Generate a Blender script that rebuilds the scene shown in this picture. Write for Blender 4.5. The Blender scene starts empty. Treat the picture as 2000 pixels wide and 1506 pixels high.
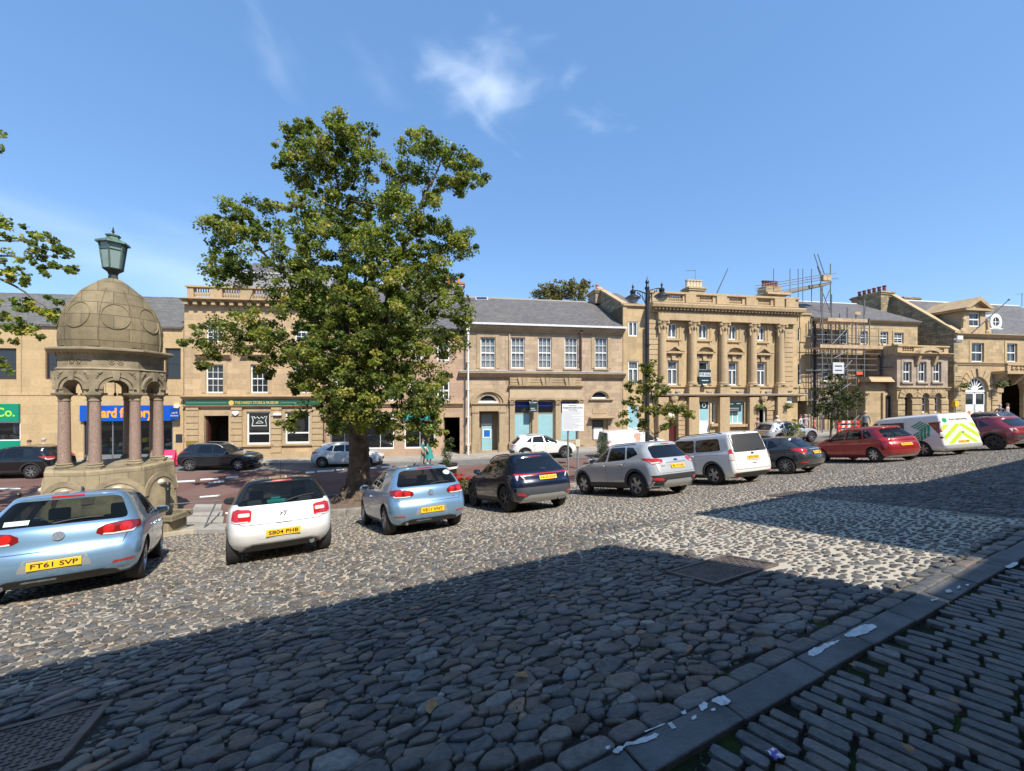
import bpy, bmesh, math, random
import numpy as np
from mathutils import Vector, Matrix
from mathutils.bvhtree import BVHTree
from mathutils.geometry import delaunay_2d_cdt
scene = bpy.context.scene
COL = scene.collection
rnd = random.Random(7)
PI = math.pi
R = math.radians
# ------------------------------------------------------------------ camera model
F = 800.0            # focal length in photo pixels (photo 2000 wide)
YH = 775.0           # eye level row
HC = 1.6             # eye height above the footpath (z = 0)
CAM = Vector((0, 0, HC))
PSI = R(27.5)
SD = (math.cos(PSI), math.sin(PSI))        # along the kerb / row of parked cars
DD = (-math.sin(PSI), math.cos(PSI))       # down the slope, away from the kerb
def ray(px, py):
 return Vector(((px - 1000) / F, 1.0, -(py - YH) / F))
RX = [-60, -25, -17, -10, -3.5, 2, 12, 20, 30, 45, 80]
RH = [4.1, 4.25, 4.33, 4.4, 4.3, 4.1, 3.75, 3.4, 2.75, 2.3, 1.5]
PLAZA_OFF = 0.0
def sd_of(x, y):
 return x * SD[0] + y * SD[1], x * DD[0] + y * DD[1]
def xy_of(s, d):
 return s * SD[0] + d * DD[0], s * SD[1] + d * DD[1]
def ground_np(X, Y):
 d = X * DD[0] + Y * DD[1]
 M = 1.6 + 0.184 * np.maximum(d - 1.41, 0.0)
 Rr = np.interp(X, RX, RH)
 k = 0.22
 return HC + k * np.log(np.exp(-M / k) + np.exp(-Rr / k))
def ground(x, y):
 return float(ground_np(np.array([x]), np.array([y]))[0])
def hit_ground(px, py, lift=0.0):
 v = ray(px, py)
 z = 1.0
 while z < 90:
  p = CAM + v * z
  if p.z <= ground(p.x, p.y) + lift:
   return p
  z += 0.02
 return CAM + v * z
# ------------------------------------------------------------------ materials
MATS = {}
def new_mat(name):
 m = bpy.data.materials.new(name)
 m.use_nodes = True
 return m, m.node_tree.nodes, m.node_tree.links, m.node_tree.nodes['Principled BSDF']
def mat(name, col, rough=0.6, metal=0.0, spec=0.5, noise=0.0, nscale=8.0, bump=0.0, bscale=40.0, coat=0.0, col2=None):
 if name in MATS: return MATS[name]
 m, N, L, b = new_mat(name)
 b.inputs['Base Color'].default_value = (*col, 1)
 b.inputs['Roughness'].default_value = rough
 b.inputs['Metallic'].default_value = metal
 b.inputs['Specular IOR Level'].default_value = spec
 b.inputs['Coat Weight'].default_value = coat
 b.inputs['Coat Roughness'].default_value = 0.04
 if noise > 0 or bump > 0:
  tc = N.new('ShaderNodeTexCoord')
 if noise > 0:
  n = N.new('ShaderNodeTexNoise'); n.inputs['Scale'].default_value = nscale; n.inputs['Detail'].default_value = 6
  L.new(tc.outputs['Object'], n.inputs['Vector'])
  mx = N.new('ShaderNodeMix'); mx.data_type = 'RGBA'
  c2 = col2 or tuple(c * (1 - noise) for c in col)
  c1 = col if col2 else tuple(min(1, c * (1 + noise)) for c in col)
  mx.inputs['A'].default_value = (*c2, 1); mx.inputs['B'].default_value = (*c1, 1)
  mr = N.new('ShaderNodeMapRange'); mr.inputs['From Min'].default_value = 0.3; mr.inputs['From Max'].default_value = 0.7
  L.new(n.outputs['Fac'], mr.inputs['Value']); L.new(mr.outputs['Result'], mx.inputs['Factor'])
  L.new(mx.outputs['Result'], b.inputs['Base Color'])
 if bump > 0:
  n2 = N.new('ShaderNodeTexNoise'); n2.inputs['Scale'].default_value = bscale; n2.inputs['Detail'].default_value = 4
  L.new(tc.outputs['Object'], n2.inputs['Vector'])
  bp = N.new('ShaderNodeBump'); bp.inputs['Strength'].default_value = bump; bp.inputs['Distance'].default_value = 0.02
  L.new(n2.outputs['Fac'], bp.inputs['Height']); L.new(bp.outputs['Normal'], b.inputs['Normal'])
 MATS[name] = m
 return m
def stone_mat(name, col, var=0.12, bw=0.7, bh=0.32, joint=0.72, stain=0.3, staincol=(0.12, 0.10, 0.075), bump=0.35, mortar=0.008, offset=0.5):
 if name in MATS: return MATS[name]
 m, N, L, b = new_mat(name)
 b.inputs['Roughness'].default_value = 0.88
 b.inputs['Specular IOR Level'].default_value = 0.25
 tc = N.new('ShaderNodeTexCoord')
 sp = N.new('ShaderNodeSeparateXYZ'); L.new(tc.outputs['Object'], sp.inputs[0])
 ad = N.new('ShaderNodeMath'); ad.operation = 'ADD'
 L.new(sp.outputs['X'], ad.inputs[0]); L.new(sp.outputs['Y'], ad.inputs[1])
 cb = N.new('ShaderNodeCombineXYZ'); L.new(ad.outputs[0], cb.inputs['X']); L.new(sp.outputs['Z'], cb.inputs['Y'])
 br = N.new('ShaderNodeTexBrick'); br.offset = offset
 br.inputs['Scale'].default_value = 1.0
 br.inputs['Brick Width'].default_value = bw; br.inputs['Row Height'].default_value = bh
 br.inputs['Mortar Size'].default_value = mortar; br.inputs['Mortar Smooth'].default_value = 0.4
 br.inputs['Bias'].default_value = 0.0
 br.inputs['Color1'].default_value = (*[c * (1 - var) for c in col], 1)
 br.inputs['Color2'].default_value = (*[min(1, c * (1 + var)) for c in col], 1)
 br.inputs['Mortar'].default_value = (*[c * joint for c in col], 1)
 L.new(cb.outputs[0], br.inputs['Vector'])
 n1 = N.new('ShaderNodeTexNoise'); n1.inputs['Scale'].default_value = 0.55; n1.inputs['Detail'].default_value = 7; n1.inputs['Roughness'].default_value = 0.65
 mp = N.new('ShaderNodeMapping'); mp.inputs['Scale'].default_value = (2.4, 2.4, 0.6)
 L.new(tc.outputs['Object'], mp.inputs[0]); L.new(mp.outputs[0], n1.inputs['Vector'])
 r1 = N.new('ShaderNodeMapRange'); r1.inputs['From Min'].default_value = 0.47; r1.inputs['From Max'].default_value = 0.74; r1.inputs['To Max'].default_value = min(.8, stain * 1.35)
 L.new(n1.outputs['Fac'], r1.inputs['Value'])
 mx = N.new('ShaderNodeMix'); mx.data_type = 'RGBA'
 L.new(r1.outputs['Result'], mx.inputs['Factor']); L.new(br.outputs['Color'], mx.inputs['A']); mx.inputs['B'].default_value = (*staincol, 1)
 n2 = N.new('ShaderNodeTexNoise'); n2.inputs['Scale'].default_value = 6; n2.inputs['Detail'].default_value = 6
 L.new(tc.outputs['Object'], n2.inputs['Vector'])
 r2 = N.new('ShaderNodeMapRange'); r2.inputs['From Min'].default_value = 0.25; r2.inputs['From Max'].default_value = 0.75
 r2.inputs['To Min'].default_value = 0.88; r2.inputs['To Max'].default_value = 1.1
 L.new(n2.outputs['Fac'], r2.inputs['Value'])
 ml = N.new('ShaderNodeMix'); ml.data_type = 'RGBA'; ml.blend_type = 'MULTIPLY'; ml.inputs['Factor'].default_value = 1
 L.new(mx.outputs['Result'], ml.inputs['A']); L.new(r2.outputs['Result'], ml.inputs['B'])
 L.new(ml.outputs['Result'], b.inputs['Base Color'])
 hs = N.new('ShaderNodeMath'); hs.operation = 'MULTIPLY_ADD'
 L.new(br.outputs['Fac'], hs.inputs[0]); hs.inputs[1].default_value = -1.0
 L.new(n2.outputs['Fac'], hs.inputs[2])
 bp = N.new('ShaderNodeBump'); bp.inputs['Strength'].default_value = bump; bp.inputs['Distance'].default_value = 0.02
 L.new(hs.outputs[0], bp.inputs['Height']); L.new(bp.outputs['Normal'], b.inputs['Normal'])
 MATS[name] = m
 return m
def slate_mat(name, col, var=0.25, bw=0.28, bh=0.2, lichen=0.25, lcol=(0.22, 0.2, 0.15)):
 if name in MATS: return MATS[name]
 m, N, L, b = new_mat(name)
 b.inputs['Roughness'].default_value = 0.7
 tc = N.new('ShaderNodeTexCoord')
 sp = N.new('ShaderNodeSeparateXYZ'); L.new(tc.outputs['Object'], sp.inputs[0])
 cb = N.new('ShaderNodeCombineXYZ'); L.new(sp.outputs['X'], cb.inputs['X'])
 ad = N.new('ShaderNodeMath'); ad.operation = 'ADD'; L.new(sp.outputs['Z'], ad.inputs[0]); L.new(sp.outputs['Y'], ad.inputs[1]); L.new(ad.outputs[0], cb.inputs['Y'])
 br = N.new('ShaderNodeTexBrick'); br.inputs['Scale'].default_value = 1
 br.inputs['Brick Width'].default_value = bw; br.inputs['Row Height'].default_value = bh; br.inputs['Mortar Size'].default_value = 0.012
 br.inputs['Color1'].default_value = (*[c * (1 - var) for c in col], 1); br.inputs['Color2'].default_value = (*[c * (1 + var) for c in col], 1)
 br.inputs['Mortar'].default_value = (*[c * 0.45 for c in col], 1)
 L.new(cb.outputs[0], br.inputs['Vector'])
 n1 = N.new('ShaderNodeTexNoise'); n1.inputs['Scale'].default_value = 0.8; n1.inputs['Detail'].default_value = 8; n1.inputs['Roughness'].default_value = 0.7
 L.new(tc.outputs['Object'], n1.inputs['Vector'])
 r1 = N.new('ShaderNodeMapRange'); r1.inputs['From Min'].default_value = 0.5; r1.inputs['From Max'].default_value = 0.75; r1.inputs['To Max'].default_value = lichen
 L.new(n1.outputs['Fac'], r1.inputs['Value'])
 mx = N.new('ShaderNodeMix'); mx.data_type = 'RGBA'
 L.new(r1.outputs['Result'], mx.inputs['Factor']); L.new(br.outputs['Color'], mx.inputs['A']); mx.inputs['B'].default_value = (*lcol, 1)
 L.new(mx.outputs['Result'], b.inputs['Base Color'])
 bp = N.new('ShaderNodeBump'); bp.inputs['Strength'].default_value = 0.5; bp.inputs['Distance'].default_value = 0.02; bp.invert = True
 L.new(br.outputs['Fac'], bp.inputs['Height']); L.new(bp.outputs['Normal'], b.inputs['Normal'])
 MATS[name] = m
 return m
def glass_mat(name, tint=(0.02, 0.025, 0.03), rough=0.03, through=0.0, tcol=(0.5, 0.55, 0.55)):
 if name in MATS: return MATS[name]
 m, N, L, b = new_mat(name)
 b.inputs['Base Color'].default_value = (*tint, 1)
 b.inputs['Roughness'].default_value = rough
 b.inputs['Specular IOR Level'].default_value = 0.6
 b.inputs['IOR'].default_value = 1.5
 if through > 0:
  t = N.new('ShaderNodeBsdfTransparent'); t.inputs['Color'].default_value = (*tcol, 1)
  mx = N.new('ShaderNodeMixShader'); mx.inputs[0].default_value = through
  lw = N.new('ShaderNodeLayerWeight'); lw.inputs['Blend'].default_value = 0.35
  mr = N.new('ShaderNodeMapRange'); mr.inputs['To Min'].default_value = through; mr.inputs['To Max'].default_value = 0.05
  L.new(lw.outputs['Facing'], mr.inputs['Value']); L.new(mr.outputs['Result'], mx.inputs[0])
  L.new(b.outputs[0], mx.inputs[1]); L.new(t.outputs[0], mx.inputs[2])
  L.new(mx.outputs[0], N['Material Output'].inputs['Surface'])
 else:
  tc = N.new('ShaderNodeTexCoord'); n = N.new('ShaderNodeTexNoise'); n.inputs['Scale'].default_value = 1.2
  L.new(tc.outputs['Object'], n.inputs['Vector'])
  bp = N.new('ShaderNodeBump'); bp.inputs['Strength'].default_value = 0.05; bp.inputs['Distance'].default_value = 0.05
  L.new(n.outputs['Fac'], bp.inputs['Height']); L.new(bp.outputs['Normal'], b.inputs['Normal'])
 MATS[name] = m
 return m
# ------------------------------------------------------------------ mesh helpers
class MB:
 """collects shapes into one mesh"""
 def __init__(s): s.v = []; s.f = []
 def add(s, vs, fs):
  o = len(s.v); s.v += [tuple(p) for p in vs]; s.f += [tuple(i + o for i in q) for q in fs]; return s
 def box(s, x0, x1, y0, y1, z0, z1):
  return s.add([(x0,y0,z0),(x1,y0,z0),(x1,y1,z0),(x0,y1,z0),(x0,y0,z1),(x1,y0,z1),(x1,y1,z1),(x0,y1,z1)],
      [(0,3,2,1),(4,5,6,7),(0,1,5,4),(1,2,6,5),(2,3,7,6),(3,0,4,7)])
 def quad(s, a, b, c, d): return s.add([a, b, c, d], [(0, 1, 2, 3)])
 def prism(s, poly, y0, y1):
  """poly in (x,z), extruded along y"""
  n = len(poly)
  vs = [(x, y0, z) for x, z in poly] + [(x, y1, z) for x, z in poly]
  fs = [tuple(range(n)), tuple(range(2 * n - 1, n - 1, -1))] + [(i, i + n, (i + 1) % n + n, (i + 1) % n) for i in range(n)]
  return s.add(vs, fs)
 def prismx(s, poly, x0, x1):
  n = len(poly)
  vs = [(x0, y, z) for y, z in poly] + [(x1, y, z) for y, z in poly]
  fs = [tuple(range(n)), tuple(range(2 * n - 1, n - 1, -1))] + [(i, i + n, (i + 1) % n + n, (i + 1) % n) for i in range(n)]
  return s.add(vs, fs)
 def tube(s, pts, r, n=6, r2=None, cap=True):
  pts = [Vector(p) for p in pts]; m = len(pts)
  rs = r if isinstance(r, (list, tuple)) else [r + ((r2 if r2 is not None else r) - r) * i / max(1, m - 1) for i in range(m)]
  vs = []; up = None
  for i, p in enumerate(pts):
   t = (pts[min(i + 1, m - 1)] - pts[max(i - 1, 0)])
   if t.length < 1e-9: t = Vector((0, 0, 1))
   t.normalize()
   if up is None: up = Vector((0, 0, 1)) if abs(t.z) < 0.9 else Vector((1, 0, 0))
   a = t.cross(up);
   if a.length < 1e-6: a = t.cross(Vector((0, 1, 0)))
   a.normalize(); b = a.cross(t).normalized(); up = b
   for k in range(n):
    q = 2 * PI * k / n
    vs.append(p + (a * math.cos(q) + b * math.sin(q)) * rs[i])
  fs = []
  for i in range(m - 1):
   for k in range(n):
    fs.append((i*n+k, i*n+(k+1) % n, (i+1)*n+(k+1) % n, (i+1)*n+k))
  if cap: fs += [tuple(range(n-1, -1, -1)), tuple((m-1)*n+k for k in range(n))]
  return s.add(vs, fs)
 def lathe(s, prof, n=16, c=(0, 0, 0), rot=0.0, cap=True):
  """prof [(r,z)...] about z"""
  vs = []
  for r, z in prof:
   for k in range(n):
    a = 2 * PI * k / n + rot
    vs.append((c[0] + r * math.cos(a), c[1] + r * math.sin(a), c[2] + z))
  fs = []
  for i in range(len(prof) - 1):
   for k in range(n):
    fs.append((i*n+k, i*n+(k+1) % n, (i+1)*n+(k+1) % n, (i+1)*n+k))
  if cap: fs += [tuple(range(n-1, -1, -1)), tuple((len(prof)-1)*n+k for k in range(n))]
  return s.add(vs, fs)
 def sphere(s, c, rx, ry=None, rz=None, n=10, m=6):
  ry = ry or rx; rz = rz or rx
  vs = [(c[0], c[1], c[2] - rz)]
  for i in range(1, m):
   t = -PI/2 + PI * i / m
   for k in range(n):
    a = 2*PI*k/n
    vs.append((c[0]+rx*math.cos(t)*math.cos(a), c[1]+ry*math.cos(t)*math.sin(a), c[2]+rz*math.sin(t)))
  vs.append((c[0], c[1], c[2] + rz))
  fs = [(0, 1+(k+1) % n, 1+k) for k in range(n)]
  for i in range(m-2):
   for k in range(n):
    fs.append((1+i*n+k, 1+i*n+(k+1) % n, 1+(i+1)*n+(k+1) % n, 1+(i+1)*n+k))
  e = len(vs)-1
  fs += [(e, 1+(m-2)*n+k, 1+(m-2)*n+(k+1) % n) for k in range(n)]
  return s.add(vs, fs)
 def build(s, name, m, parent=None, smooth=False, bevel=0.0, angle=40):
  return mesh_obj(name, s.v, s.f, m, parent, smooth, bevel, angle)
def mesh_obj(name, vs, fs, m, parent=None, smooth=False, bevel=0.0, angle=40, bseg=2):
 me = bpy.data.meshes.new(name)
 me.from_pydata([tuple(p) for p in vs], [], fs)
 me.update()
 o = bpy.data.objects.new(name, me); COL.objects.link(o)
 if m is not None:
  for mm in (m if isinstance(m, (list, tuple)) else [m]): me.materials.append(mm)
 if smooth:
  me.polygons.foreach_set('use_smooth', [True] * len(me.polygons))
  try: me.set_sharp_from_angle(angle=R(angle))
  except Exception: pass
 if bevel > 0:
  bv = o.modifiers.new('b', 'BEVEL'); bv.width = bevel; bv.segments = bseg; bv.limit_method = 'ANGLE'; bv.angle_limit = R(35)
 if parent is not None: o.parent = parent
 return o
def fast_mesh(name, co, loops, sizes, m, smooth=True, colors=None, parent=None):
 """co Nx3, loops flat vertex index, sizes per-face loop counts (numpy)"""
 me = bpy.data.meshes.new(name)
 me.vertices.add(len(co)); me.vertices.foreach_set('co', np.asarray(co, dtype=np.float32).ravel())
 me.loops.add(len(loops)); me.loops.foreach_set('vertex_index', np.asarray(loops, dtype=np.int32))
 me.polygons.add(len(sizes))
 st = np.concatenate([[0], np.cumsum(sizes)[:-1]]).astype(np.int32)
 me.polygons.foreach_set('loop_start', st)
 if smooth: me.polygons.foreach_set('use_smooth', np.ones(len(sizes), dtype=bool))
 me.update(calc_edges=True)
 if colors is not None:
  a = me.color_attributes.new('tone', 'FLOAT_COLOR', 'POINT')
  a.data.foreach_set('color', np.asarray(colors, dtype=np.float32).ravel())
 me.materials.append(m)
 o = bpy.data.objects.new(name, me); COL.objects.link(o)
 if parent is not None: o.parent = parent
 return o
def tag(o, label=None, cat=None, group=None, kind=None):
 if label: o['label'] = label
 if cat: o['category'] = cat
 if group: o['group'] = group
 if kind: o['kind'] = kind
 return o
def thing(name, label, cat, loc=(0, 0, 0), rotz=0.0, group=None):
 o = bpy.data.objects.new(name, None); COL.objects.link(o)
 o.empty_display_size = 0.2
 o.location = loc; o.rotation_euler = (0, 0, rotz)
 return tag(o, label, cat, group)
def text(s, name, size, m, parent, loc, rot=(PI/2, 0, 0), align='CENTER', ext=0.002, width=None, bold=0.0, shear=0.0):
 if s == '=':      # writing too small to read in the photo: a printed line
  w_ = (width or size * 4) / 2; o = MB().box(-w_, w_, -size*.2, size*.2, -.001, .002).build('print_line', m, parent); o.location = loc; o.rotation_euler = rot; return o
 c = bpy.data.curves.new(name, 'FONT'); c.body = s; c.size = size; c.align_x = align; c.align_y = 'CENTER'; c.extrude = ext; c.offset = bold
 c.shear = shear; c.resolution_u = 3
 t = bpy.data.objects.new('tmp', c); COL.objects.link(t)
 dg = bpy.context.evaluated_depsgraph_get()
 me = bpy.data.meshes.new_from_object(t.evaluated_get(dg))
 bpy.data.objects.remove(t); bpy.data.curves.remove(c)
 me.name = name; me.materials.clear(); me.materials.append(m)
 o = bpy.data.objects.new(name, me); COL.objects.link(o)
 o.parent = parent; o.location = loc; o.rotation_euler = rot
 if width:
  xs = [v.co.x for v in me.vertices]
  if xs:
   w = max(xs) - min(xs); me.transform(Matrix.Diagonal((width / w, 1, 1, 1)))
 return o
# ------------------------------------------------------------------ world, sun, camera
SUN_AZ = R(33)
SUN_EL = R(50)
w = bpy.data.worlds.new('World'); scene.world = w; w.use_nodes = True
wn, wl = w.node_tree.nodes, w.node_tree.links
bg = wn['Background']
sky = wn.new('ShaderNodeTexSky'); sky.sky_type = 'NISHITA'; sky.sun_disc = False
sky.sun_elevation = SUN_EL
sun_dir = Vector((math.sin(SUN_AZ) * math.cos(SUN_EL), -math.cos(SUN_AZ) * math.cos(SUN_EL), math.sin(SUN_EL)))
sky.sun_rotation = math.atan2(sun_dir.x, sun_dir.y)
sky.altitude = 60; sky.air_density = 1.0; sky.dust_density = 0.3; sky.ozone_density = 3.0
tcw = wn.new('ShaderNodeTexCoord')
def cloud_mask(px, py, rx, ry, scale, lo, hi, rot=0.0):
 v = ray(px, py).normalized()
 az = math.atan2(v.x, v.y); el = math.asin(v.z)
 sx = wn.new('ShaderNodeSeparateXYZ'); wl.new(tcw.outputs['Generated'], sx.inputs[0])
 a = wn.new('ShaderNodeMath'); a.operation = 'ARCTAN2'; wl.new(sx.outputs['X'], a.inputs[0]); wl.new(sx.outputs['Y'], a.inputs[1])
 e = wn.new('ShaderNodeMath'); e.operation = 'ARCSINE'; wl.new(sx.outputs['Z'], e.inputs[0])
 cb = wn.new('ShaderNodeCombineXYZ'); wl.new(a.outputs[0], cb.inputs['X']); wl.new(e.outputs[0], cb.inputs['Y'])
 mp = wn.new('ShaderNodeMapping'); mp.vector_type = 'TEXTURE'
 mp.inputs['Location'].default_value = (az, el, 0); mp.inputs['Rotation'].default_value = (0, 0, rot)
 mp.inputs['Scale'].default_value = (rx, ry, 1)
 wl.new(cb.outputs[0], mp.inputs[0])
 ln = wn.new('ShaderNodeVectorMath'); ln.operation = 'LENGTH'; wl.new(mp.outputs[0], ln.inputs[0])
 n = wn.new('ShaderNodeTexNoise'); n.inputs['Scale'].default_value = scale; n.inputs['Detail'].default_value = 5; n.inputs['Roughness'].default_value = 0.45; n.inputs['Distortion'].default_value = 0.25
 wl.new(mp.outputs[0], n.inputs['Vector'])
 m1 = wn.new('ShaderNodeMath'); m1.operation = 'MULTIPLY_ADD'; wl.new(ln.outputs['Value'], m1.inputs[0]); m1.inputs[1].default_value = -0.42; wl.new(n.outputs['Fac'], m1.inputs[2])
 r = wn.new('ShaderNodeMapRange'); r.interpolation_type = 'SMOOTHSTEP'
 r.inputs['From Min'].default_value = lo; r.inputs['From Max'].default_value = hi
 wl.new(m1.outputs[0], r.inputs['Value'])
 return r.outputs['Result']
def scaled(o, k):
 m = wn.new('ShaderNodeMath'); m.operation = 'MULTIPLY'; wl.new(o, m.inputs[0]); m.inputs[1].default_value = k; return m.outputs[0]
def addn(a, b):
 m = wn.new('ShaderNodeMath'); m.operation = 'ADD'; m.use_clamp = True; wl.new(a, m.inputs[0]); wl.new(b, m.inputs[1]); return m.outputs[0]
cm = scaled(cloud_mask(950, 152, 0.175, 0.08, 1.2, 0.06, 0.85, R(4)), 0.52)
cm = addn(cm, scaled(cloud_mask(540, 110, 0.10, 0.05, 1.1, 0.08, 0.8, R(-42)), 0.10))
cm = addn(cm, scaled(cloud_mask(745, 150, 0.10, 0.05, 1.1, 0.1, 0.8, R(-20)), 0.06))
cm = addn(cm, scaled(cloud_mask(940, 225, 0.11, 0.03, 1.4, 0.12, 0.8, R(-35)), 0.14))
cm = addn(cm, scaled(cloud_mask(1160, 235, 0.10, 0.035, 1.6, 0.15, 0.8, R(-12)), 0.10))
cm = addn(cm, scaled(cloud_mask(330, 510, 0.45, 0.10, 1.2, 0.08, 0.85, R(-4)), 0.25))
mxw = wn.new('ShaderNodeMix'); mxw.data_type = 'RGBA'
hsv = wn.new('ShaderNodeHueSaturation'); hsv.inputs['Saturation'].default_value = 1.0; hsv.inputs['Value'].default_value = 1.0
eve = wn.new('ShaderNodeMix'); eve.data_type = 'RGBA'; eve.inputs['Factor'].default_value = 0.5; eve.inputs['B'].default_value = (0.72, 1.78, 3.7, 1)
wl.new(sky.outputs[0], eve.inputs['A']); wl.new(eve.outputs['Result'], hsv.inputs['Color'])
wl.new(cm, mxw.inputs['Factor']); wl.new(hsv.outputs[0], mxw.inputs['A']); mxw.inputs['B'].default_value = (6.6, 7.2, 8.0, 1)
wl.new(mxw.outputs['Result'], bg.inputs['Color'])
bg.inputs['Strength'].default_value = 0.125
sl = bpy.data.lights.new('sun', 'SUN'); sl.energy = 3.9; sl.angle = R(0.5); sl.color = (1.0, 0.94, 0.83)
so = bpy.data.objects.new('sun', sl); COL.objects.link(so)
so.rotation_euler = (-sun_dir).to_track_quat('-Z', 'Y').to_euler(); so.location = (0, 0, 40)
cd = bpy.data.cameras.new('camera'); cam = bpy.data.objects.new('camera', cd); COL.objects.link(cam)
cam.location = CAM; cam.rotation_euler = (PI / 2, 0, 0)
cd.sensor_width = 36; cd.lens = F / 2000 * 36; cd.shift_y = (YH - 753) / 2000; cd.clip_end = 2000; cd.clip_start = 0.05
scene.camera = cam
scene.view_settings.view_transform = 'Standard'; scene.view_settings.look = 'None'
scene.view_settings.exposure = 0.92; scene.view_settings.gamma = 1.0
scene.render.engine = 'CYCLES'
scene.cycles.use_denoising = True
scene.cycles.max_bounces = 6; scene.cycles.transparent_max_bounces = 8
scene.cycles.caustics_reflective = False; scene.cycles.caustics_refractive = False
# ------------------------------------------------------------------ ground
def yf(x): return 29.9 + (x + 3.43) * (0.123 if x < -3.43 else 0.176)
def ykerb(x): return yf(x) - 2.3
D_EDGE = 15.2
def yedge(x):          # where the cobbles stop
 a = (D_EDGE - x * DD[0]) / DD[1]
 return min(a, yf(x) - 10.8) if x > 2 else a
def sd_nodes(N, L):
 g = N.new('ShaderNodeNewGeometry')
 s = N.new('ShaderNodeVectorMath'); s.operation = 'DOT_PRODUCT'; s.inputs[1].default_value = (SD[0], SD[1], 0); L.new(g.outputs['Position'], s.inputs[0])
 d = N.new('ShaderNodeVectorMath'); d.operation = 'DOT_PRODUCT'; d.inputs[1].default_value = (DD[0], DD[1], 0); L.new(g.outputs['Position'], d.inputs[0])
 return g.outputs['Position'], s.outputs['Value'], d.outputs['Value']
def smooth_step(N, L, v, a, b, jitter=None):
 r = N.new('ShaderNodeMapRange'); r.interpolation_type = 'SMOOTHSTEP'
 r.inputs['From Min'].default_value = a; r.inputs['From Max'].default_value = b
 L.new(v, r.inputs['Value']); return r.outputs['Result']
def nmath(N, L, op, a, b=None):
 m = N.new('ShaderNodeMath'); m.operation = op
 for i, q in enumerate((a, b)):
  if q is None: continue
  if isinstance(q, (int, float)): m.inputs[i].default_value = q
  else: L.new(q, m.inputs[i])
 return m.outputs[0]
def nmix(N, L, f, a, b, blend='MIX'):
 m = N.new('ShaderNodeMix'); m.data_type = 'RGBA'; m.blend_type = blend
 for key, q in (('Factor', f), ('A', a), ('B', b)):
  if isinstance(q, (int, float)): m.inputs[key].default_value = q
  elif isinstance(q, tuple): m.inputs[key].default_value = (*q, 1)
  else: L.new(q, m.inputs[key])
 return m.outputs['Result']
PATCH = (4.35, 9.75, 1.62, 5.4)   # the pale mortared strip, in s and d
def make_bed_mat():
 m, N, L, b = new_mat('cobble_bed')
 b.inputs['Roughness'].default_value = 0.95; b.inputs['Specular IOR Level'].default_value = 0.15
 pos, s, d = sd_nodes(N, L)
 n = N.new('ShaderNodeTexNoise'); n.inputs['Scale'].default_value = 1.1; n.inputs['Detail'].default_value = 6; L.new(pos, n.inputs['Vector'])
 nf = N.new('ShaderNodeTexNoise'); nf.inputs['Scale'].default_value = 60; nf.inputs['Detail'].default_value = 5; nf.inputs['Roughness'].default_value = 0.7; L.new(pos, nf.inputs['Vector'])
 nm = N.new('ShaderNodeTexNoise'); nm.inputs['Scale'].default_value = 3.2; nm.inputs['Detail'].default_value = 7; L.new(pos, nm.inputs['Vector'])
 jit = nmath(N, L, 'MULTIPLY', nmath(N, L, 'SUBTRACT', n.outputs['Fac'], 0.5), 2.6)
 dj = nmath(N, L, 'ADD', d, jit); sj = nmath(N, L, 'ADD', s, nmath(N, L, 'MULTIPLY', jit, 0.35))
 dj2 = nmath(N, L, 'ADD', d, nmath(N, L, 'MULTIPLY', jit, 0.25))
 dark_bed = nmix(N, L, nf.outputs['Fac'], (0.022, 0.019, 0.016), (0.085, 0.078, 0.068))
 sand = nmix(N, L, nf.outputs['Fac'], (0.35, 0.295, 0.22), (0.53, 0.455, 0.35))
 pale = nmix(N, L, nf.outputs['Fac'], (0.40, 0.355, 0.28), (0.54, 0.48, 0.385))
 col = nmix(N, L, smooth_step(N, L, dj, 3.4, 4.9), dark_bed, sand)  # bed darker on the kerb side, sandy further down the slope
 col = nmix(N, L, smooth_step(N, L, d, 1.7, 1.3), col, nmix(N, L, smooth_step(N, L, nm.outputs['Fac'], .42, .6), (.018, .016, .013), (.025, .04, .01)))
 moss = nmath(N, L, 'MULTIPLY', smooth_step(N, L, nm.outputs['Fac'], 0.54, 0.66), smooth_step(N, L, d, 3.6, 1.6))
 col = nmix(N, L, moss, col, (0.035, 0.06, 0.012))
 p = smooth_step(N, L, sj, PATCH[0] - .15, PATCH[0] + .1)
 p = nmath(N, L, 'MULTIPLY', p, smooth_step(N, L, nmath(N, L, 'ADD', sj, nmath(N, L, 'MULTIPLY', d, -0.44)), 8.2, 7.9))
 p = nmath(N, L, 'MULTIPLY', p, smooth_step(N, L, dj2, 1.45, 1.75))
 p = nmath(N, L, 'MULTIPLY', p, smooth_step(N, L, dj2, 5.5, 5.3))
 col = nmix(N, L, p, col, pale)
 L.new(col, b.inputs['Base Color'])
 bp = N.new('ShaderNodeBump'); bp.inputs['Strength'].default_value = 0.6; bp.inputs['Distance'].default_value = 0.012
 L.new(nf.outputs['Fac'], bp.inputs['Height']); L.new(bp.outputs['Normal'], b.inputs['Normal'])
 return m
def grid_sheet(name, xs, ys, zf, m, kind='structure'):
 X, Y = np.meshgrid(xs, ys); Z = zf(X, Y)
 co = np.stack([X.ravel(), Y.ravel(), Z.ravel()], 1)
 nx, ny = len(xs), len(ys)
 i = np.arange((ny - 1) * nx).reshape(ny - 1, nx)[:, :-1].ravel()
 loops = np.stack([i, i + 1, i + nx + 1, i + nx], 1).ravel()
 o = fast_mesh(name, co, loops, np.full(len(i), 4), m, True)
 return tag(o, kind=kind)
xs = np.concatenate([np.linspace(-300, -40, 14)[:-1], np.linspace(-40, -14, 40)[:-1], np.arange(-14, 24, 0.2), np.linspace(24, 60, 50)[1:], np.linspace(60, 400, 14)[1:]])
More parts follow.
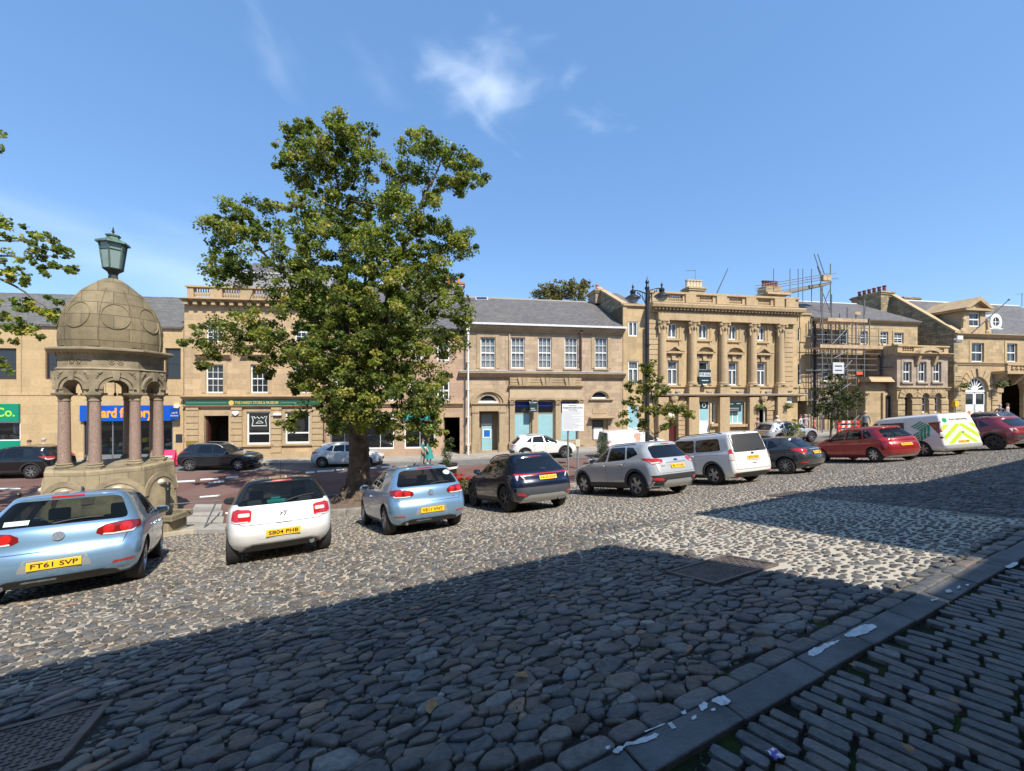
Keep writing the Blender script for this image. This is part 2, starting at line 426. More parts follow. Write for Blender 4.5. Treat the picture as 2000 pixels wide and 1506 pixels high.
ys = np.concatenate([np.linspace(-60, -8, 14)[:-1], np.linspace(-8, 0, 12)[:-1], np.arange(0, 20, 0.2), np.linspace(20, 45, 50)[1:], np.linspace(45, 500, 16)[1:]])
def z_bed(X, Y):
 Z = ground_np(X, Y)
 s = X * SD[0] + Y * SD[1]; d = X * DD[0] + Y * DD[1]
 Z = Z - 0.012 * ((d < 1.6) & (d > -8))
 return Z - 0.02 * (d > D_EDGE + 0.3)
grid_sheet('ground', xs, ys, z_bed, make_bed_mat())
# ---- stones -------------------------------------------------------------
def stone_mat_attr(name, rough, gloss_noise=True, bump=0.6):
 m, N, L, b = new_mat(name)
 at = N.new('ShaderNodeAttribute'); at.attribute_name = 'tone'
 g = N.new('ShaderNodeNewGeometry')
 n = N.new('ShaderNodeTexNoise'); n.inputs['Scale'].default_value = 26; n.inputs['Detail'].default_value = 6; n.inputs['Roughness'].default_value = 0.68
 L.new(g.outputs['Position'], n.inputs['Vector'])
 r = N.new('ShaderNodeMapRange'); r.inputs['From Min'].default_value = .25; r.inputs['From Max'].default_value = .75; r.inputs['To Min'].default_value = .5; r.inputs['To Max'].default_value = 1.5
 L.new(n.outputs['Fac'], r.inputs['Value'])
 c = nmix(N, L, 1.0, at.outputs['Color'], r.outputs['Result'], 'MULTIPLY')
 n2 = N.new('ShaderNodeTexNoise'); n2.inputs['Scale'].default_value = 5.5; n2.inputs['Detail'].default_value = 8; L.new(g.outputs['Position'], n2.inputs['Vector'])
 c = nmix(N, L, nmath(N, L, 'MULTIPLY', smooth_step(N, L, n2.outputs['Fac'], .48, .7), .42), c, (0.20, 0.175, 0.14))
 L.new(c, b.inputs['Base Color'])
 b.inputs['Roughness'].default_value = rough; b.inputs['Specular IOR Level'].default_value = 0.4
 bp = N.new('ShaderNodeBump'); bp.inputs['Strength'].default_value = bump; bp.inputs['Distance'].default_value = 0.016
 L.new(n.outputs['Fac'], bp.inputs['Height']); L.new(bp.outputs['Normal'], b.inputs['Normal'])
 return m
def build_stones(name, cs, cd_, rr, ang0, hh, tint, m, nd, rings, aniso, axis=(1.0, 0.0), basez=None, tiltamp=0.06, rng=None):
 """cs,cd: centres in (s,d); rr: N x nd radii in stretched space; aniso: stretch along axis; rings: [(radius share, height share)]"""
 n = len(cs)
 th = ang0 + 2 * PI * np.arange(nd) / nd
 ua, ub = np.cos(th) * aniso, np.sin(th)
 ax, ay = axis
 cx = cs * SD[0] + cd_ * DD[0]; cy = cs * SD[1] + cd_ * DD[1]
 zc = (ground_np(cx, cy) if basez is None else basez)
 e = 0.05
 gx = (ground_np(cx + e, cy) - ground_np(cx - e, cy)) / (2 * e); gy = (ground_np(cx, cy + e) - ground_np(cx, cy - e)) / (2 * e)
 tx = rng.normal(0, tiltamp, n); ty = rng.normal(0, tiltamp, n)
 V = []
 for fr, fh in rings:
  a = rr * ua[None, :] * fr; b = rr * ub[None, :] * fr
  ds = a * ax - b * ay; dd = a * ay + b * ax
  dx = ds * SD[0] + dd * DD[0]; dy = ds * SD[1] + dd * DD[1]
  z = zc[:, None] + gx[:, None] * dx + gy[:, None] * dy + (hh * fh)[:, None] + (tx[:, None] * dx + ty[:, None] * dy) * max(0, fh)
  V.append(np.stack([cx[:, None] + dx, cy[:, None] + dy, z], 2))
 top = np.stack([cx, cy, zc + hh], 1)[:, None, :]
 V = np.concatenate(V + [top], 1)                        # n x (nd*k+1) x 3
 k = len(rings); per = nd * k + 1
 q = []
 for r_ in range(k - 1):
  for i in range(nd):
   j = (i + 1) % nd
   q.append((r_*nd + i, r_*nd + j, (r_+1)*nd + j, (r_+1)*nd + i))
 t = [((k-1)*nd + i, (k-1)*nd + (i+1) % nd, per - 1) for i in range(nd)]
 qf = np.array(q).ravel(); tf = np.array(t).ravel()
 one = np.concatenate([qf, tf]); sizes1 = np.concatenate([np.full(len(q), 4), np.full(len(t), 3)])
 loops = (one[None, :] + (np.arange(n) * per)[:, None]).ravel()
 sizes = np.tile(sizes1, n)
 colr = np.repeat(np.concatenate([tint, np.ones((n, 1))], 1), per, axis=0)
 return fast_mesh(name, V.reshape(-1, 3), loops, sizes, m, True, colr)
def stone_tints(n, rng, dark=1.0):
 base = np.array([0.094, 0.088, 0.081])[None, :] * np.exp(rng.normal(0, 0.26, (n, 1)))
 k = rng.random(n)
 br = k < 0.20; base[br] *= np.array([1.22, 1.06, 0.9])
 pk = (k > 0.20) & (k < 0.25); base[pk] *= np.array([1.6, 1.25, 1.12])
 lt = (k > 0.27) & (k < 0.33); base[lt] *= 1.6
 bl = (k > 0.36) & (k < 0.6); base[bl] *= np.array([0.9, 0.97, 1.06])
 og = k > 0.99; base[og] = np.array([0.26, 0.16, 0.10])
 return np.clip(base * dark, 0.02, 0.5)
COVERS = [(3.55, 4.58, 2.58, 3.2), (-2.15, -1.07, 2.9, 3.58), (10.2, 11.2, 5.62, 6.05)]
rng = np.random.default_rng(11)
def cobbles():
 ps, pd = 0.113, 0.077
 st = 1.36
 smin, smax, dmin, dmax = -9.5, 40.0, 1.30, D_EDGE + 1.2
 ni = int((smax - smin) / ps); nj = int((dmax - dmin) / pd)
 I, J = np.meshgrid(np.arange(ni), np.arange(nj))
 S = smin + (I + 0.5 * (J % 2)) * ps + rng.uniform(-.36, .36, I.shape) * ps
 Dv = dmin + (J + 0.5) * pd + rng.uniform(-.34, .34, I.shape) * pd
 Dv += 0.05 * np.sin(S * 1.3 + J * 0.2) + 0.03 * np.sin(S * 3.1 + 1.7)
 Wt = rng.uniform(-1, 1, I.shape) * 0.0036 + (rng.random(I.shape) < .06) * .005
 U = S / st
 nd = 12
 th = 2 * PI * (np.arange(nd) + 0.5) / nd
 cu, su = np.cos(th), np.sin(th)
 inv = np.zeros(I.shape + (nd,))
 rmin = np.full(I.shape + (nd,), 1e9)
 p = 13.0
 for dj in (-2, -1, 0, 1, 2):
  for di in (-2, -1, 0, 1, 2):
   if di == 0 and dj == 0: continue
   U2 = np.roll(np.roll(U, -dj, 0), -di, 1); D2 = np.roll(np.roll(Dv, -dj, 0), -di, 1); W2 = np.roll(np.roll(Wt, -dj, 0), -di, 1)
   du, dv = U2 - U, D2 - Dv
   q = du * du + dv * dv
   off = (q + Wt - W2) * 0.5
   dot = du[..., None] * cu + dv[..., None] * su
   r = np.where(dot > 1e-4, np.maximum(off, .12 * q)[..., None] / np.maximum(dot, 1e-4), 1e9)
   inv += r ** (-p)
 rr = inv ** (-1 / p)
 ok = (I > 2) & (I < ni - 3) & (J > 1) & (J < nj - 3)
 S, Dv, rr = S[ok], Dv[ok], rr[ok]
 X, Y = S * SD[0] + Dv * DD[0], S * SD[1] + Dv * DD[1]
 vis = (Y > 0.4) & (np.abs(X) < 1.3 * Y + 2.0) & (Dv < D_EDGE) & (Dv > 1.575)
 ye = np.where(X > 2, 29.9 + (X + 3.43) * 0.176 - 10.8, 99)
 vis &= Y < ye
 for a, b, c, e in COVERS:
  vis &= ~((S > a - .06) & (S < b + .06) & (Dv > c - .05) & (Dv < e + .05))
 vis &= rng.random(len(S)) > 0.02
 S, Dv, rr, X, Y = S[vis], Dv[vis], rr[vis], X[vis], Y[vis]
 n = len(S)
 patch = (S > PATCH[0]) & (S - .44 * Dv < 8.05) & (Dv > PATCH[2]) & (Dv < PATCH[3])
 near = Dv < 4.0
 g = np.where(near, 0.985, np.where(Dv < 6, .76, 0.70)) * rng.uniform(.88, 1.03, n)
 g = np.where(patch, rng.uniform(.42, .80, n), g)
 big = (rng.random(n) < 0.12) & ~patch
 g = np.where(big, g * 1.1, g)
 rr = rr * g[:, None] * np.clip(rng.normal(1, .07, rr.shape), .84, 1.12)
 rr = np.clip(rr, 0.01, 0.16)
 hh = np.where(near, rng.uniform(.012, .034, n), rng.uniform(.009, .022, n))
 hh = np.where(patch, rng.uniform(.006, .014, n), hh)
 tint = stone_tints(n, rng)
 mt = stone_mat_attr('cobble_stone', 0.62)
 dist = np.hypot(X, Y)
 a = dist < 8.5
 o1 = build_stones('cobblestones', S[a], Dv[a], rr[a], PI / nd, hh[a], tint[a], mt, nd, [(1.0, -.6), (.995, .5), (.94, .88), (.70, .99)], st, rng=rng, tiltamp=.09)
 b = ~a
 o2 = build_stones('cobblestones', S[b], Dv[b], rr[b][:, ::2], PI / nd, hh[b], tint[b], mt, nd // 2, [(1.0, -.3), (.9, .6)], st, rng=rng)
 for o in (o1, o2): tag(o, kind='stuff')
 return n
cobbles()
def superell(n, nd, a, b, ex):
 th = 2 * PI * (np.arange(nd) + .5) / nd
 c, s = np.abs(np.cos(th)), np.abs(np.sin(th))
 return ((c[None, :] / a[:, None]) ** ex + (s[None, :] / b[:, None]) ** ex) ** (-1 / ex)
def setts():
 ax = np.array([0.28, -0.957]); ax = ax / np.linalg.norm(ax); bx = np.array([-ax[1], ax[0]])
 cs, cdv, la, wb = [], [], [], []
 pitch = 0.088
 for j in range(-66, 170):
  b0 = j * pitch + rnd.uniform(-.006, .006)
  a0 = -9.0 + rnd.uniform(0, .3)
  while a0 < 9.0:
   ln = rnd.uniform(.13, .27)
   a = a0 + ln / 2
   s, d = ax[0] * a + bx[0] * b0, ax[1] * a + bx[1] * b0
   end = d + abs(ax[1]) * ln / 2
   if end < 1.25 and d > -2.2 and -1.5 < s < 14:
    x, y = xy_of(s, d)
    if y > 0.2 and abs(x) < 1.32 * y + 1.5:
     cs.append(s); cdv.append(d); la.append(ln / 2 - .011); wb.append(pitch / 2 - rnd.uniform(.006, .012))
   elif d > -2.2 and d - abs(ax[1]) * ln / 2 < 1.12 < end and -1.5 < s < 14:
    e2 = 1.243; l2 = (e2 - (d - abs(ax[1]) * ln / 2)) / abs(ax[1])
    if l2 > .07:
     a2 = a0 + ln - l2 / 2
     s, d = ax[0] * a2 + bx[0] * b0, ax[1] * a2 + bx[1] * b0
     cs.append(s); cdv.append(d); la.append(l2 / 2 - .011); wb.append(pitch / 2 - .012)
   a0 += ln
 n = len(cs); cs, cdv, la, wb = map(np.array, (cs, cdv, la, wb))
 nd = 20
 rr = superell(n, nd, la, wb, 5.0)
 th = 2 * PI * (np.arange(nd) + .5) / nd
 st = 2.6
 rr = superell(n, nd, la / st, wb, 8) * np.clip(rng.normal(1, .03, (n, nd)), .9, 1.06)
 tint = (stone_tints(n, rng) * .45 + .055) * np.array([.97, .97, .98])
 o = build_stones('paving_setts', cs, cdv, rr, PI / nd, rng.uniform(.012, .020, n), tint, stone_mat_attr('sett_stone', 0.6, bump=.8), nd,
      [(1.0, -.9), (1.0, .72), (.965, .96), (.86, 1.0)], st, axis=(ax[0], ax[1]), tiltamp=.035, rng=rng)
 o.data.set_sharp_from_angle(angle=R(32))
 tag(o, kind='structure')
setts()
def weeds():
 pts = []
 for _ in range(2600):
  s, d = rnd.uniform(-1, 9), rnd.uniform(-.8, 1.28)
  x, y = xy_of(s, d)
  if y > .5 and abs(x) < 1.3 * y + .5: pts.append((x, y, ground(x, y) - .012))
 for cx, cy in ((1215, 1285), (1130, 1270), (1300, 1320), (840, 1390), (1060, 1400), (1250, 1262), (1340, 1205), (1370, 1255), (1790, 1165), (1760, 1150), (640, 1440), (1000, 1360), (1160, 1370), (1860, 1110)):
  p = hit_ground(cx, cy)
  for _ in range(34):
   x, y = p.x + rnd.gauss(0, .11), p.y + rnd.gauss(0, .07)
   pts.append((x, y, ground(x, y) + .002))
 vs, fs = [], []
 for x, y, z in pts:
  for _ in range(3):
   a = rnd.uniform(0, 2 * PI); l = rnd.uniform(.008, .022); hgt = rnd.uniform(.006, .022)
   ca, sa = math.cos(a), math.sin(a); b = len(vs); wd = l * .4
   ox, oy = rnd.gauss(0, .012), rnd.gauss(0, .012)
   vs += [(x+ox - sa*wd, y+oy + ca*wd, z), (x+ox + sa*wd, y+oy - ca*wd, z), (x+ox + ca*l, y+oy + sa*l, z + hgt)]
   fs.append((b, b+1, b+2))
 tag(mesh_obj('weeds', vs, fs, mat('moss', (0.05, 0.085, 0.018), .8, noise=.4, nscale=6)), kind='stuff')
weeds()
# ---- kerb along the footpath
kerb_m = mat('kerb_stone', (0.10, 0.10, 0.10), .75, noise=.38, nscale=4, bump=.5, bscale=45)
def kerb_line():
 js = [-6.0, -5.3, -4.6, -4.0, -3.25, -2.6, -1.9, -1.2, -.55, .1, .72, 1.3, 1.94, 2.67, 3.25, 3.87, 4.5, 5.1, 5.8, 6.45, 7.1, 7.8, 8.5, 9.2, 9.9, 10.6, 11.4, 12.2, 13, 13.8, 14.6]
 mb = MB()
 for a, b in zip(js, js[1:]):
  q = []
  dz = rnd.uniform(-.004, .004)
  for s, d in ((a + .006, 1.25), (b - .006, 1.25), (b - .006, 1.41), (a + .006, 1.41)):
   x, y = xy_of(s, d + rnd.uniform(-.006, .006)); q.append((x, y, HC - 1.6 + .022 + dz))
  lo = [(x, y, z - .15) for x, y, z in q]
  mb.add(lo + q, [(0, 3, 2, 1), (4, 5, 6, 7), (0, 1, 5, 4), (1, 2, 6, 5), (2, 3, 7, 6), (3, 0, 4, 7)])
 tag(mb.build('kerb', kerb_m, bevel=.008), kind='structure')
 cs, cdv, la, wb = [], [], [], []
 s = -3.0
 while s < 14:
  l = rnd.uniform(.16, .36); cs.append(s + l / 2); cdv.append(1.475 + rnd.uniform(-.008, .012)); la.append(l / 2 - .006); wb.append(.056 + rnd.uniform(-.004, .006)); s += l
 cs, cdv, la, wb = map(np.array, (cs, cdv, la, wb)); n = len(cs)
 st = 2.2; rr = superell(n, 20, la / st, wb, 6.0)
 o = build_stones('edging_stones', cs, cdv, rr, PI / 20, rng.uniform(.018, .026, n), stone_tints(n, rng) * .4 + .055, MATS_C, 20, [(1, -.8), (.98, .6), (.92, .92), (.6, 1.0)], st, tiltamp=.01, rng=rng)
 tag(o, kind='structure')
MATS_C = bpy.data.materials['cobble_stone']
kerb_line()
paint_m = mat('white_road_paint', (0.56, 0.57, 0.56), .8, noise=.25, nscale=22)
def paint_patches():
 P = [[(1197,1466),(1206,1458),(1218,1457),(1222,1450),(1240,1447),(1250,1441),(1268,1437),(1280,1431),(1287,1434),(1283,1441),(1262,1449),(1240,1454),(1222,1456),(1216,1464),(1206,1471),(1199,1470)],
   [(1183,1459),(1191,1455),(1192,1461),(1185,1464)],[(1303,1412),(1312,1409),(1321,1421),(1312,1424)],[(1366,1376),(1376,1370),(1383,1374),(1380,1383),(1372,1389),(1367,1384)],
   [(1390,1366),(1400,1361),(1414,1358),(1428,1370),(1420,1376),(1408,1378),(1398,1372),(1392,1371)],[(1330,1390),(1338,1386),(1342,1392),(1334,1396)],[(1350,1400),(1358,1396),(1361,1402),(1352,1406)],[(1388,1385),(1396,1382),(1397,1387),(1390,1389)],
   [(1578,1274),(1590,1264),(1602,1263),(1608,1257),(1620,1254),(1640,1250),(1630,1258),(1612,1266),(1604,1275),(1590,1281),(1580,1280)],[(1648,1240),(1668,1227),(1690,1219),(1706,1219),(1714,1224),(1700,1232),(1692,1238),(1672,1243),(1655,1244)],
   [(1845,1153),(1855,1150),(1862,1156),(1850,1158)],[(1818,1171),(1832,1168),(1830,1172),(1820,1174)],[(1868,1146),(1875,1143),(1878,1147),(1870,1150)],[(1885,1142),(1893,1140),(1891,1145)],[(1963,1107),(1975,1100),(1990,1096),(1985,1104),(1970,1110)],[(1258,1428),(1300,1411),(1301,1413),(1260,1430)]]
 vs, fs = [], []
 for pl in P:
  b0 = len(vs); n = 0
  for (x0, y0), (x1, y1) in zip(pl, pl[1:] + pl[:1]):
   for i in range(4):
    t = i / 4; j = 1.3 if i else .4
    v = ray(x0 + (x1-x0)*t + rnd.uniform(-j, j), y0 + (y1-y0)*t + rnd.uniform(-j, j) * .7); p = CAM + v * ((HC - 1.6 + .0275 - HC) / v.z); vs.append(tuple(p)); n += 1
  fs.append(tuple(range(b0, b0 + n)))
 tag(mesh_obj('kerb_marking', vs, fs, paint_m), kind='structure')
paint_patches()
def grit():
 n = 24000; s = rng.uniform(-2.5, 11, n); d = rng.uniform(1.58, 5.6, n) ; x = s*SD[0] + d*DD[0]; y = s*SD[1] + d*DD[1]
 k = (np.abs(x) < 1.3*y + .6) & (y > .5)
 for a, b, c, e in COVERS: k &= ~((s > a - .03) & (s < b + .03) & (d > c - .03) & (d < e + .03))
 k &= ~((s > PATCH[0]) & (s - .44*d < 8.05) & (d > PATCH[2]) & (d < PATCH[3]))
 s, d = s[k], d[k]; n = len(s); nd = 7
 rr = rng.uniform(.008, .024, n)[:, None] * rng.uniform(.7, 1.2, (n, nd))
 tag(build_stones('grit', s, d, rr, 0.2, rng.uniform(.004, .012, n), stone_tints(n, rng) * 1.25, MATS_C, nd, [(1, -.6), (.8, .6)], 1.2, rng=rng), kind='stuff')
grit()
# ---- cast iron covers set in the cobbles
iron = mat('rusty_iron', (0.125, 0.098, 0.084), .62, .3, noise=.35, nscale=7, bump=.3, bscale=60)
def cover(rect, label, halves, tread):
 s0, s1, d0, d1 = rect
 cx, cy = xy_of((s0 + s1) / 2, (d0 + d1) / 2)
 slope = math.atan(.184)
 t = thing('manhole_cover', label, 'manhole cover', (cx, cy, ground(cx, cy) + .012), PSI, 'iron covers set in the cobbles')
 t.rotation_euler = (Matrix.Rotation(PSI, 3, 'Z') @ Matrix.Rotation(-slope, 3, 'X')).to_euler()
 a, b = (s1 - s0) / 2, (d1 - d0) / 2 / math.cos(slope)
 fr = MB(); wd = .045
 fr.box(-a, a, -b, -b + wd, -.05, .014).box(-a, a, b - wd, b, -.05, .014).box(-a, -a + wd, -b + wd, b - wd, -.05, .014).box(a - wd, a, -b + wd, b - wd, -.05, .014)
 fr.build('frame', iron, t, bevel=.004)
 for h in range(halves):
  x0 = -a + wd + .006 + h * (2 * a - 2 * wd) / halves; x1 = -a + wd + (h + 1) * (2 * a - 2 * wd) / halves - .006
  y0, y1 = -b + wd + .006, b - wd - .006
  p = MB(); p.box(x0, x1, y0, y1, -.03, .004)
  q = tread; nx = int((x1 - x0) / q); ny = int((y1 - y0) / q)
  for i in range(nx):
   for j in range(ny):
    ux, uy = x0 + (i + .5) * (x1 - x0) / nx, y0 + (j + .5) * (y1 - y0) / ny
    l, w_ = q * .36, q * .14
    if (i + j) % 2: l, w_ = w_, l
    p.box(ux - l, ux + l, uy - w_, uy + w_, .004, .010)
  p.build('plate', iron, t)
 return t
cover(COVERS[0], 'rusty iron cover of two plates lying half in the shadow edge beside the pale strip', 2, .05)
cover(COVERS[1], 'worn iron cover with raised tread lying deep in shade before the pale blue hatchbacks', 1, .045)
cover(COVERS[2], 'small iron cover far up the cobbles behind the parked cars', 1, .09)
# ---- road beyond the cobbles
def road_mat():
 m, N, L, b = new_mat('red_asphalt')
 b.inputs['Roughness'].default_value = .9; b.inputs['Specular IOR Level'].default_value = .2
 g = N.new('ShaderNodeNewGeometry')
 n = N.new('ShaderNodeTexNoise'); n.inputs['Scale'].default_value = .35; n.inputs['Detail'].default_value = 6; L.new(g.outputs['Position'], n.inputs['Vector'])
 nf = N.new('ShaderNodeTexNoise'); nf.inputs['Scale'].default_value = 45; nf.inputs['Detail'].default_value = 4; L.new(g.outputs['Position'], nf.inputs['Vector'])
 c = nmix(N, L, smooth_step(N, L, n.outputs['Fac'], .38, .62), (0.165, 0.088, 0.072), (0.20, 0.125, 0.105))
 c = nmix(N, L, nf.outputs['Fac'], c, nmix(N, L, 1.0, c, (0.6, 0.6, 0.62), 'MULTIPLY'))
 L.new(c, b.inputs['Base Color'])
 return m
def strip_sheet(name, xs, fa, fb, zoff, m, rows, kind='structure', face=0.0):
 vs, fs = [], []
 for x in xs:
  a, b = fa(x), fb(x)
  for r_ in range(rows + 1):
   y = a + (b - a) * r_ / rows
   vs.append((x, y, ground(x, y) + zoff))
 n = rows + 1
 for i in range(len(xs) - 1):
  for r_ in range(rows):
   fs.append((i*n+r_, (i+1)*n+r_, (i+1)*n+r_+1, i*n+r_+1))
 if face:
  o = len(vs)
  for i, x in enumerate(xs):
   p = vs[i * n]; vs.append((p[0], p[1], p[2] - face))
  for i in range(len(xs) - 1):
   fs.append((o + i, o + i + 1, (i+1)*n, i*n))
 return tag(mesh_obj(name, vs, fs, m, smooth=True, angle=30), kind=kind)
XR = [-70 + i * 1.0 for i in range(150)]
strip_sheet('road', XR, lambda x: yedge(x) + (.25 if x < 6 else 0.02), lambda x: ykerb(x) + .02, .006, road_mat(), 30)
flag_m = stone_mat('pavement_flags', (0.27, 0.25, 0.225), .12, .9, .6, .7, .25, bump=.2)
grey_tarmac = mat('grey_tarmac', (0.13, 0.125, 0.12), .9, noise=.2, nscale=2.5)
strip_sheet('parking_lane', XR, lambda x: ykerb(x) - 2.3, lambda x: ykerb(x) - .002, .012, grey_tarmac, 3)
strip_sheet('road_kerb', XR, lambda x: ykerb(x), lambda x: ykerb(x) + .16, .13, mat('kerb_granite', (0.30, 0.28, 0.26), .8, noise=.15), 1, face=.3)
def pav_z():
 pass
strip_sheet('pavement', XR, lambda x: ykerb(x) + .16, lambda x: yf(x) + 1.5, .127, mat('pavement_slabs', (0.29, 0.265, 0.235), .9, noise=.18, nscale=1.3), 6)
def mark_quads(name, quads, zoff=.016):
 mb = MB()
 for q in quads:
  pts = []
  for px, py in q:
   p = hit_ground(px, py); pts.append((p.x, p.y, ground(p.x, p.y) + zoff))
  mb.add(pts, [(3, 2, 1, 0)])
 return tag(mb.build(name, paint_m), kind='structure')
def dash(x0, y0, x1, y1, t=3.2): return [(x0, y0), (x1, y1), (x1, y1 + t), (x0, y0 + t)]
mark_quads('road_marking', [dash(343, 940, 381, 938), dash(391, 936, 427, 933.5), dash(441, 932, 466, 930), dash(408, 942, 438, 939), dash(390, 970, 430, 967, 3), dash(-10, 954, 40, 953.5, 2.5),
       dash(597, 922, 615, 921), dash(619, 920, 652, 918), dash(657, 917, 672, 916), dash(715, 914, 735, 912), dash(745, 911.5, 765, 910), dash(-60, 941, -10, 941, 3)])
eb = MB()
s = -9.0
while s < 4.5:
 l = rnd.uniform(.7, 1.2)
 q = []
 for a, d in ((s + .008, D_EDGE - .02), (s + l - .008, D_EDGE - .02), (s + l - .008, D_EDGE + .26), (s + .008, D_EDGE + .26)):
  x, y = xy_of(a, d); q.append((x, y, ground(x, y) + .13))
 eb.add([(x, y, z - .4) for x, y, z in q] + q, [(0, 3, 2, 1), (4, 5, 6, 7), (0, 1, 5, 4), (1, 2, 6, 5), (2, 3, 7, 6), (3, 0, 4, 7)])
 s += l
tag(eb.build('edge_kerb', mat('sand_kerb', (0.33, 0.285, 0.21), .9, noise=.25, nscale=3, bump=.4), bevel=.02), kind='structure')
def litter():
 v = ray(1514, 1473); z = .045; p = CAM + v * ((z - HC) / v.z)
 t = MB(); n = 7
 vs = [((i / (n-1) - .5) * .062 + rnd.uniform(-.003, .003), (j / (n-1) - .5) * .052 + rnd.uniform(-.003, .003), rnd.uniform(0, .007)) for j in range(n) for i in range(n)]
 fs = [(j*n+i, j*n+i+1, (j+1)*n+i+1, (j+1)*n+i) for j in range(n-1) for i in range(n-1)]
 m, N, L, b = new_mat('printed_wrapper'); b.inputs['Roughness'].default_value = .35
 tc = N.new('ShaderNodeTexCoord'); nn = N.new('ShaderNodeTexNoise'); nn.inputs['Scale'].default_value = 45; L.new(tc.outputs['Object'], nn.inputs['Vector'])
 cr = N.new('ShaderNodeValToRGB'); L.new(nn.outputs['Fac'], cr.inputs[0])
 cr.color_ramp.elements[0].position = .38; cr.color_ramp.elements[0].color = (.03, .06, .35, 1)
 cr.color_ramp.elements[1].position = .62; cr.color_ramp.elements[1].color = (.75, .75, .8, 1)
 e = cr.color_ramp.elements.new(.5); e.color = (.22, .06, .3, 1)
 L.new(cr.outputs[0], b.inputs['Base Color'])
 o = mesh_obj('wrapper', vs, fs, m, smooth=True); o.location = p; o.rotation_euler = (0, .1, R(20))
 sm = o.modifiers.new('s', 'SOLIDIFY'); sm.thickness = .0008
 tag(o, 'crumpled blue and white sweet wrapper lying on the dark setts', 'litter')
 lm = mat('dry_leaf', (0.30, 0.17, 0.07), .8, noise=.3, nscale=30)
 for (px, py, r0, lab) in ((845, 1379, .055, 'curled tan leaf on the shaded cobbles below the white hatchback'), (1868, 1372, .03, 'small dry leaf among the setts near the frame edge'), (1772, 1463, .028, 'small dry leaf on the setts beyond the sweet wrapper'), (1664, 1303, .022, 'tiny curled leaf caught where a kerb slab meets the setts'), (1018, 1322, .05, 'pale twig like leaf lying across the shaded cobbles')):
  p = hit_ground(px, py, .035)
  k = 9; vs = [(0, 0, .012)] + [(r0 * math.cos(2*PI*i/k) * rnd.uniform(.6, 1.1), r0 * .7 * math.sin(2*PI*i/k) * rnd.uniform(.6, 1.1), .004 + .012 * abs(math.sin(2*PI*i/k))) for i in range(k)]
  o = mesh_obj('fallen_leaf', vs, [(0, 1 + i, 1 + (i+1) % k) for i in range(k)], lm, smooth=True)
  o.location = p; o.rotation_euler = (rnd.uniform(-.2, .2), rnd.uniform(-.2, .2), rnd.uniform(0, 6))
  tag(o, lab, 'leaf', 'dry leaves on the paving')
litter()
# ------------------------------------------------------------------ facades
class Fac:
 """a street front: local x along the front, y into the building, z up from the pavement"""
 def __init__(s, name, label, px0, theta, px1=None, cat='building', group=None, z0=None, dy=0.0, base_px=None):
  s.th = theta
  a = (px0 - 1000) / F
  z = z0
  if z is None:
   k = 0.123 if a * 29.9 < -3.43 else 0.176
   z = (29.9 + 3.43 * k) / (1 - a * k)
  z += dy
  s.O = Vector((a * z, z, 0));
  s.O.z = ground(s.O.x, s.O.y) + .10 if base_px is None else HC - (base_px - YH) / F * z
  s.dir = Vector((math.cos(theta), math.sin(theta), 0)); s.n = Vector((-math.sin(theta), math.cos(theta), 0))
  s.root = thing(name, label, cat, s.O, theta, group)
  s.m = {}
 def at(s, px, py, off=0.0):
  v = ray(px, py); t = (off + (s.O - CAM).dot(s.n)) / v.dot(s.n)
  p = CAM + v * t - s.O
  return p.dot(s.dir), p.z
 def rect(s, px0, py0, px1, py1, off=0.0):
  pm, ym = (py0 + py1) / 2, (px0 + px1) / 2
  return s.at(px0, pm, off)[0], s.at(px1, pm, off)[0], s.at(ym, py1, off)[1], s.at(ym, py0, off)[1]
 def X(s, px, off=0.0): return s.at(px, 700, off)[0]
 def Z(s, px, py, off=0.0): return s.at(px, py, off)[1]
 def world(s, x, y, z): return s.O + s.dir * x + s.n * y + Vector((0, 0, z))
 def sub(s, name, label, cat, x, y, z, group=None):
  return thing(name, label, cat, s.world(x, y, z), s.th, group)
def arc_pts(xa, xb, zs, n=14, rise=None):
 c = (xa + xb) / 2; r = (xb - xa) / 2; h = r if rise is None else rise
 return [(c - r * math.cos(PI * i / n), zs + h * math.sin(PI * i / n)) for i in range(n + 1)]
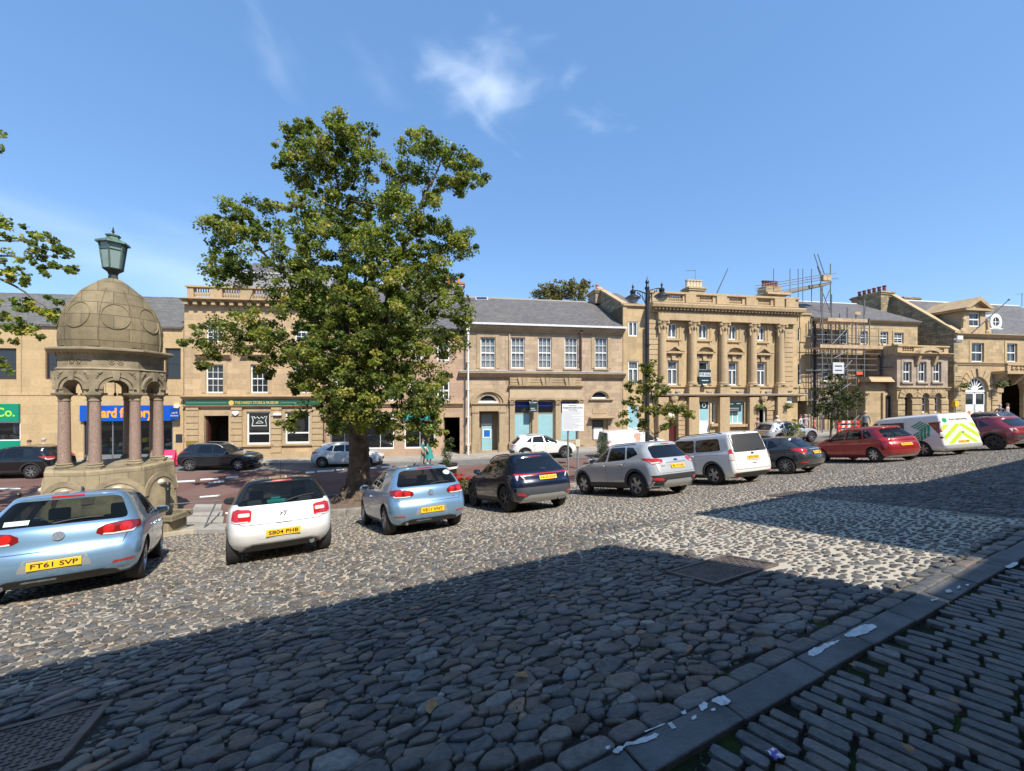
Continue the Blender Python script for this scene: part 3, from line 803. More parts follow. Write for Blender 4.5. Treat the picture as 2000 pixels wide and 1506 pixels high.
def wall_mesh(x0, x1, z0, z1, ops, y=0.0, reveal=.2, depth=6.0, sides=True):
 """front wall with openings (xa,xb,za,zb,kind); kind 'arch' rounds the head"""
 mb = MB()
 xs = sorted(set([x0, x1] + [o[0] for o in ops] + [o[1] for o in ops])); zs = sorted(set([z0, z1] + [o[2] for o in ops] + [o[3] for o in ops]))
 xs = [x for x in xs if x0 - 1e-6 <= x <= x1 + 1e-6]; zs = [z for z in zs if z0 - 1e-6 <= z <= z1 + 1e-6]
 for i in range(len(xs) - 1):
  for j in range(len(zs) - 1):
   cx, cz = (xs[i] + xs[i+1]) / 2, (zs[j] + zs[j+1]) / 2
   if any(o[0] < cx < o[1] and o[2] < cz < o[3] for o in ops): continue
   mb.quad((xs[i], y, zs[j]), (xs[i+1], y, zs[j]), (xs[i+1], y, zs[j+1]), (xs[i], y, zs[j+1]))
 for o in ops:
  xa, xb, za, zb = o[:4]; yr = y + reveal
  if len(o) > 4 and o[4] == 'arch':
   r = (xb - xa) / 2; sp = max(za, zb - r); pts = arc_pts(xa, xb, sp, rise=zb - sp)
   h = len(pts) // 2
   for side in (0, 1):
    pp = pts[:h+1] if side == 0 else pts[h:]
    cor = (xa, zb) if side == 0 else (xb, zb)
    for a, b in zip(pp, pp[1:]):
     mb.add([(cor[0], y, cor[1]), (a[0], y, a[1]), (b[0], y, b[1])], [(0, 1, 2)])
   for a, b in zip(pts, pts[1:]):
    mb.quad((a[0], y, a[1]), (b[0], y, b[1]), (b[0], yr, b[1]), (a[0], yr, a[1]))
   mb.quad((xa, y, za), (xa, y, sp), (xa, yr, sp), (xa, yr, za)); mb.quad((xb, y, za), (xb, yr, za), (xb, yr, sp), (xb, y, sp))
  else:
   mb.quad((xa, y, za), (xa, y, zb), (xa, yr, zb), (xa, yr, za)); mb.quad((xb, y, za), (xb, yr, za), (xb, yr, zb), (xb, y, zb))
   mb.quad((xa, y, zb), (xb, y, zb), (xb, yr, zb), (xa, yr, zb))
  mb.quad((xa, y, za), (xa, yr, za), (xb, yr, za), (xb, y, za))
 if sides:
  mb.quad((x0, y, z0), (x0, y, z1), (x0, y + depth, z1), (x0, y + depth, z0))
  mb.quad((x1, y, z0), (x1, y + depth, z0), (x1, y + depth, z1), (x1, y, z1))
  mb.quad((x0, y + depth, z0), (x0, y + depth, z1), (x1, y + depth, z1), (x1, y + depth, z0))
  mb.quad((x0, y, z1), (x1, y, z1), (x1, y + depth, z1), (x0, y + depth, z1))
 return mb
white_m = mat('white_paint', (0.72, 0.72, 0.70), .45, noise=.05, nscale=5)
brown_m = mat('brown_frame', (0.055, 0.028, 0.022), .5)
glass_dark = glass_mat('window_glass')
glass_shop = glass_mat('shop_glass', (0.012, 0.014, 0.016), .02)
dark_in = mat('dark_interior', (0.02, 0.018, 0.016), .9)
curtain_m = mat('net_curtain', (0.78, 0.79, 0.8), .9, noise=.2, nscale=14)
lead_m = mat('lead_flashing', (0.42, 0.42, 0.43), .6, .1, noise=.15)
black_m = mat('black_paint', (0.018, 0.018, 0.02), .4)
gold_m = mat('gold_lettering', (0.62, 0.42, 0.12), .5)
blueveil = mat('pale_blue_film', (0.27, 0.47, 0.52), .3, noise=.06, nscale=2)
def window(f, r, y=.12, cols=2, rows=2, frame=white_m, pane=None, fw=.07, bw=.028, meet=None, curtain=None, parent=None, arch=False, name='window', transom=None, back=.35):
 x0, x1, z0, z1 = r; par = parent or f.root; mb = MB()
 zt = z1
 if arch: zt = max(z0, z1 - (x1 - x0) / 2)
 mb.box(x0, x0 + fw, y, y + .06, z0, zt); mb.box(x1 - fw, x1, y, y + .06, z0, zt)
 mb.box(x0 + fw, x1 - fw, y, y + .06, z0, z0 + fw * 1.15)
 if arch:
  o, i_ = arc_pts(x0, x1, zt, rise=z1 - zt), arc_pts(x0 + fw, x1 - fw, zt, rise=z1 - zt - fw)
  for k in range(len(o) - 1):
   mb.add([(o[k][0], y, o[k][1]), (o[k+1][0], y, o[k+1][1]), (i_[k+1][0], y, i_[k+1][1]), (i_[k][0], y, i_[k][1])], [(0, 1, 2, 3)])
  mb.box(x0 + fw, x1 - fw, y + .005, y + .05, zt - fw / 2, zt + fw / 2)
 else:
  mb.box(x0 + fw, x1 - fw, y, y + .06, z1 - fw, z1)
 xi0, xi1, zi0, zi1 = x0 + fw, x1 - fw, z0 + fw * 1.15, (zt if arch else z1 - fw)
 for c in range(1, cols):
  x = xi0 + (xi1 - xi0) * c / cols; mb.box(x - bw / 2, x + bw / 2, y + .012, y + .05, zi0, (transom[1] if transom and transom[0] == 'below' else zi1))
 for q in range(1, rows):
  z = zi0 + (zi1 - zi0) * q / rows
  th = fw * .55 if (meet and q == meet) else bw / 2
  mb.box(xi0, xi1, y + .008, y + .052, z - th, z + th)
 if transom and transom[0] == 'below':
  mb.box(xi0, xi1, y + .006, y + .056, transom[1] - fw * .5, transom[1] + fw * .5)
 w = mb.build(name, frame, par)
 p = MB()
 if arch: p.prism([(xi0, zi0), (xi1, zi0)] + arc_pts(xi0, xi1, zi1, rise=z1 - fw - zi1)[::-1], y + .034, y + .04)
 else: p.box(xi0, xi1, y + .034, y + .04, zi0, zi1)
 p.build('pane', pane or (glass_mat('clear_pane', (0.02, 0.025, 0.03), .03, .93, (.93, .95, .96)) if curtain else glass_dark), w)
 if curtain:
  n = 30; vs, fs = [], []
  for i in range(n + 1):
   x = xi0 + (xi1 - xi0) * i / n; yy = y + .12 + .035 * math.sin(i * 2.3) + .02 * math.sin(i * 5.1)
   vs += [(x, yy, zi0), (x, yy, zi1)]
  for i in range(n): fs.append((2*i, 2*i+2, 2*i+3, 2*i+1))
  mesh_obj('curtain', vs, fs, curtain_m, w)
  MBk = MB().box(x0, x1, y + .2, y + .22, z0, z1); MBk.build('backing', dark_in, w)
 return w
def surround(f, r, y=-.04, w=.16, m=None, sill=True, name='architrave', sillw=.1, head=0.0):
 x0, x1, z0, z1 = r; mb = MB()
 mb.box(x0 - w, x0, y, .02, z0, z1 + w); mb.box(x1, x1 + w, y, .02, z0, z1 + w); mb.box(x0, x1, y, .02, z1, z1 + w)
 if sill: mb.box(x0 - w - .05, x1 + w + .05, y - .1, .02, z0 - .14, z0)
 return mb.build(name, m, f.root, bevel=.01)
def band(f, x0, x1, z0, z1, out, m, name='cornice', prof=None, ends=True, y0=0.02):
 """moulded band: stepped profile out to 'out'"""
 prof = prof or [(0, .35), (.35, .55), (.5, .75), (.8, 1.0), (1.0, 1.0)]
 h = z1 - z0
 pts = [(y0, z0)]
 for t, o in prof: pts += [(-out * o, z0 + h * t)]
 pts += [(-out, z1), (y0, z1 + .02)]
 mb = MB(); mb.prismx(pts, x0, x1)
 return mb.build(name, m, f.root)
def baluster_run(f, x0, x1, z0, z1, y, m, n, r=.07, name='balustrade'):
 mb = MB(); h = z1 - z0
 for i in range(n):
  x = x0 + (x1 - x0) * (i + .5) / n
  mb.lathe([(r*.8, 0), (r*.8, h*.08), (r*.5, h*.12), (r*1.05, h*.32), (r*.95, h*.42), (r*.45, h*.75), (r*.6, h*.85), (r*.85, h*.9), (r*.85, h)], 8, (x, y, z0), cap=False)
 return mb.build(name, m, f.root, smooth=True)
def gable_roof(f, x0, x1, ze, zr, m, run=4.5, over=.15, name='roof', back=4.5, ridge_m=None, th=.1):
 mb = MB()
 pts = [(-over, ze), (run, zr), (run + back, ze), (run + back, ze - .12), (run, zr - th - .05), (-over, ze - th)]
 mb.prismx(pts, x0, x1)
 o = mb.build(name, m, f.root)
 if ridge_m: MB().prismx([(run - .14, zr - .09), (run, zr + .06), (run + .14, zr - .09)], x0, x1).build('ridge', ridge_m, o)
 return o
def chimney(f, x0, x1, y0, y1, z0, z1, m, pots, potm, ph=.7, pr=.14, parent=None, axis='x'):
 mb = MB(); mb.box(x0, x1, y0, y1, z0, z1 - .35); mb.box(x0 - .08, x1 + .08, y0 - .08, y1 + .08, z1 - .35, z1 - .2); mb.box(x0 - .14, x1 + .14, y0 - .14, y1 + .14, z1 - .2, z1 - .08); mb.box(x0 - .04, x1 + .04, y0 - .04, y1 + .04, z1 - .08, z1)
 c = mb.build('chimney', m, parent or f.root)
 for i in range(pots):
  t = (i + .5) / pots
  cx, cy = (x0 + (x1 - x0) * t, (y0 + y1) / 2) if axis == 'x' else ((x0 + x1) / 2, y0 + (y1 - y0) * t)
  MB().lathe([(pr, 0), (pr*.9, ph*.1), (pr*.82, ph*.8), (pr*1.05, ph*.86), (pr*1.05, ph), (pr*.7, ph), (pr*.7, ph*.5)], 12, (cx, cy, z1), cap=False).build('chimney_pot', potm, c, smooth=True)
 return c
def downpipe(f, x, z0, z1, m, y=-.1, r=.05, name='downpipe', head=True):
 mb = MB(); mb.tube([(x, y, z0), (x, y, z1)], r, 8)
 if head: mb.box(x - .12, x + .12, y - .1, y + .1, z1, z1 + .22)
 z = z0 + 1
 while z < z1: mb.box(x - r*1.5, x + r*1.5, y - r*1.4, 0.0, z, z + .05); z += 2
 return mb.build(name, m, f.root)
warm = stone_mat('warm_ashlar', (0.467, 0.338, 0.203), .15, 1.0, .36, .80, .22)
warm2 = stone_mat('shop_stone', (0.482, 0.347, 0.190), .08, 1.4, .6, .9, .15)
buff = stone_mat('buff_ashlar', (0.410, 0.309, 0.213), .16, .62, .30, .78, .35)
pinkst = stone_mat('pink_sandstone', (0.423, 0.293, 0.207), .10, 1.2, .35, .93, .15)
gold = stone_mat('golden_ashlar', (0.462, 0.338, 0.188), .12, 1.1, .42, .90, .28)
gold_d = stone_mat('golden_dressings', (0.444, 0.327, 0.193), .04, 3.0, 3.0, .92, .30)
buff_d = stone_mat('buff_dressings', (0.395, 0.300, 0.190), .05, 2.6, 2.6, .92, .38)
rubble = stone_mat('rubble_stone', (0.33, 0.265, 0.165), .30, .5, .24, .55, .6, bump=.9, mortar=.014)
endst = stone_mat('end_ashlar', (0.410, 0.304, 0.175), .16, .75, .32, .72, .3)
pinkg = stone_mat('pink_grey_stone', (0.360, 0.288, 0.221), .14, .7, .32, .82, .3)
slate = slate_mat('grey_slate', (0.112, 0.103, 0.099))
slate_b = slate_mat('blue_slate', (0.105, 0.10, 0.112), lichen=.1)
slate_br = slate_mat('brown_slate', (0.13, 0.11, 0.098), lichen=.4)
slate_dk = slate_mat('dark_slate', (0.10, 0.095, 0.095), bw=.4, bh=.28)
# =================================================== A: shops on the far corner
def bld_shops():
 f = Fac('shop_building', 'plain buff stone shops with brown framed upper windows behind the drinking fountain', 358, R(7))
 x0, x1 = f.X(-420), 0.0
 ze = f.Z(200, 637); ops = []; wins = []
 for a, b in ((-190, -150), (-100, -62), (-20, 32), (88, 130), (150, 190), (215, 255), (322, 353)):
  r = f.rect(a, 680, b, 741); ops.append(r); wins.append(r)
 s1 = f.rect(-150, 789, 40, 878); s2 = f.rect(163, 822, 338, 893)
 ops += [(s1[0], s1[1], .05, s1[3]), (s2[0], s2[1], .05, s2[3])]
 wall_mesh(x0, x1, -.6, ze, ops, reveal=.16, depth=7).build('wall', warm2, f.root)
 for r in wins: window(f, r, .1, 1, 2, brown_m, fw=.09, meet=None)
 band(f, x0, x1, ze - .1, ze + .05, .14, mat('grey_gutter', (0.16, 0.15, 0.14), .6), 'gutter')
 for px in (42, 206, -120):
  x = f.X(px); MB().box(x - .03, x + .03, -.012, .01, f.Z(px, 770), ze - .1).build('pilaster_strip', mat('joint_line', (0.3, 0.22, 0.13), .9), f.root)
 MB().box(x0, x1, -.03, .01, f.Z(100, 772), f.Z(100, 768)).build('string_course', warm2, f.root)
 zr = f.Z(150, 577, 5.0)
 gable_roof(f, x0, x1 - .02, ze, zr, slate_mat('tile_grey', (0.115, 0.11, 0.10), .2, .35, .3), run=5, ridge_m=slate_dk)
 g = mat('shop_green', (0.0, 0.22, 0.135), .45); fr = f
 xa, xb = s1[0], s1[1]; zf0 = f.Z(20, 823); zsill = f.Z(20, 861)
 sh = f.sub('shop_sign', 'green shop fascia with lime letters at the frame edge', 'shop sign', xb, 0, zf0)
 wd = xb - xa; hs = s1[3] - zf0
 MB().box(-wd, -.02, -.12, .02, 0, hs).build('board', g, sh)
 lime = mat('lime_letters', (0.36, 0.78, 0.05), .5)
 xt = f.X(14) - xb
 text('Co.', 'lettering', .78, lime, sh, (xt, -.13, hs * .5), bold=.014)
 MB().box(xa, xb - .02, .02, .1, .0, zsill).build('stall_riser', g, f.root)
 w = MB(); w.box(xa, xb - .02, .06, .11, zf0 - .1, zf0); w.box(xb - .1, xb - .02, .06, .11, zsill, zf0); w.box(xa, xb, .06, .13, zsill, zsill + .07)
 ww = w.build('shop_window', white_m, f.root)
 MB().box(xa, xb - .1, .085, .09, zsill + .07, zf0 - .1).build('pane', glass_mat('shop_clear', (0.015, 0.018, 0.02), .02, .7, (.85, .88, .88)), ww)
 dsp = MB(); dsp.box(xa, xb - .1, .5, .55, zsill, zf0)
 dsp.build('backboard', dark_in, ww)
 rr = random.Random(3)
 dm = [mat('goods_red', (.5, .04, .03), .6), mat('goods_white', (.6, .6, .6), .6), mat('goods_lime', (.4, .6, .05), .6)]
 for i, mm in enumerate(dm):
  for k in range(5):
   x = xb - .3 - rr.random() * 3.2; MB().box(x, x + rr.uniform(.15, .4), .2, .4, zsill + .07, zsill + rr.uniform(.12, .4)).build('goods', mm, ww)
 px0, px1 = f.X(22), f.X(40)
 pp = MB().box(px0, px1 - .05, .12, .13, zsill + .45, zf0 - .12).build('poster', mat('poster_white', (.75, .76, .78), .6), ww)
 pm = mat('print_blue', (.1, .2, .45), .7); cx = (px0 + px1) / 2
 MB().prism([(cx - .12, zsill + .5), (cx + .1, zsill + .5), (cx + .16, zsill + 1.0), (cx + .05, zsill + 1.08), (cx - .06, zsill + 1.08), (cx - .18, zsill + 1.0)], .114, .119).build('print', pm, ww)
 xa, xb = s2[0], s2[1]; zf0 = f.Z(250, 822); zf1 = f.Z(250, 792)
 blue = mat('shop_blue', (0.0, 0.075, 0.42), .4); org = mat('orange_letters', (0.95, 0.36, 0.02), .5)
 sg = f.sub('shop_sign', 'bright blue shop fascia with fat orange letters behind the fountain columns', 'shop sign', (xa + xb) / 2, 0, zf0)
 hw = (f.X(341) - f.X(160)) / 2
 MB().box(-hw, hw, -.16, .02, 0, zf1 - zf0).build('board', blue, sg)
 xl, xr = f.X(192) - (xa + xb) / 2, f.X(302) - (xa + xb) / 2
 text('card factory', 'lettering', .86, org, sg, ((xl + xr) / 2, -.17, (zf1 - zf0) * .5), width=xr - xl, bold=.03)
 xs_ = f.X(341); zs_ = f.Z(345, 819)
 ps = f.sub('projecting_sign', 'small dark blue hanging sign at the end of the blue fascia', 'sign', xs_, -.35, zs_)
 MB().box(-.02, .5, -.04, .04, 0, .72).build('board', mat('sign_navy', (0.0, 0.045, 0.24), .4), ps)
 text('card', 'lettering', .2, white_m, ps, (.24, -.045, .46)); text('factory', 'lettering', .17, white_m, ps, (.24, -.045, .27))
 MB().tube([(.1, 0, .72), (.1, .35, .78)], .02).build('bracket', black_m, ps)
 ab = f.sub('alarm_box', 'cream alarm box beside the blue fascia end', 'alarm box', f.X(346), 0, f.Z(346, 797))
 MB().prism([(-.2, .1), (-.12, 0), (.12, 0), (.2, .1), (.12, .3), (-.12, .3)], -.1, .0).build('case', mat('cream_plastic', (.7, .6, .42), .5), ab)
 w = MB()
 for px in (163, 219, 272, 310, 336):
  x = f.X(px); w.box(x - .03, x + .03, .05, .12, .05, zf0)
 w.box(xa, xb, .05, .12, .0, .35)
 ww = w.build('shop_window', mat('alu_frame', (.25, .26, .28), .4, .5), f.root)
 MB().box(xa, xb, .085, .09, .35, zf0).build('pane', glass_mat('shop_clear'), ww)
 MB().box(xa, xb, 1.3, 1.35, 0, zf0).build('backboard', dark_in, ww)
 cols = [(.05, .2, .6), (.7, .7, .72), (.75, .65, .05), (.5, .1, .3), (.1, .45, .5)]
 for i, c in enumerate(cols):
  mm = mat('cards_%d' % i, c, .6)
  for k in range(7):
   x = rr.uniform(xa + .2, xb - .5); z = rr.choice([.4, .55, .8, 1.1]) + rr.random() * .1
   MB().box(x, x + rr.uniform(.12, .35), .3 + rr.random() * .6, .95, z, z + rr.uniform(.1, .28)).build('goods', mm, ww)
 for k, (c, t) in enumerate((((.0, .06, .4), 0), ((.8, .62, .03), 1), ((.0, .06, .4), 2), ((.8, .62, .03), 3))):
  a = f.rect(183, 829 + k * 8.5, 188, 836 + k * 8.5)
  MB().box(a[0], a[1], .06, .08, a[2], a[3]).build('sticker', mat('st%d' % t, c, .5), ww)
 pq = f.sub('wall_plaque', 'dark slate wall plaque between the card shop and the green fascia shop', 'plaque', f.X(350), 0, f.Z(350, 864))
 MB().box(-.2, .2, -.03, .01, 0, .55).build('plate', mat('plaque', (.03, .03, .035), .4), pq)
 return f
bld_shops()
def pier(f, px0, px1, z0, z1, m, out=.14, bandh=.42, name='pilaster'):
 xa, xb = f.X(px0), f.X(px1); mb = MB(); z = z0
 while z < z1 - .05:
  zz = min(z + bandh, z1); mb.box(xa, xb, -out, .02, z + .025, zz - .025); mb.box(xa + .04, xb - .04, -out + .05, .02, zz - .025, zz + .025); z = zz
 return mb.build(name, m, f.root, bevel=.012)
# =================================================== B: museum shop
def bld_museum():
 f = Fac('museum_shop_building', 'three storey stone shop with balustrade and long green fascia beside the big tree', 360, R(7))
 x0, x1 = 0.0, f.X(636); zc = f.Z(400, 590)
 zsc0, zsc1 = f.Z(450, 781), f.Z(450, 773)
 ops, wins = [], []
 for c in (419, 506.5, 592):
  r = f.rect(c - 16, 629, c + 16, 668); ops.append(r); wins.append((r, 3, 4))
  r = f.rect(c - 17, 712, c + 17, 767.5); ops.append(r); wins.append((r, 3, 4))
 door = f.rect(399, 812, 447, 893); door = (door[0], door[1], .05, door[3])
 w1 = f.rect(482, 804, 528, 868); w2 = f.rect(557, 804, 605, 866)
 ops += [door, w1, w2]
 wall_mesh(x0, x1, -.7, zc, ops, reveal=.22, depth=8).build('wall', warm, f.root)
 for r, c, q in wins: window(f, r, .1, c, q, meet=2)
 for c in (419, 506.5, 592):
  r = f.rect(c - 17, 712, c + 17, 767.5); surround(f, r, w=.24, m=gold_d, sill=False)
  band(f, r[0] - .55, r[1] + .55, f.Z(c, 701), f.Z(c, 692), .32, gold_d, 'hood')
  r2 = f.rect(c - 16, 629, c + 16, 668)
  mb = MB(); mb.box(r2[0] - .35, r2[1] + .35, -.2, .02, r2[2] - .26, r2[2] - .02);
  for xx in (r2[0] - .25, r2[1] + .05): mb.box(xx, xx + .22, -.14, .02, r2[2] - .5, r2[2] - .26)
  mb.build('sill', gold_d, f.root, bevel=.01)
  surround(f, r2, w=.16, m=gold_d, sill=False)
 band(f, x0 - .05, x1, zc, f.Z(400, 586), .55, gold_d, 'cornice')
 mb = MB()
 n = 16
 for i in range(n):
  x = x0 + .3 + (x1 - x0 - .6) * i / (n - 1); mb.box(x - .12, x + .12, -.38, .02, zc - .24, zc)
 mb.build('modillion_edge', gold_d, f.root)
 zb0, zb1 = f.Z(400, 580), f.Z(400, 561); ztop = f.Z(400, 558)
 mb = MB(); mb.box(x0 + .1, x1, .05, .45, zc + .2, zb0); mb.box(x0 + .02, x1, -.02, .5, zb1, ztop)
 peds = [(361, 376), (410, 432), (468, 492), (530, 552), (590, 612)]
 for a, b in peds: mb.box(max(f.X(a), .12), f.X(b), .06, .44, zb0, zb1)
 mb.build('parapet', gold_d, f.root)
 for (a, b), (c, d) in zip(peds, peds[1:]): baluster_run(f, f.X(b), f.X(c), zb0, zb1, .25, gold_d, 7)
 zr0 = ztop - .5; zr1 = f.Z(480, 533, 3.0); zr2 = f.Z(480, 513, 4.6)
 xa, xb = f.X(424, 1.2), x1 - .3
 mb = MB(); mb.prismx([(1.2, zr0 - 1), (1.2, zr0 + .2), (3.0, zr1), (8, zr1), (8, zr0 - 1)], xa, xb)
 rf = mb.build('roof', slate_mat('lead_roof', (.19, .18, .2), .08, .9, 9.0, .05), f.root)
 mb = MB(); mb.prismx([(3.1, zr1), (4.6, zr2), (6.1, zr1)], xa + .8, xb); mb.build('roof_lantern', slate_b, rf)
 MB().box(xa - .05, xb, 2.85, 3.1, zr1 - .06, zr1 + .06).build('flashing', lead_m, rf)
 band(f, x0 - .05, x1, zsc0 - .02, zsc1, .4, gold_d, 'string_course')
 fz0, fz1 = f.Z(470, 791.5), f.Z(470, 782)
 sg = f.sub('shop_sign', 'long dark green fascia board with gold museum lettering', 'shop sign', f.X(365), 0, fz0)
 L = f.X(634) - f.X(365)
 grn = mat('museum_green', (0.018, 0.10, 0.062), .45)
 MB().box(0, L, -.2, .02, 0, fz1 - fz0).build('board', grn, sg)
 pale = mat('pale_green_line', (.16, .3, .22), .5)
 h = fz1 - fz0
 for a, b in ((366, 446), (548, 582)): MB().box(f.X(a) - f.X(365) + .05, f.X(b) - f.X(365), -.206, -.2, h * .46, h * .56).build('line', pale, sg)
 ca = f.X(455) - f.X(365)
 MB().prism([(ca + .17 * math.cos(PI * i / 8), h / 2 + .17 * math.sin(PI * i / 8)) for i in range(16)], -.215, -.2).build('roundel', gold_m, sg)
 tx0, tx1 = f.X(462) - f.X(365), f.X(546) - f.X(365)
 text('THE HARDY STORE & MUSEUM', 'lettering', .27, gold_m, sg, ((tx0 + tx1) / 2, -.206, h * .5), width=tx1 - tx0, bold=.004)
 for a, b in ((365, 389), (453, 474), (531, 551), (611, 632)): pier(f, a, b, .3, fz0 - .12, gold_d)
 band(f, x0, x1, fz0 - .16, fz0 - .02, .22, gold_d, 'lintel_band')
 surround(f, door, w=.36, m=gold_d, sill=False, name='door_surround')
 mb = MB(); mb.box(door[0], door[0] + .12, .2, .5, door[2], door[3]); mb.box(door[1] - .08, door[1], .2, .3, door[2], door[3])
 dd = mb.build('door', mat('oxblood', (.07, .025, .02), .5), f.root)
 MB().box(door[0] - .1, door[1] + .1, 1.8, 1.85, 0, door[3] + .1).build('hall', dark_in, dd)
 MB().box(door[0] + .9, door[0] + 1.0, 1.4, 1.75, .05, door[3] * .8).build('inner_frame', mat('hall_grey', (.06, .06, .065), .6), dd)
 for r in (w1, w2):
  zt = r[2] + (r[3] - r[2]) * .33
  w = window(f, r, .08, 1, 1, fw=.1, pane=glass_shop, transom=('below', zt))
  surround(f, r, w=.18, m=gold_d, sill=True)
 r = w1; cx = (r[0] + r[1]) / 2; cz = r[2] + (r[3] - r[2]) * .71
 k = .95
 out = [(-.5, -.36), (.5, -.36), (.42, .06), (.52, .36), (.36, .3), (.26, .18), (.14, .3), (-.0, .16), (-.14, .3), (-.26, .18), (-.36, .3), (-.52, .36), (-.42, .06)]
 ems = MB(); pts = [(cx + a * k, .105, cz + b * k) for a, b in out]; ems.tube(pts + pts[:1], .032, 4)
 ems.tube([(cx - .2, .105, cz - .16), (cx - .05, .105, cz), (cx + .12, .105, cz - .02), (cx + .26, .105, cz - .14), (cx - .22, .105, cz - .16)], .022, 4)
 ems.build('window_emblem', mat('etched_white', (.55, .62, .6), .6), f.root)
 mb = MB(); mb.box(x0 - .02, x1, -.1, .02, -.7, .35); mb.build('plinth', gold_d, f.root)
 br = f.sub('brass_plaque', 'brass plate on the pier left of the museum shop door', 'plaque', f.X(376), -.15, f.Z(376, 870))
 MB().box(-.3, .3, -.02, .02, 0, .32).build('plate', mat('brass', (.5, .32, .07), .35, .7), br)
 al = f.sub('alarm_box', 'white shield shaped alarm box on the pier right of the shop door', 'alarm box', f.X(463), -.15, f.Z(463, 812))
 MB().prism([(-.2, .32), (-.2, .16), (0, 0), (.2, .16), (.2, .32)], -.09, .01).build('case', white_m, al)
 a2 = f.sub('wall_lamp', 'small white box light on the second pier of the museum shop', 'wall lamp', f.X(545), -.15, f.Z(545, 811))
 MB().box(-.25, .25, -.16, .01, 0, .17).build('case', white_m, a2)
 downpipe(f, x1 - .1, .1, zc - .3, mat('brown_pipe', (.1, .05, .045), .5))
bld_museum()
# =================================================== C: plain house behind the tree
def bld_plain():
 f = Fac('plain_stone_house', 'plain pinkish stone house with white casements and slate roof hidden behind the tree', 637, R(7))
 x0, x1 = 0.0, f.X(904.5); ze = f.Z(850, 644)
 ops, wins = [], []
 for c in (668, 716, 760, 812, 866):
  for t, b in ((664, 705), (743, 783)):
   r = f.rect(c - 12, t, c + 12, b); ops.append(r); wins.append(r)
 pas = f.rect(866, 815, 898, 885); pas = (pas[0], pas[1], -.3, pas[3])
 s1 = f.rect(645, 822, 700, 885); s2 = f.rect(715, 822, 770, 885); s3 = f.rect(790, 820, 850, 885)
 s1, s2, s3 = [(a, b, .55, d) for a, b, c, d in (s1, s2, s3)]
 ops += [pas, s1, s2, s3]
 wall_mesh(x0, x1, -.7, ze, ops, reveal=.14, depth=8).build('wall', pinkst, f.root)
 for r in wins: window(f, r, .05, 2, 2, fw=.1, meet=1, bw=.07)
 zr = f.Z(832, 556, 5.5)
 gable_roof(f, x0, x1, ze + .05, zr, slate_b, run=5.5, over=.3, ridge_m=lead_m)
 MB().box(x0, x1 - .02, -.36, -.2, ze - .1, ze + .04).build('gutter', black_m, f.root)
 band(f, x0, x1, f.Z(880, 794), f.Z(880, 787), .22, gold_d, 'string_course')
 band(f, x0, x1, f.Z(880, 657), f.Z(880, 652), .08, pinkst, 'eaves_course')
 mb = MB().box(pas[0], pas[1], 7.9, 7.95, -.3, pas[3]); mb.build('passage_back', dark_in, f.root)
 MB().box(pas[0] - .01, pas[0] + .05, .2, 7.9, -.3, pas[3]).build('passage_wall', rubble, f.root)
 teal = mat('shop_teal', (.02, .28, .28), .5); gr = mat('shop_grey', (.12, .13, .14), .5)
 for r, m in ((s1, gr), (s2, white_m), (s3, white_m)):
  window(f, r, .06, 2, 1, frame=m, fw=.09, pane=glass_shop, name='shop_window')
 for (a, b, m, lab) in ((646, 704, gr, 'dark grey shop fascia half hidden by the lowest boughs'), (714, 772, white_m, 'white shop fascia seen through the middle of the crown'), (788, 852, teal, 'teal shop fascia next to the dark passage')):
  s = f.sub('shop_sign', lab, 'shop sign', f.X(a), 0, f.Z(a, 820))
  MB().box(0, f.X(b) - f.X(a), -.12, .02, 0, .5).build('board', m, s, bevel=.02)
  MB().box(-.03, f.X(b) - f.X(a) + .03, -.16, .02, .5, .56).build('trim', gold_d, s)
 ch = chimney(f, f.X(868, 6), f.X(905, 6), 5.6, 6.6, zr - 1.2, zr + .35, stone_mat('red_brick', (.42, .17, .10), .2, .23, .075, .8, .2), 2, mat('terracotta', (.45, .16, .08), .8), .5)
bld_plain()
# =================================================== D: the old bank
def capital(f, x0, x1, z0, z1, y, m, name='capital', parent=None):
 """leafy capital: flared bell with curled leaves and an abacus"""
 mb = MB(); w = x1 - x0; h = z1 - z0; c = (x0 + x1) / 2
 mb.prism([(x0 + w*.12, z0), (x1 - w*.12, z0), (x1 - w*.06, z0 + h*.5), (x1 + w*.05, z1 - h*.12), (x0 - w*.05, z1 - h*.12), (x0 + w*.06, z0 + h*.5)], y, .02)
 mb.box(x0 - w*.1, x1 + w*.1, y - .05, .02, z1 - h*.12, z1)
 for r_, zz, n in ((.16, z0 + h*.28, 4), (.15, z0 + h*.6, 3)):
  for i in range(n):
   xx = x0 + w * (i + .5) / n
   mb.sphere((xx, y - .02, zz), w * .13, .05, h * .14, 7, 4)
 for sx in (x0 + w*.04, x1 - w*.04): mb.sphere((sx, y - .04, z1 - h*.24), w*.13, .07, h*.13, 8, 5)
 return mb.build(name, m, parent or f.root, smooth=True)
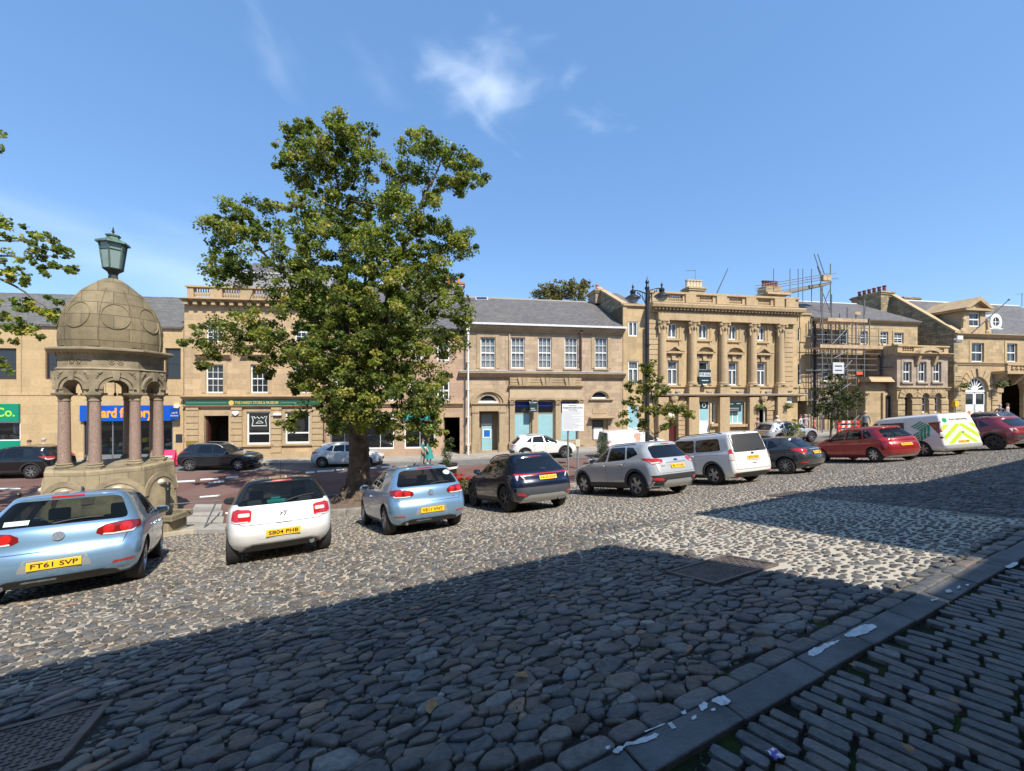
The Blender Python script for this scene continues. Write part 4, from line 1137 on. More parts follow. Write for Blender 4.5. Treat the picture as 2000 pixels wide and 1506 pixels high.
def bld_bank():
 f = Fac('old_bank_building', 'two storey buff stone bank with five tall curtained windows and arched end bays', 905, R(10))
 x0, x1 = 0.0, f.X(1216); ztop = f.Z(1060, 640)
 wins = []; ops = []
 for a, b in ((938.5, 967.5), (998, 1025), (1051, 1077.5), (1103, 1128.5), (1162, 1186.5)):
  r = f.rect(a, 659, b, 719.5); wins.append(r); ops.append(r)
 lun1 = f.rect(937, 772, 969, 784.5); door = f.rect(940, 806, 962, 886); door = (door[0], door[1], .1, door[3])
 dop = (f.X(936), f.X(974), -.2, f.Z(950, 803))
 ops += [(lun1[0], lun1[1], lun1[2], lun1[3], 'arch'), dop]
 lun2 = f.rect(1155, 764, 1188, 778.5); w2 = (f.X(1156), f.X(1188), f.Z(1172, 868), f.Z(1172, 818))
 ops += [(lun2[0], lun2[1], lun2[2], lun2[3], 'arch'), w2]
 sw = [f.rect(a, 783, b, 868) for a, b in ((1004.5, 1036), (1050, 1082), (1095, 1127))]
 zs_ = f.Z(1060, 862)
 sw = [(a, b, zs_, d) for a, b, c, d in sw]
 ops += sw
 wall_mesh(x0, x1, -.9, ztop, ops, reveal=.24, depth=9).build('wall', buff, f.root)
 for i, r in enumerate(wins):
  window(f, r, .1, 3, 4, fw=.075, meet=2, curtain=True)
  if i in (0, 4): surround(f, r, w=.3, m=buff_d, sill=False);
  MB().box(r[0] - .1, r[1] + .1, -.12, .02, r[2] - .14, r[2] - .01).build('sill', buff_d, f.root)
 xa, xb = f.X(995), f.X(1134)
 for x in (xa, xb): MB().box(x - .06, x + .06, -.09, .01, f.Z(1000, 724), ztop - .45).build('pilaster_strip', buff, f.root)
 band(f, x0 - .12, x1 + .05, ztop - .42, ztop + .02, .42, buff_d, 'cornice', [(0, .25), (.3, .3), (.32, .55), (.6, .7), (.65, 1), (1, 1)])
 MB().box(x0 - .1, x1 + .1, -.56, -.3, ztop + .03, ztop + .17).build('gutter', mat('white_gutter', (.6, .6, .6), .6, noise=.2), f.root)
 zb0, zb1 = f.Z(1060, 738), f.Z(1060, 728)
 bd = band(f, x0 - .3, x1 + .12, zb0, zb1, .42, buff_d, 'string_course'); MB().box(x0 - .32, x1 + .14, -.44, .0, zb1 + .03, zb1 + .09).build('flashing', lead_m, bd)
 z0, z1 = f.Z(1060, 753), f.Z(1060, 738); mb = MB(); h = (z1 - z0)
 for k in range(3): mb.box(xa, xb, -.2, .02, z0 + h * k / 3 + .03, z0 + h * (k + 1) / 3 - .01)
 mb.box(xa + .03, xb - .03, -.16, .02, z0, z1)
 mb.build('rusticated_panel', buff_d, f.root, bevel=.01)
 for px in (1022, 1067, 1112):
  x = f.X(px); mb = MB()
  for s in (-1, 0, 1): mb.prism([(x + s*.23 - .1, z0), (x + s*.23 + .1, z0), (x + s*.34 + .15, z1), (x + s*.34 - .15, z1)], -.3 - (.06 if s == 0 else 0), .02)
  mb.build('keystone', buff_d, f.root)
 band(f, xa - .1, xb + .1, f.Z(1060, 758), f.Z(1060, 753), .36, buff_d, 'cornice')
 zf0 = f.Z(1060, 777)
 MB().box(xa, xb, -.15, .02, zf0, f.Z(1060, 758)).build('frieze', mat('smooth_buff', (.44, .34, .225), .85, noise=.08, nscale=2), f.root)
 MB().box(xa - .04, xb + .04, -.2, .02, zf0 - .14, zf0 + .02).build('architrave', buff_d, f.root)
 zc0 = f.Z(1060, 783.5)
 for a, b in ((994.5, 1004.5), (1038, 1049), (1083.5, 1094), (1128, 1138.5)):
  xx0, xx1 = f.X(a), f.X(b); mb = MB()
  mb.box(xx0 + .02, xx1 - .02, -.16, .02, -.5, zc0 - .25); mb.box(xx0 - .05, xx1 + .05, -.22, .02, zs_ - .35, zs_); mb.box(xx0 - .05, xx1 + .05, -.22, .02, -.6, zs_ - .6)
  p = mb.build('pilaster', buff_d, f.root, bevel=.012)
  capital(f, xx0, xx1, zc0 - .3, zf0 - .12, -.2, buff_d, parent=p)
 deep = mat('poster_navy', (.005, .02, .15), .3)
 for r in sw:
  a, b, c, d = r; zb = f.Z(1060, 807); zd = f.Z(1060, 800)
  mb = MB(); fwid = .06
  mb.box(a, a + fwid, .1, .17, c, d); mb.box(b - fwid, b, .1, .17, c, d); mb.box(a, b, .1, .17, c, c + .08); mb.box(a, b, .1, .17, d - .06, d); mb.box(a, b, .1, .17, zb - .03, zb + .03)
  w = mb.build('window', mat('bank_frame', (.34, .27, .18), .6), f.root)
  MB().box(a + fwid, b - fwid, .13, .135, c, zb - .03).build('blue_panel', blueveil, w)
  MB().box(a + fwid, b - fwid, .13, .135, zb + .03, zd + .25).build('pane', glass_shop, w)
  MB().box(a + fwid, b - fwid, .125, .135, zd + .25, d - .06).build('blue_band', deep, w)
  MB().box(a - .1, b + .1, -.14, .1, c - .2, c).build('sill', buff_d, f.root)
 def archring(px0, px1, pyb, pyt, wd, out, name):
  a, b, c, d = f.rect(px0, pyt, px1, pyb); n = 18
  o = arc_pts(a, b, c, n, rise=d - c); i_ = arc_pts(a + wd, b - wd, c, n, rise=d - c - wd); mb = MB()
  for k in range(n):
   q = [o[k], o[k+1], i_[k+1], i_[k]]; mb.prism(q, -out, .015)
  return mb.build(name, buff_d, f.root)
 archring(919, 990, 788, 758, .28, .16, 'arch_moulding')
 archring(927, 981, 788, 764, .14, .08, 'arch_moulding')
 band(f, f.X(919), f.X(991), f.Z(955, 793), f.Z(955, 788), .2, buff_d, 'lintel_band')
 for a, b in ((922, 934), (974.5, 986)):
  mb = MB(); xx0, xx1 = f.X(a), f.X(b); mb.box(xx0, xx1, -.13, .02, -.4, f.Z(955, 803)); mb.box(xx0 - .05, xx1 + .05, -.18, .02, f.Z(955, 806), f.Z(955, 802)); mb.box(xx0 - .06, xx1 + .06, -.19, .02, -.6, .8); mb.build('pilaster', buff_d, f.root, bevel=.01)
 MB().box(f.X(921), f.X(988), -.1, .02, f.Z(955, 803), f.Z(955, 793)).build('lintel', buff_d, f.root)
 window(f, lun1, .14, 1, 1, fw=.05, arch=True)
 MB().box(lun1[0] - .12, lun1[1] + .12, -.08, .02, lun1[2] - .1, lun1[2]).build('sill', white_m, f.root)
 mb = MB(); mb.box(dop[0], dop[1], .9, .95, -.2, dop[3]); mb.build('porch_back', buff_d, f.root)
 MB().box(dop[0], dop[0] + .02, .24, .9, -.2, dop[3]).box(dop[1] - .02, dop[1], .24, .9, -.2, dop[3]).build('porch_side', buff_d, f.root)
 x_0, x_1 = f.X(940.5, .8), f.X(961, .8); zd1, zd0, zt = f.Z(950, 831, .8), -.05, f.Z(950, 808, .8)
 mb = MB(); mb.box(x_0, x_1, .8, .88, zd0, zd1); d = mb.build('door', blueveil, f.root)
 MB().box(x_0 + .04, x_1 - .04, .79, .8, .1, .2).build('kick_strip', lead_m, d)
 q = f.rect(945, 840, 957, 853, .79); MB().box(q[0] - .08, q[1] + .06, .78, .79, q[2] - .08, q[3] + .08).build('notice_border', white_m, d); MB().box(q[0], q[1], .77, .78, q[2], q[3]).build('notice', mat('notice_blue', (.0, .12, .5), .5), d)
 MB().box(x_0, x_1, .82, .86, zd1 + .16, zt).build('transom_pane', mat('grey_film', (.28, .34, .36), .3), d)
 MB().box(x_0 - .01, x_1 + .01, .77, .86, zd1 + .01, zd1 + .15).build('transom_bar', white_m, d)
 window(f, lun2, .16, 1, 1, fw=.09, arch=True)
 band(f, f.X(1150), f.X(1196), f.Z(1172, 784), f.Z(1172, 780), .18, buff_d, 'lintel_band')
 archring(1152, 1193, 780, 761, .12, .05, 'arch_moulding')
 q = f.rect(1157, 797, 1185, 808); MB().box(q[0], q[1], -.03, .01, q[2], q[3]).build('stone_panel', buff_d, f.root, bevel=.01)
 band(f, f.X(1150), f.X(1197), f.Z(1172, 818.5), f.Z(1172, 815), .5, buff_d, 'door_canopy')
 zm = f.Z(1172, 835)
 w = MB(); a, b, c, d = f.X(1159), f.X(1180.5), f.Z(1172, 860), f.Z(1172, 820)
 w.box(a, b, .19, .2, c, d); w = w.build('window', mat('dark_frame', (.05, .055, .06), .5), f.root)
 MB().box(a + .08, b - .08, .17, .19, zm, d - .08).build('pane', glass_dark, w); MB().box(a + .08, b - .08, .17, .19, c + .06, zm).build('blind', mat('white_blind', (.66, .67, .66), .6), w)
 MB().box(w2[0], w2[1], .2, .24, w2[2], w2[3]).build('infill', buff_d, f.root)
 MB().box(x0 - .02, x1, -.08, .02, -.9, .25).build('plinth', buff_d, f.root)
 zr = f.Z(1030, 585, 5.5)
 yr = 5.5
 rp = MB()
 xl, xr_e, xr_r = x0 - .1, x1 - .02, x1 - .02
 rf = gable_roof(f, xl, xr_e, ztop + .12, zr, slate, run=yr, over=.4, ridge_m=mat('ridge_tile', (.25, .22, .18), .9))
 def on_roof(px, py):
  v = ray(px, py); sl = (zr - ztop - .12) / (yr + .4)
  nrm = Vector((0, -sl, 1)); o = Vector((0, -.4, ztop + .12))
  cl = Vector(((CAM - f.O).dot(f.dir), (CAM - f.O).dot(f.n), CAM.z - f.O.z)); vl = Vector((v.dot(f.dir), v.dot(f.n), v.z))
  t = (o - cl).dot(nrm) / vl.dot(nrm); return cl + vl * t
 c1, c2 = on_roof(929, 588), on_roof(954, 588); up = Vector((0, 1, (zr - ztop - .12) / (yr + .4))).normalized(); nn = Vector((0, -up.z, up.y))
 L = .95
 q = [c1, c2, c2 + up * L, c1 + up * L]
 sk = MB(); sk.add([p + nn * .02 for p in q] + [p + nn * .1 for p in q], [(4, 5, 6, 7), (0, 1, 5, 4), (1, 2, 6, 5), (2, 3, 7, 6), (3, 0, 4, 7)]); sk = sk.build('skylight', lead_m, rf)
 sw_ = MB(); ins = [c1 + Vector((.1, 0, 0)) + up * .1, c2 - Vector((.1, 0, 0)) + up * .1, c2 - Vector((.1, 0, 0)) + up * (L - .1), c1 + Vector((.1, 0, 0)) + up * (L - .1)]
 sw_.add([p + nn * .105 for p in ins], [(0, 1, 2, 3)]).build('pane', glass_dark, sk)
 downpipe(f, f.X(913.5), -.3, ztop - .45, white_m, y=-.5, r=.06)
 downpipe(f, f.X(1133.5), f.Z(1133, 726), ztop - .4, mat('brown_pipe', (.1, .05, .045), .5), y=-.2, r=.06)
 ag = f.sub('letting_board', 'dark green letting board standing out from the old bank front', 'sign board', f.X(1042, -.6), -.6, f.Z(1042, 805, -.6))
 dg = mat('agent_green', (.005, .028, .035), .5)
 hw = (f.X(1050, -.6) - f.X(1034.5, -.6)) / 2; hh = f.Z(1042, 783, -.6) - f.Z(1042, 805, -.6)
 MB().box(-hw, hw, -.02, .02, 0, hh).build('board', dg, ag)
 text('To Let', 'lettering', .18, white_m, ag, (-hw * .35, -.025, hh * .86)); text('=', 'lettering', .07, white_m, ag, (hw * .6, -.025, hh * .86), width=.2)
 text('=', 'lettering', .09, white_m, ag, (-hw * .2, -.025, hh * .34), width=.3); text('=', 'lettering', .09, white_m, ag, (0, -.025, hh * .18), width=.42)
 MB().tube([(0, 0, hh * .9), (0, .6, hh * .95)], .03).build('bracket', black_m, ag)
bld_bank()
# =================================================== E: columned building
def fluted(x, y, z0, z1, r, n=40):
 mb = MB(); vs = []; k = 14; m_ = n
 for i in range(k + 1):
  t = i / k; rr_ = r * (1 - .13 * t ** 1.6)
  for j in range(m_):
   a = 2 * PI * j / m_; q = rr_ * (1 - (.05 if t > .03 else 0) * (j % 2))
   vs.append((x + q * math.cos(a), y + q * math.sin(a), z0 + (z1 - z0) * t))
 fs = [(i*m_+j, i*m_+(j+1) % m_, (i+1)*m_+(j+1) % m_, (i+1)*m_+j) for i in range(k) for j in range(m_)]
 mb.add(vs, fs); return mb
def bld_columns():
 f = Fac('columned_building', 'tall golden stone building with giant columns pediments and a roof balustrade', 1217, R(10))
 xL, xR = 0.0, f.X(1583); xm0, xm1 = f.X(1263), f.X(1549); P = .45     # main block stands P proud
 ops, wL = [], []
 zwing = f.Z(1240, 598); zwingR = f.Z(1565, 615)
 lw = [f.rect(1227.5, 628, 1246, 657), f.rect(1227, 705, 1247, 751), f.rect(1226, 791, 1248, 838)]
 mbw = wall_mesh(xL, xm0, -1.0, zwing, lw, reveal=.16, depth=9); mbw.build('wall', gold, f.root)
 for i, r in enumerate(lw):
  if i == 2: window(f, (r[0], r[1], r[2], r[3]), .06, 1, 1, fw=.08, pane=blueveil)
  else: window(f, r, .06, 2, 1, fw=.09, bw=.09, curtain=True, transom=None if i == 0 else ('below', r[2] + (r[3] - r[2]) * .66))
 MB().box(xL - .02, xm0, -.1, .3, zwing, zwing + .16).build('coping', gold_d, f.root)
 rw = [f.rect(1549.5, 640, 1563.5, 667), f.rect(1549.5, 710, 1565, 753)]
 ps = f.rect(1550, 783, 1577, 850); ps = (ps[0], ps[1], -.8, ps[3])
 wall_mesh(xm1, xR, -1.0, zwingR, rw + [ps], reveal=.16, depth=9).build('wall', gold, f.root)
 MB().box(xm1, xR + .02, -.1, .3, zwingR, zwingR + .16).build('coping', gold_d, f.root)
 for i, r in enumerate(rw): window(f, r, .06, 2, 1, fw=.09, bw=.09, curtain=True, transom=None if i == 0 else ('below', r[2] + (r[3] - r[2]) * .66))
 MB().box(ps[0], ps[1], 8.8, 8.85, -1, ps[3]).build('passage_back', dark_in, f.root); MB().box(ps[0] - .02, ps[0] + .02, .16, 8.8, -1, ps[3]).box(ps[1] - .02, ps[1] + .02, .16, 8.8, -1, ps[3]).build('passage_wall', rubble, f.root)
 # ---- main block, plane y=-P
 y = -P
 zcor = f.Z(1400, 607, y); zpar0 = zcor + .35; zpar1 = f.Z(1400, 575, y)
 up = [f.rect(a, t, b, c, y) for a, b, t, c in ((1304, 1321.5, 632, 659.5), (1364.5, 1381.5, 634, 661.5), (1423, 1438.5, 636.5, 663.5), (1479, 1493.5, 639, 665.5))]
 lo = [f.rect(a, t, b, c, y) for a, b, t, c in ((1304, 1323.5, 706, 751.5), (1365, 1383.5, 707, 752), (1423, 1440, 708, 752.5), (1479, 1495.5, 709, 753))]
 gd1 = f.rect(1303, 793, 1322.5, 855, y); gd1 = (gd1[0], gd1[1], -.4, gd1[3], 'arch')
 gw1 = f.rect(1366, 785, 1386.5, 846, y); gw1 = (gw1[0], gw1[1], -.3, gw1[3])
 gw2 = f.rect(1390.5, 785, 1397, 827, y)
 gw3 = f.rect(1421, 785, 1453, 828, y)
 gd2 = f.rect(1477.5, 792, 1495, 858, y); gd2 = (gd2[0], gd2[1], -.6, gd2[3], 'arch')
 wall_mesh(xm0, xm1, -1.0, zpar0, up + lo + [gd1, gw1, gw2, gw3, gd2], y=y, reveal=.22, depth=9).build('wall', gold, f.root)
 for r in up:
  window(f, r, y + .1, 2, 1, fw=.08, bw=.09, curtain=True)
  mb = MB(); x0, x1, z0, z1 = r; mb.box(x0 - .35, x0 - .22, y - .05, y + .01, z0 - .1, z1 + .12); mb.box(x1 + .22, x1 + .35, y - .05, y + .01, z0 - .1, z1 + .12); mb.box(x0 - .35, x1 + .35, y - .05, y + .01, z1 + .1, z1 + .22)
  mb.box(x0 - .42, x1 + .42, y - .12, y + .01, z0 - .22, z0 - .08)
  for xx in (x0 - .34, x1 + .16):
   mb.prism([(xx, z0 - .22), (xx + .18, z0 - .22), (xx + .15, z0 - .8), (xx + .09, z0 - 1.05), (xx + .03, z0 - .8)], y - .07, y + .01)
  mb.build('window_surround', gold_d, f.root)
 for i, r in enumerate(lo):
  window(f, r, y + .1, 2, 1, fw=.08, bw=.09, curtain=(i != 1), transom=('below', r[2] + (r[3] - r[2]) * .66))
  x0, x1, z0, z1 = r; cx = (x0 + x1) / 2
  mb = MB(); mb.box(x0 - .3, x0 - .06, y - .06, y + .01, z0, z1 + .1); mb.box(x1 + .06, x1 + .3, y - .06, y + .01, z0, z1 + .1); mb.box(x0 - .3, x1 + .3, y - .06, y + .01, z1 + .08, z1 + .3)
  mb.prism([(cx - .13, z1 + .08), (cx + .13, z1 + .08), (cx + .2, z1 + .62), (cx - .2, z1 + .62)], y - .16, y + .01)
  for s in (-1, 1): mb.box(cx + s * .55 - .16, cx + s * .55 + .16, y - .1, y + .01, z1 + .3, z1 + .42)
  mb.build('window_surround', gold_d, f.root)
  zb, hw, ht = z1 + .62, .85, .75
  pm = MB(); pm.box(cx - hw, cx + hw, y - .32, y + .01, zb, zb + .15)
  if i in (0, 3):
   pm.prism([(cx - hw - .05, zb + .15), (cx, zb + ht), (cx + hw + .05, zb + .15), (cx + hw - .3, zb + .15), (cx, zb + ht - .24), (cx - hw + .3, zb + .15)], y - .36, y + .01)
   pm.prism([(cx - hw + .3, zb + .15), (cx, zb + ht - .24), (cx + hw - .3, zb + .15)], y - .1, y + .01)
  else:
   o = arc_pts(cx - hw - .05, cx + hw + .05, zb + .15, 14, rise=ht - .15); n_ = arc_pts(cx - hw + .2, cx + hw - .2, zb + .15, 14, rise=ht - .36)
   for k in range(14): pm.prism([o[k], o[k+1], n_[k+1], n_[k]], y - .36, y + .01)
   pm.prism(n_, y - .1, y + .01)
  pm.build('pediment', gold_d, f.root)
 zped1 = f.Z(1400, 752, y); zent0 = f.Z(1400, 630, y); zcap0 = f.Z(1400, 649, y)
 cols = [f.X(p, y) for p in (1291, 1350, 1409.5, 1466.5, 1520.5)]
 r = .335
 for i, x in enumerate(cols):
  cy = y - .16
  mb = fluted(x, cy, zped1 + .25, zcap0, r)
  mb.lathe([(r*1.28, 0), (r*1.28, .08), (r*1.12, .1), (r*1.2, .16), (r*1.02, .22), (r*1.02, .26)], 24, (x, cy, zped1))
  c = mb.build('column', gold_d, f.root, smooth=True, angle=60)
  cp = MB(); h = zent0 - zcap0
  cp.lathe([(r*.84, 0), (r*.9, .04), (r*.86, .1), (r*.95, h*.5), (r*1.15, h*.82), (r*1.22, h*.86)], 20, (x, cy, zcap0)); cp.box(x - r*1.2, x + r*1.2, cy - r*1.2, y + .02, zcap0 + h*.86, zcap0 + h)
  for k in range(8):
   a = 2*PI*k/8; cp.sphere((x + r*math.cos(a), cy + r*math.sin(a), zcap0 + h*.3), .1, .1, .14, 6, 4)
  for sx in (-1, 1): cp.sphere((x + sx*r*1.05, cy - r*.8, zcap0 + h*.7), .15, .12, .15, 8, 5); cp.prism([(x + sx*r*1.0 - .06, zcap0 - .25), (x + sx*r*1.0 + .06, zcap0 - .25), (x + sx*r*1.0 + .1, zcap0 + h*.6), (x + sx*r*1.0 - .1, zcap0 + h*.6)], cy - r*.7, cy - r*.5)
  cp.build('capital', gold_d, c, smooth=True)
  MB().box(x - r*1.35, x + r*1.35, y - .45, y + .02, f.Z(1400, 771, y), zped1).box(x - r*1.45, x + r*1.45, y - .5, y + .02, zped1 - .12, zped1 - .001).build('pedestal', gold_d, f.root, bevel=.01)
  MB().box(x - r*1.3, x + r*1.3, y - .4, y + .02, -1, f.Z(1400, 776, y)).build('pier', gold_d, f.root, bevel=.015)
 band(f, xm0, xm1, f.Z(1400, 759, y), f.Z(1400, 755.5, y), P + .12, gold_d, 'sill_band')
 zs0, zs1 = f.Z(1400, 776, y), f.Z(1400, 771, y)
 sb = band(f, xm0 - .1, xm1 + .3, zs0, zs1, P + .5, gold_d, 'string_course'); MB().box(xm0 - .12, xm1 + .32, -P - .52, -P, zs1 + .03, zs1 + .08).build('flashing', lead_m, sb)
 for a, b in ((1266, 1287), (1530, 1547)):
  xa, xb = f.X(a, y), f.X(b, y); mb = MB(); z = zs1 + .3
  while z < zent0: mb.box(xa, xb, y - .14, y + .01, z + .02, min(z + .4, zent0) - .02); mb.box(xa + .03, xb - .03, y - .1, y + .01, z - .02, z + .02); z += .4
  mb.build('quoins', gold_d, f.root, bevel=.015)
 MB().box(xm0 + .55, xm1 - .45, y - .42, y + .02, zent0, zent0 + .22).box(xm0 + .55, xm1 - .45, y - .38, y + .02, zent0 + .22, zcor - .3).build('frieze', gold_d, f.root)
 mb = MB(); n = 44
 for i in range(n):
  x = xm0 + .1 + (xm1 - xm0 - .2) * (i + .5) / n; mb.box(x - .07, x + .07, y - .58, y - .36, zcor - .16, zcor + .02)
 mb.build('dentil_edge', gold_d, f.root)
 band(f, xm0 - .1, xm1 + .1, zcor - .3, zcor + .35, P + .75, gold_d, 'cornice', [(0, .55), (.2, .6), (.45, .65), (.47, .95), (.8, 1), (1, .98)])
 h = zpar1 - zpar0; pb = zpar0 + h*.28; pt = zpar1 - h*.16
 runs = [f.rect(a, 0, b, 1, y)[:2] for a, b in ((1304, 1332.5), (1365, 1391), (1423, 1448.5), (1479, 1504))]
 mb = MB(); mb.box(xm0, xm1, y - .1, y + .32, zpar0, pb); mb.box(xm0 - .05, xm1 + .05, y - .2, y + .42, pt, zpar1)
 xs = [xm0] + [q for rr_ in runs for q in rr_] + [xm1]
 for a, b in zip(xs[0::2], xs[1::2]): mb.box(a, b, y - .08, y + .3, pb, pt)
 for px in (1282, 1347, 1407, 1464, 1519, 1541):
  x = f.X(px, y); mb.box(x - .45, x + .45, y - .2, y + .34, zpar0, pt - .01)
 mb.build('parapet', gold_d, f.root)
 for a, b in runs: baluster_run(f, a, b, pb, pt, y + .1, gold_d, 8, r=.1)
 mb = MB().box(xm0 + .3, xm1 - .3, .4, 8.5, zpar0 - .2, zpar0 + .1); mb.build('roof', slate_dk, f.root)
 zg = f.Z(1205, 570, 5.0)
 pts = [(-.1, zwing - .1), (5.5, zg), (11, zwing - .1)]
 g = MB(); g.prismx(pts, .35, xm0 - .02); rf = g.build('roof', slate_br, f.root)
 gg = MB(); gg.prismx([(.2, zwing - 2.0), (.2, zwing + .1), (5.5, zg + .32), (10.8, zwing + .1), (10.8, zwing - 2)], 0.0, .34); gg.build('gable_wall', rubble, f.root)
 cc = MB(); cc.prismx([(.1, zwing + .1), (5.5, zg + .34), (5.5, zg + .5), (.1, zwing + .26)], -.08, .42); cc.build('coping', gold_d, f.root)
 chimney(f, -.45, .55, 4.6, 6.4, zg - 1.2, f.Z(1157, 566, 5.0), stone_mat('chimney_stone', (.36, .27, .18), .2, .5, .25, .7, .5), 1, mat('terracotta', (.45, .16, .08), .8), .6, .16)
 xa, xb = f.X(1338, 3), f.X(1374, 3)
 chimney(f, xa + .15, xb - .15, 2.6, 3.6, zpar0, f.Z(1356, 562, 3), gold_d, 5, mat('buff_pot', (.50, .42, .30), .8), .68, .2)
 ae = f.sub('roof_aerial', 'thin aerial above the pale chimney pots', 'aerial', f.X(1358, 3), 3, f.Z(1358, 560, 3))
 h = f.Z(1358, 527, 3) - f.Z(1358, 560, 3)
 m_ = MB(); m_.tube([(0, 0, 0), (0, 0, h)], .025, 5); m_.tube([(-.9, 0, h * .92), (.05, 0, h * .98)], .018, 5)
 for q in range(7): m_.tube([(-.85 + q * .13, -.15, h * .92 + q * .01), (-.85 + q * .13, .15, h * .92 + q * .01)], .01, 4)
 m_.build('mast', mat('galv', (.25, .26, .27), .5, .6), ae)
 pl = f.sub('flag_pole', 'bare slanting pole leaning up from the columned building parapet', 'pole', f.X(1400, .4), .4, f.Z(1400, 573, .4))
 e = f.at(1422, 524, -.3); MB().tube([(0, 0, 0), (e[0] - f.X(1400, .4), -.7, e[1] - f.Z(1400, 573, .4))], .045, 6, .03).build('pole', mat('galv'  , (.25, .26, .27)), pl)
 def voussoirs(r):
  x0, x1, zt = r[0], r[1], r[3]; rad = (x1 - x0) / 2; sp = zt - rad; cx = (x0 + x1) / 2; mb = MB(); n = 9
  for k in range(n):
   a0, a1 = PI * k / n + .03, PI * (k + 1) / n - .03
   r0, r1 = rad + .02, rad + (.95 if k != n // 2 else 1.25)
   mb.prism([(cx + r0*math.cos(a0), sp + r0*math.sin(a0)), (cx + r1*math.cos(a0), sp + min(r1*math.sin(a0), 1.6)), (cx + r1*math.cos(a1), sp + min(r1*math.sin(a1), 1.6)), (cx + r0*math.cos(a1), sp + r0*math.sin(a1))], y - (.16 if k != n // 2 else .3), y + .01)
  z = sp - .02
  while z > -.6:
   for s in (-1, 1):
    a, b = cx + s * (rad + .03), cx + s * (rad + .6); mb.box(min(a, b), max(a, b), y - .14, y + .01, z - .34, z - .02)
   z -= .36
  mb.sphere((cx, y - .3, sp + rad + .75), .38, .16, .45, 8, 6)
  return mb.build('voussoirs', gold_d, f.root, bevel=.012)
 for r in (gd1, gd2): voussoirs(r)
 x0, x1, z0, zt, _ = gd1; rad = (x1 - x0) / 2; sp = zt - rad
 MB().box(x0, x1, y + .2, y + .26, -.6, sp - .5).build('door', mat('maroon_door', (.07, .012, .014), .4), f.root)
 MB().box(x0, x1, y + .18, y + .26, sp - .5, sp - .05).build('door_sign', white_m, f.root)
 fan = MB().prism(arc_pts(x0, x1, sp - .05, rise=rad), y + .2, y + .24).build('fanlight', mat('pale_glass', (.45, .5, .55), .15), f.root)
 mb = MB()
 for k in range(1, 5): a = PI * k / 5; mb.tube([((x0+x1)/2, y + .19, sp), ((x0+x1)/2 + rad*math.cos(a), y + .19, sp + rad*math.sin(a))], .025, 4)
 mb.build('glazing_bar', white_m, fan)
 x0, x1, z0, zt, _ = gd2
 MB().box(x0 - .2, x1 + .2, y + 1.5, y + 1.55, -.8, zt + .2).build('hall', dark_in, f.root)
 MB().tube([(x1 - .07, y + .1, -.4), (x1 - .07, y + .1, zt - (x1-x0)/2)] + [((x0+x1)/2 + ((x1-x0)/2 - .07)*math.cos(PI*k/8), y + .1, zt - (x1-x0)/2 + ((x1-x0)/2 - .07)*math.sin(PI*k/8)) for k in range(1, 5)], .07, 5).build('door_frame', white_m, f.root)
 a, b, c, d = gw1; zz = c + (d - c) * .57
 w = MB(); w.box(a, a + .09, y + .1, y + .17, c, d); w.box(b - .09, b, y + .1, y + .17, c, d); w.box(a, b, y + .1, y + .17, zz - .05, zz + .05); w = w.build('door', white_m, f.root)
 MB().box(a + .09, b - .09, y + .12, y + .14, zz + .05, d).build('blue_panel', blueveil, w); MB().box(a + .09, b - .09, y + .12, y + .14, c, zz - .05).build('lower_panel', white_m, w)
 MB().box(a + .09, b - .09, y + .1, y + .118, d - .55, d).build('dark_panel', mat('agent_green', (.005, .028, .035)), w)
 MB().tube([((a + b) / 2 + .15*math.cos(PI*k/8), y + .095, d - .28 + .17*math.sin(PI*k/8)) for k in range(17)], .03, 5).build('roundel', white_m, w)
 for r in (gw2, gw3):
  x0, x1, z0, z1 = r
  w = window(f, r, y + .1, 1 if r is gw2 else 3, 1, fw=.07, bw=.08, pane=glass_shop if r is gw2 else blueveil, name='shop_window')
  MB().box(x0 - .2, x1 + .2, y - .25, y + .02, z0 - .22, z0).build('sill', gold_d, f.root)
  surround(f, (x0, x1, z0, z1), y=y - .06, w=.14, m=gold_d, sill=False) if r is gw3 else None
 dgm = mat('agent_green', (.005, .028, .035), .5)
 def board(px0, py0, px1, py1, off, nm, lab, lines, m2=dgm, post=False):
  q = f.rect(px0, py0, px1, py1, off); t = f.sub(nm, lab, 'sign board', (q[0] + q[1]) / 2, off, q[2]); hw, hh = (q[1] - q[0]) / 2, q[3] - q[2]
  MB().box(-hw, hw, -.03, .03, 0, hh).build('board', m2, t)
  for (s, fx, fz, sz, mm, wd) in lines: text(s, 'lettering', sz * hh, mm, t, (fx * hw, -.036, fz * hh), width=wd * hw if wd else None)
  return t, hw, hh
 board(1421, 785.5, 1447, 804, y - .1, 'letting_board', 'dark green letting board fixed across the columned building ground floor window', [('To Let', -.5, .82, .2, white_m, .6), ('=', .6, .84, .1, white_m, .6), ('=', -.1, .36, .1, white_m, 1.5), ('=', -.1, .16, .07, white_m, 1.5)])
 t, hw, hh = board(1365, 722, 1388, 749, y - .5, 'for_sale_board', 'black and white for sale board on the columned building first floor', [])
 MB().box(-hw + .02, hw - .02, -.04, -.03, hh * .5, hh * .78).build('panel', mat('board_grey', (.6, .62, .63), .6), t)
 text('FOR SALE', 'lettering', hh * .24, black_m, t, (0, -.045, hh * .64), width=hw * 1.75, bold=.006)
 text('=', 'lettering', hh * .12, white_m, t, (0, -.036, hh * .22), width=hw * 1.1)
 MB().tube([(0, .03, hh * .7), (0, .5, hh * .7)], .03).build('bracket', black_m, t)
 board(1532, 776, 1545.5, 787.5, y - .08, 'name_plate', 'small white name plate on the right end pier of the columned building', [('=', 0, .6, .3, mat('print_blue', (.1, .2, .45)), 1.3)], white_m)
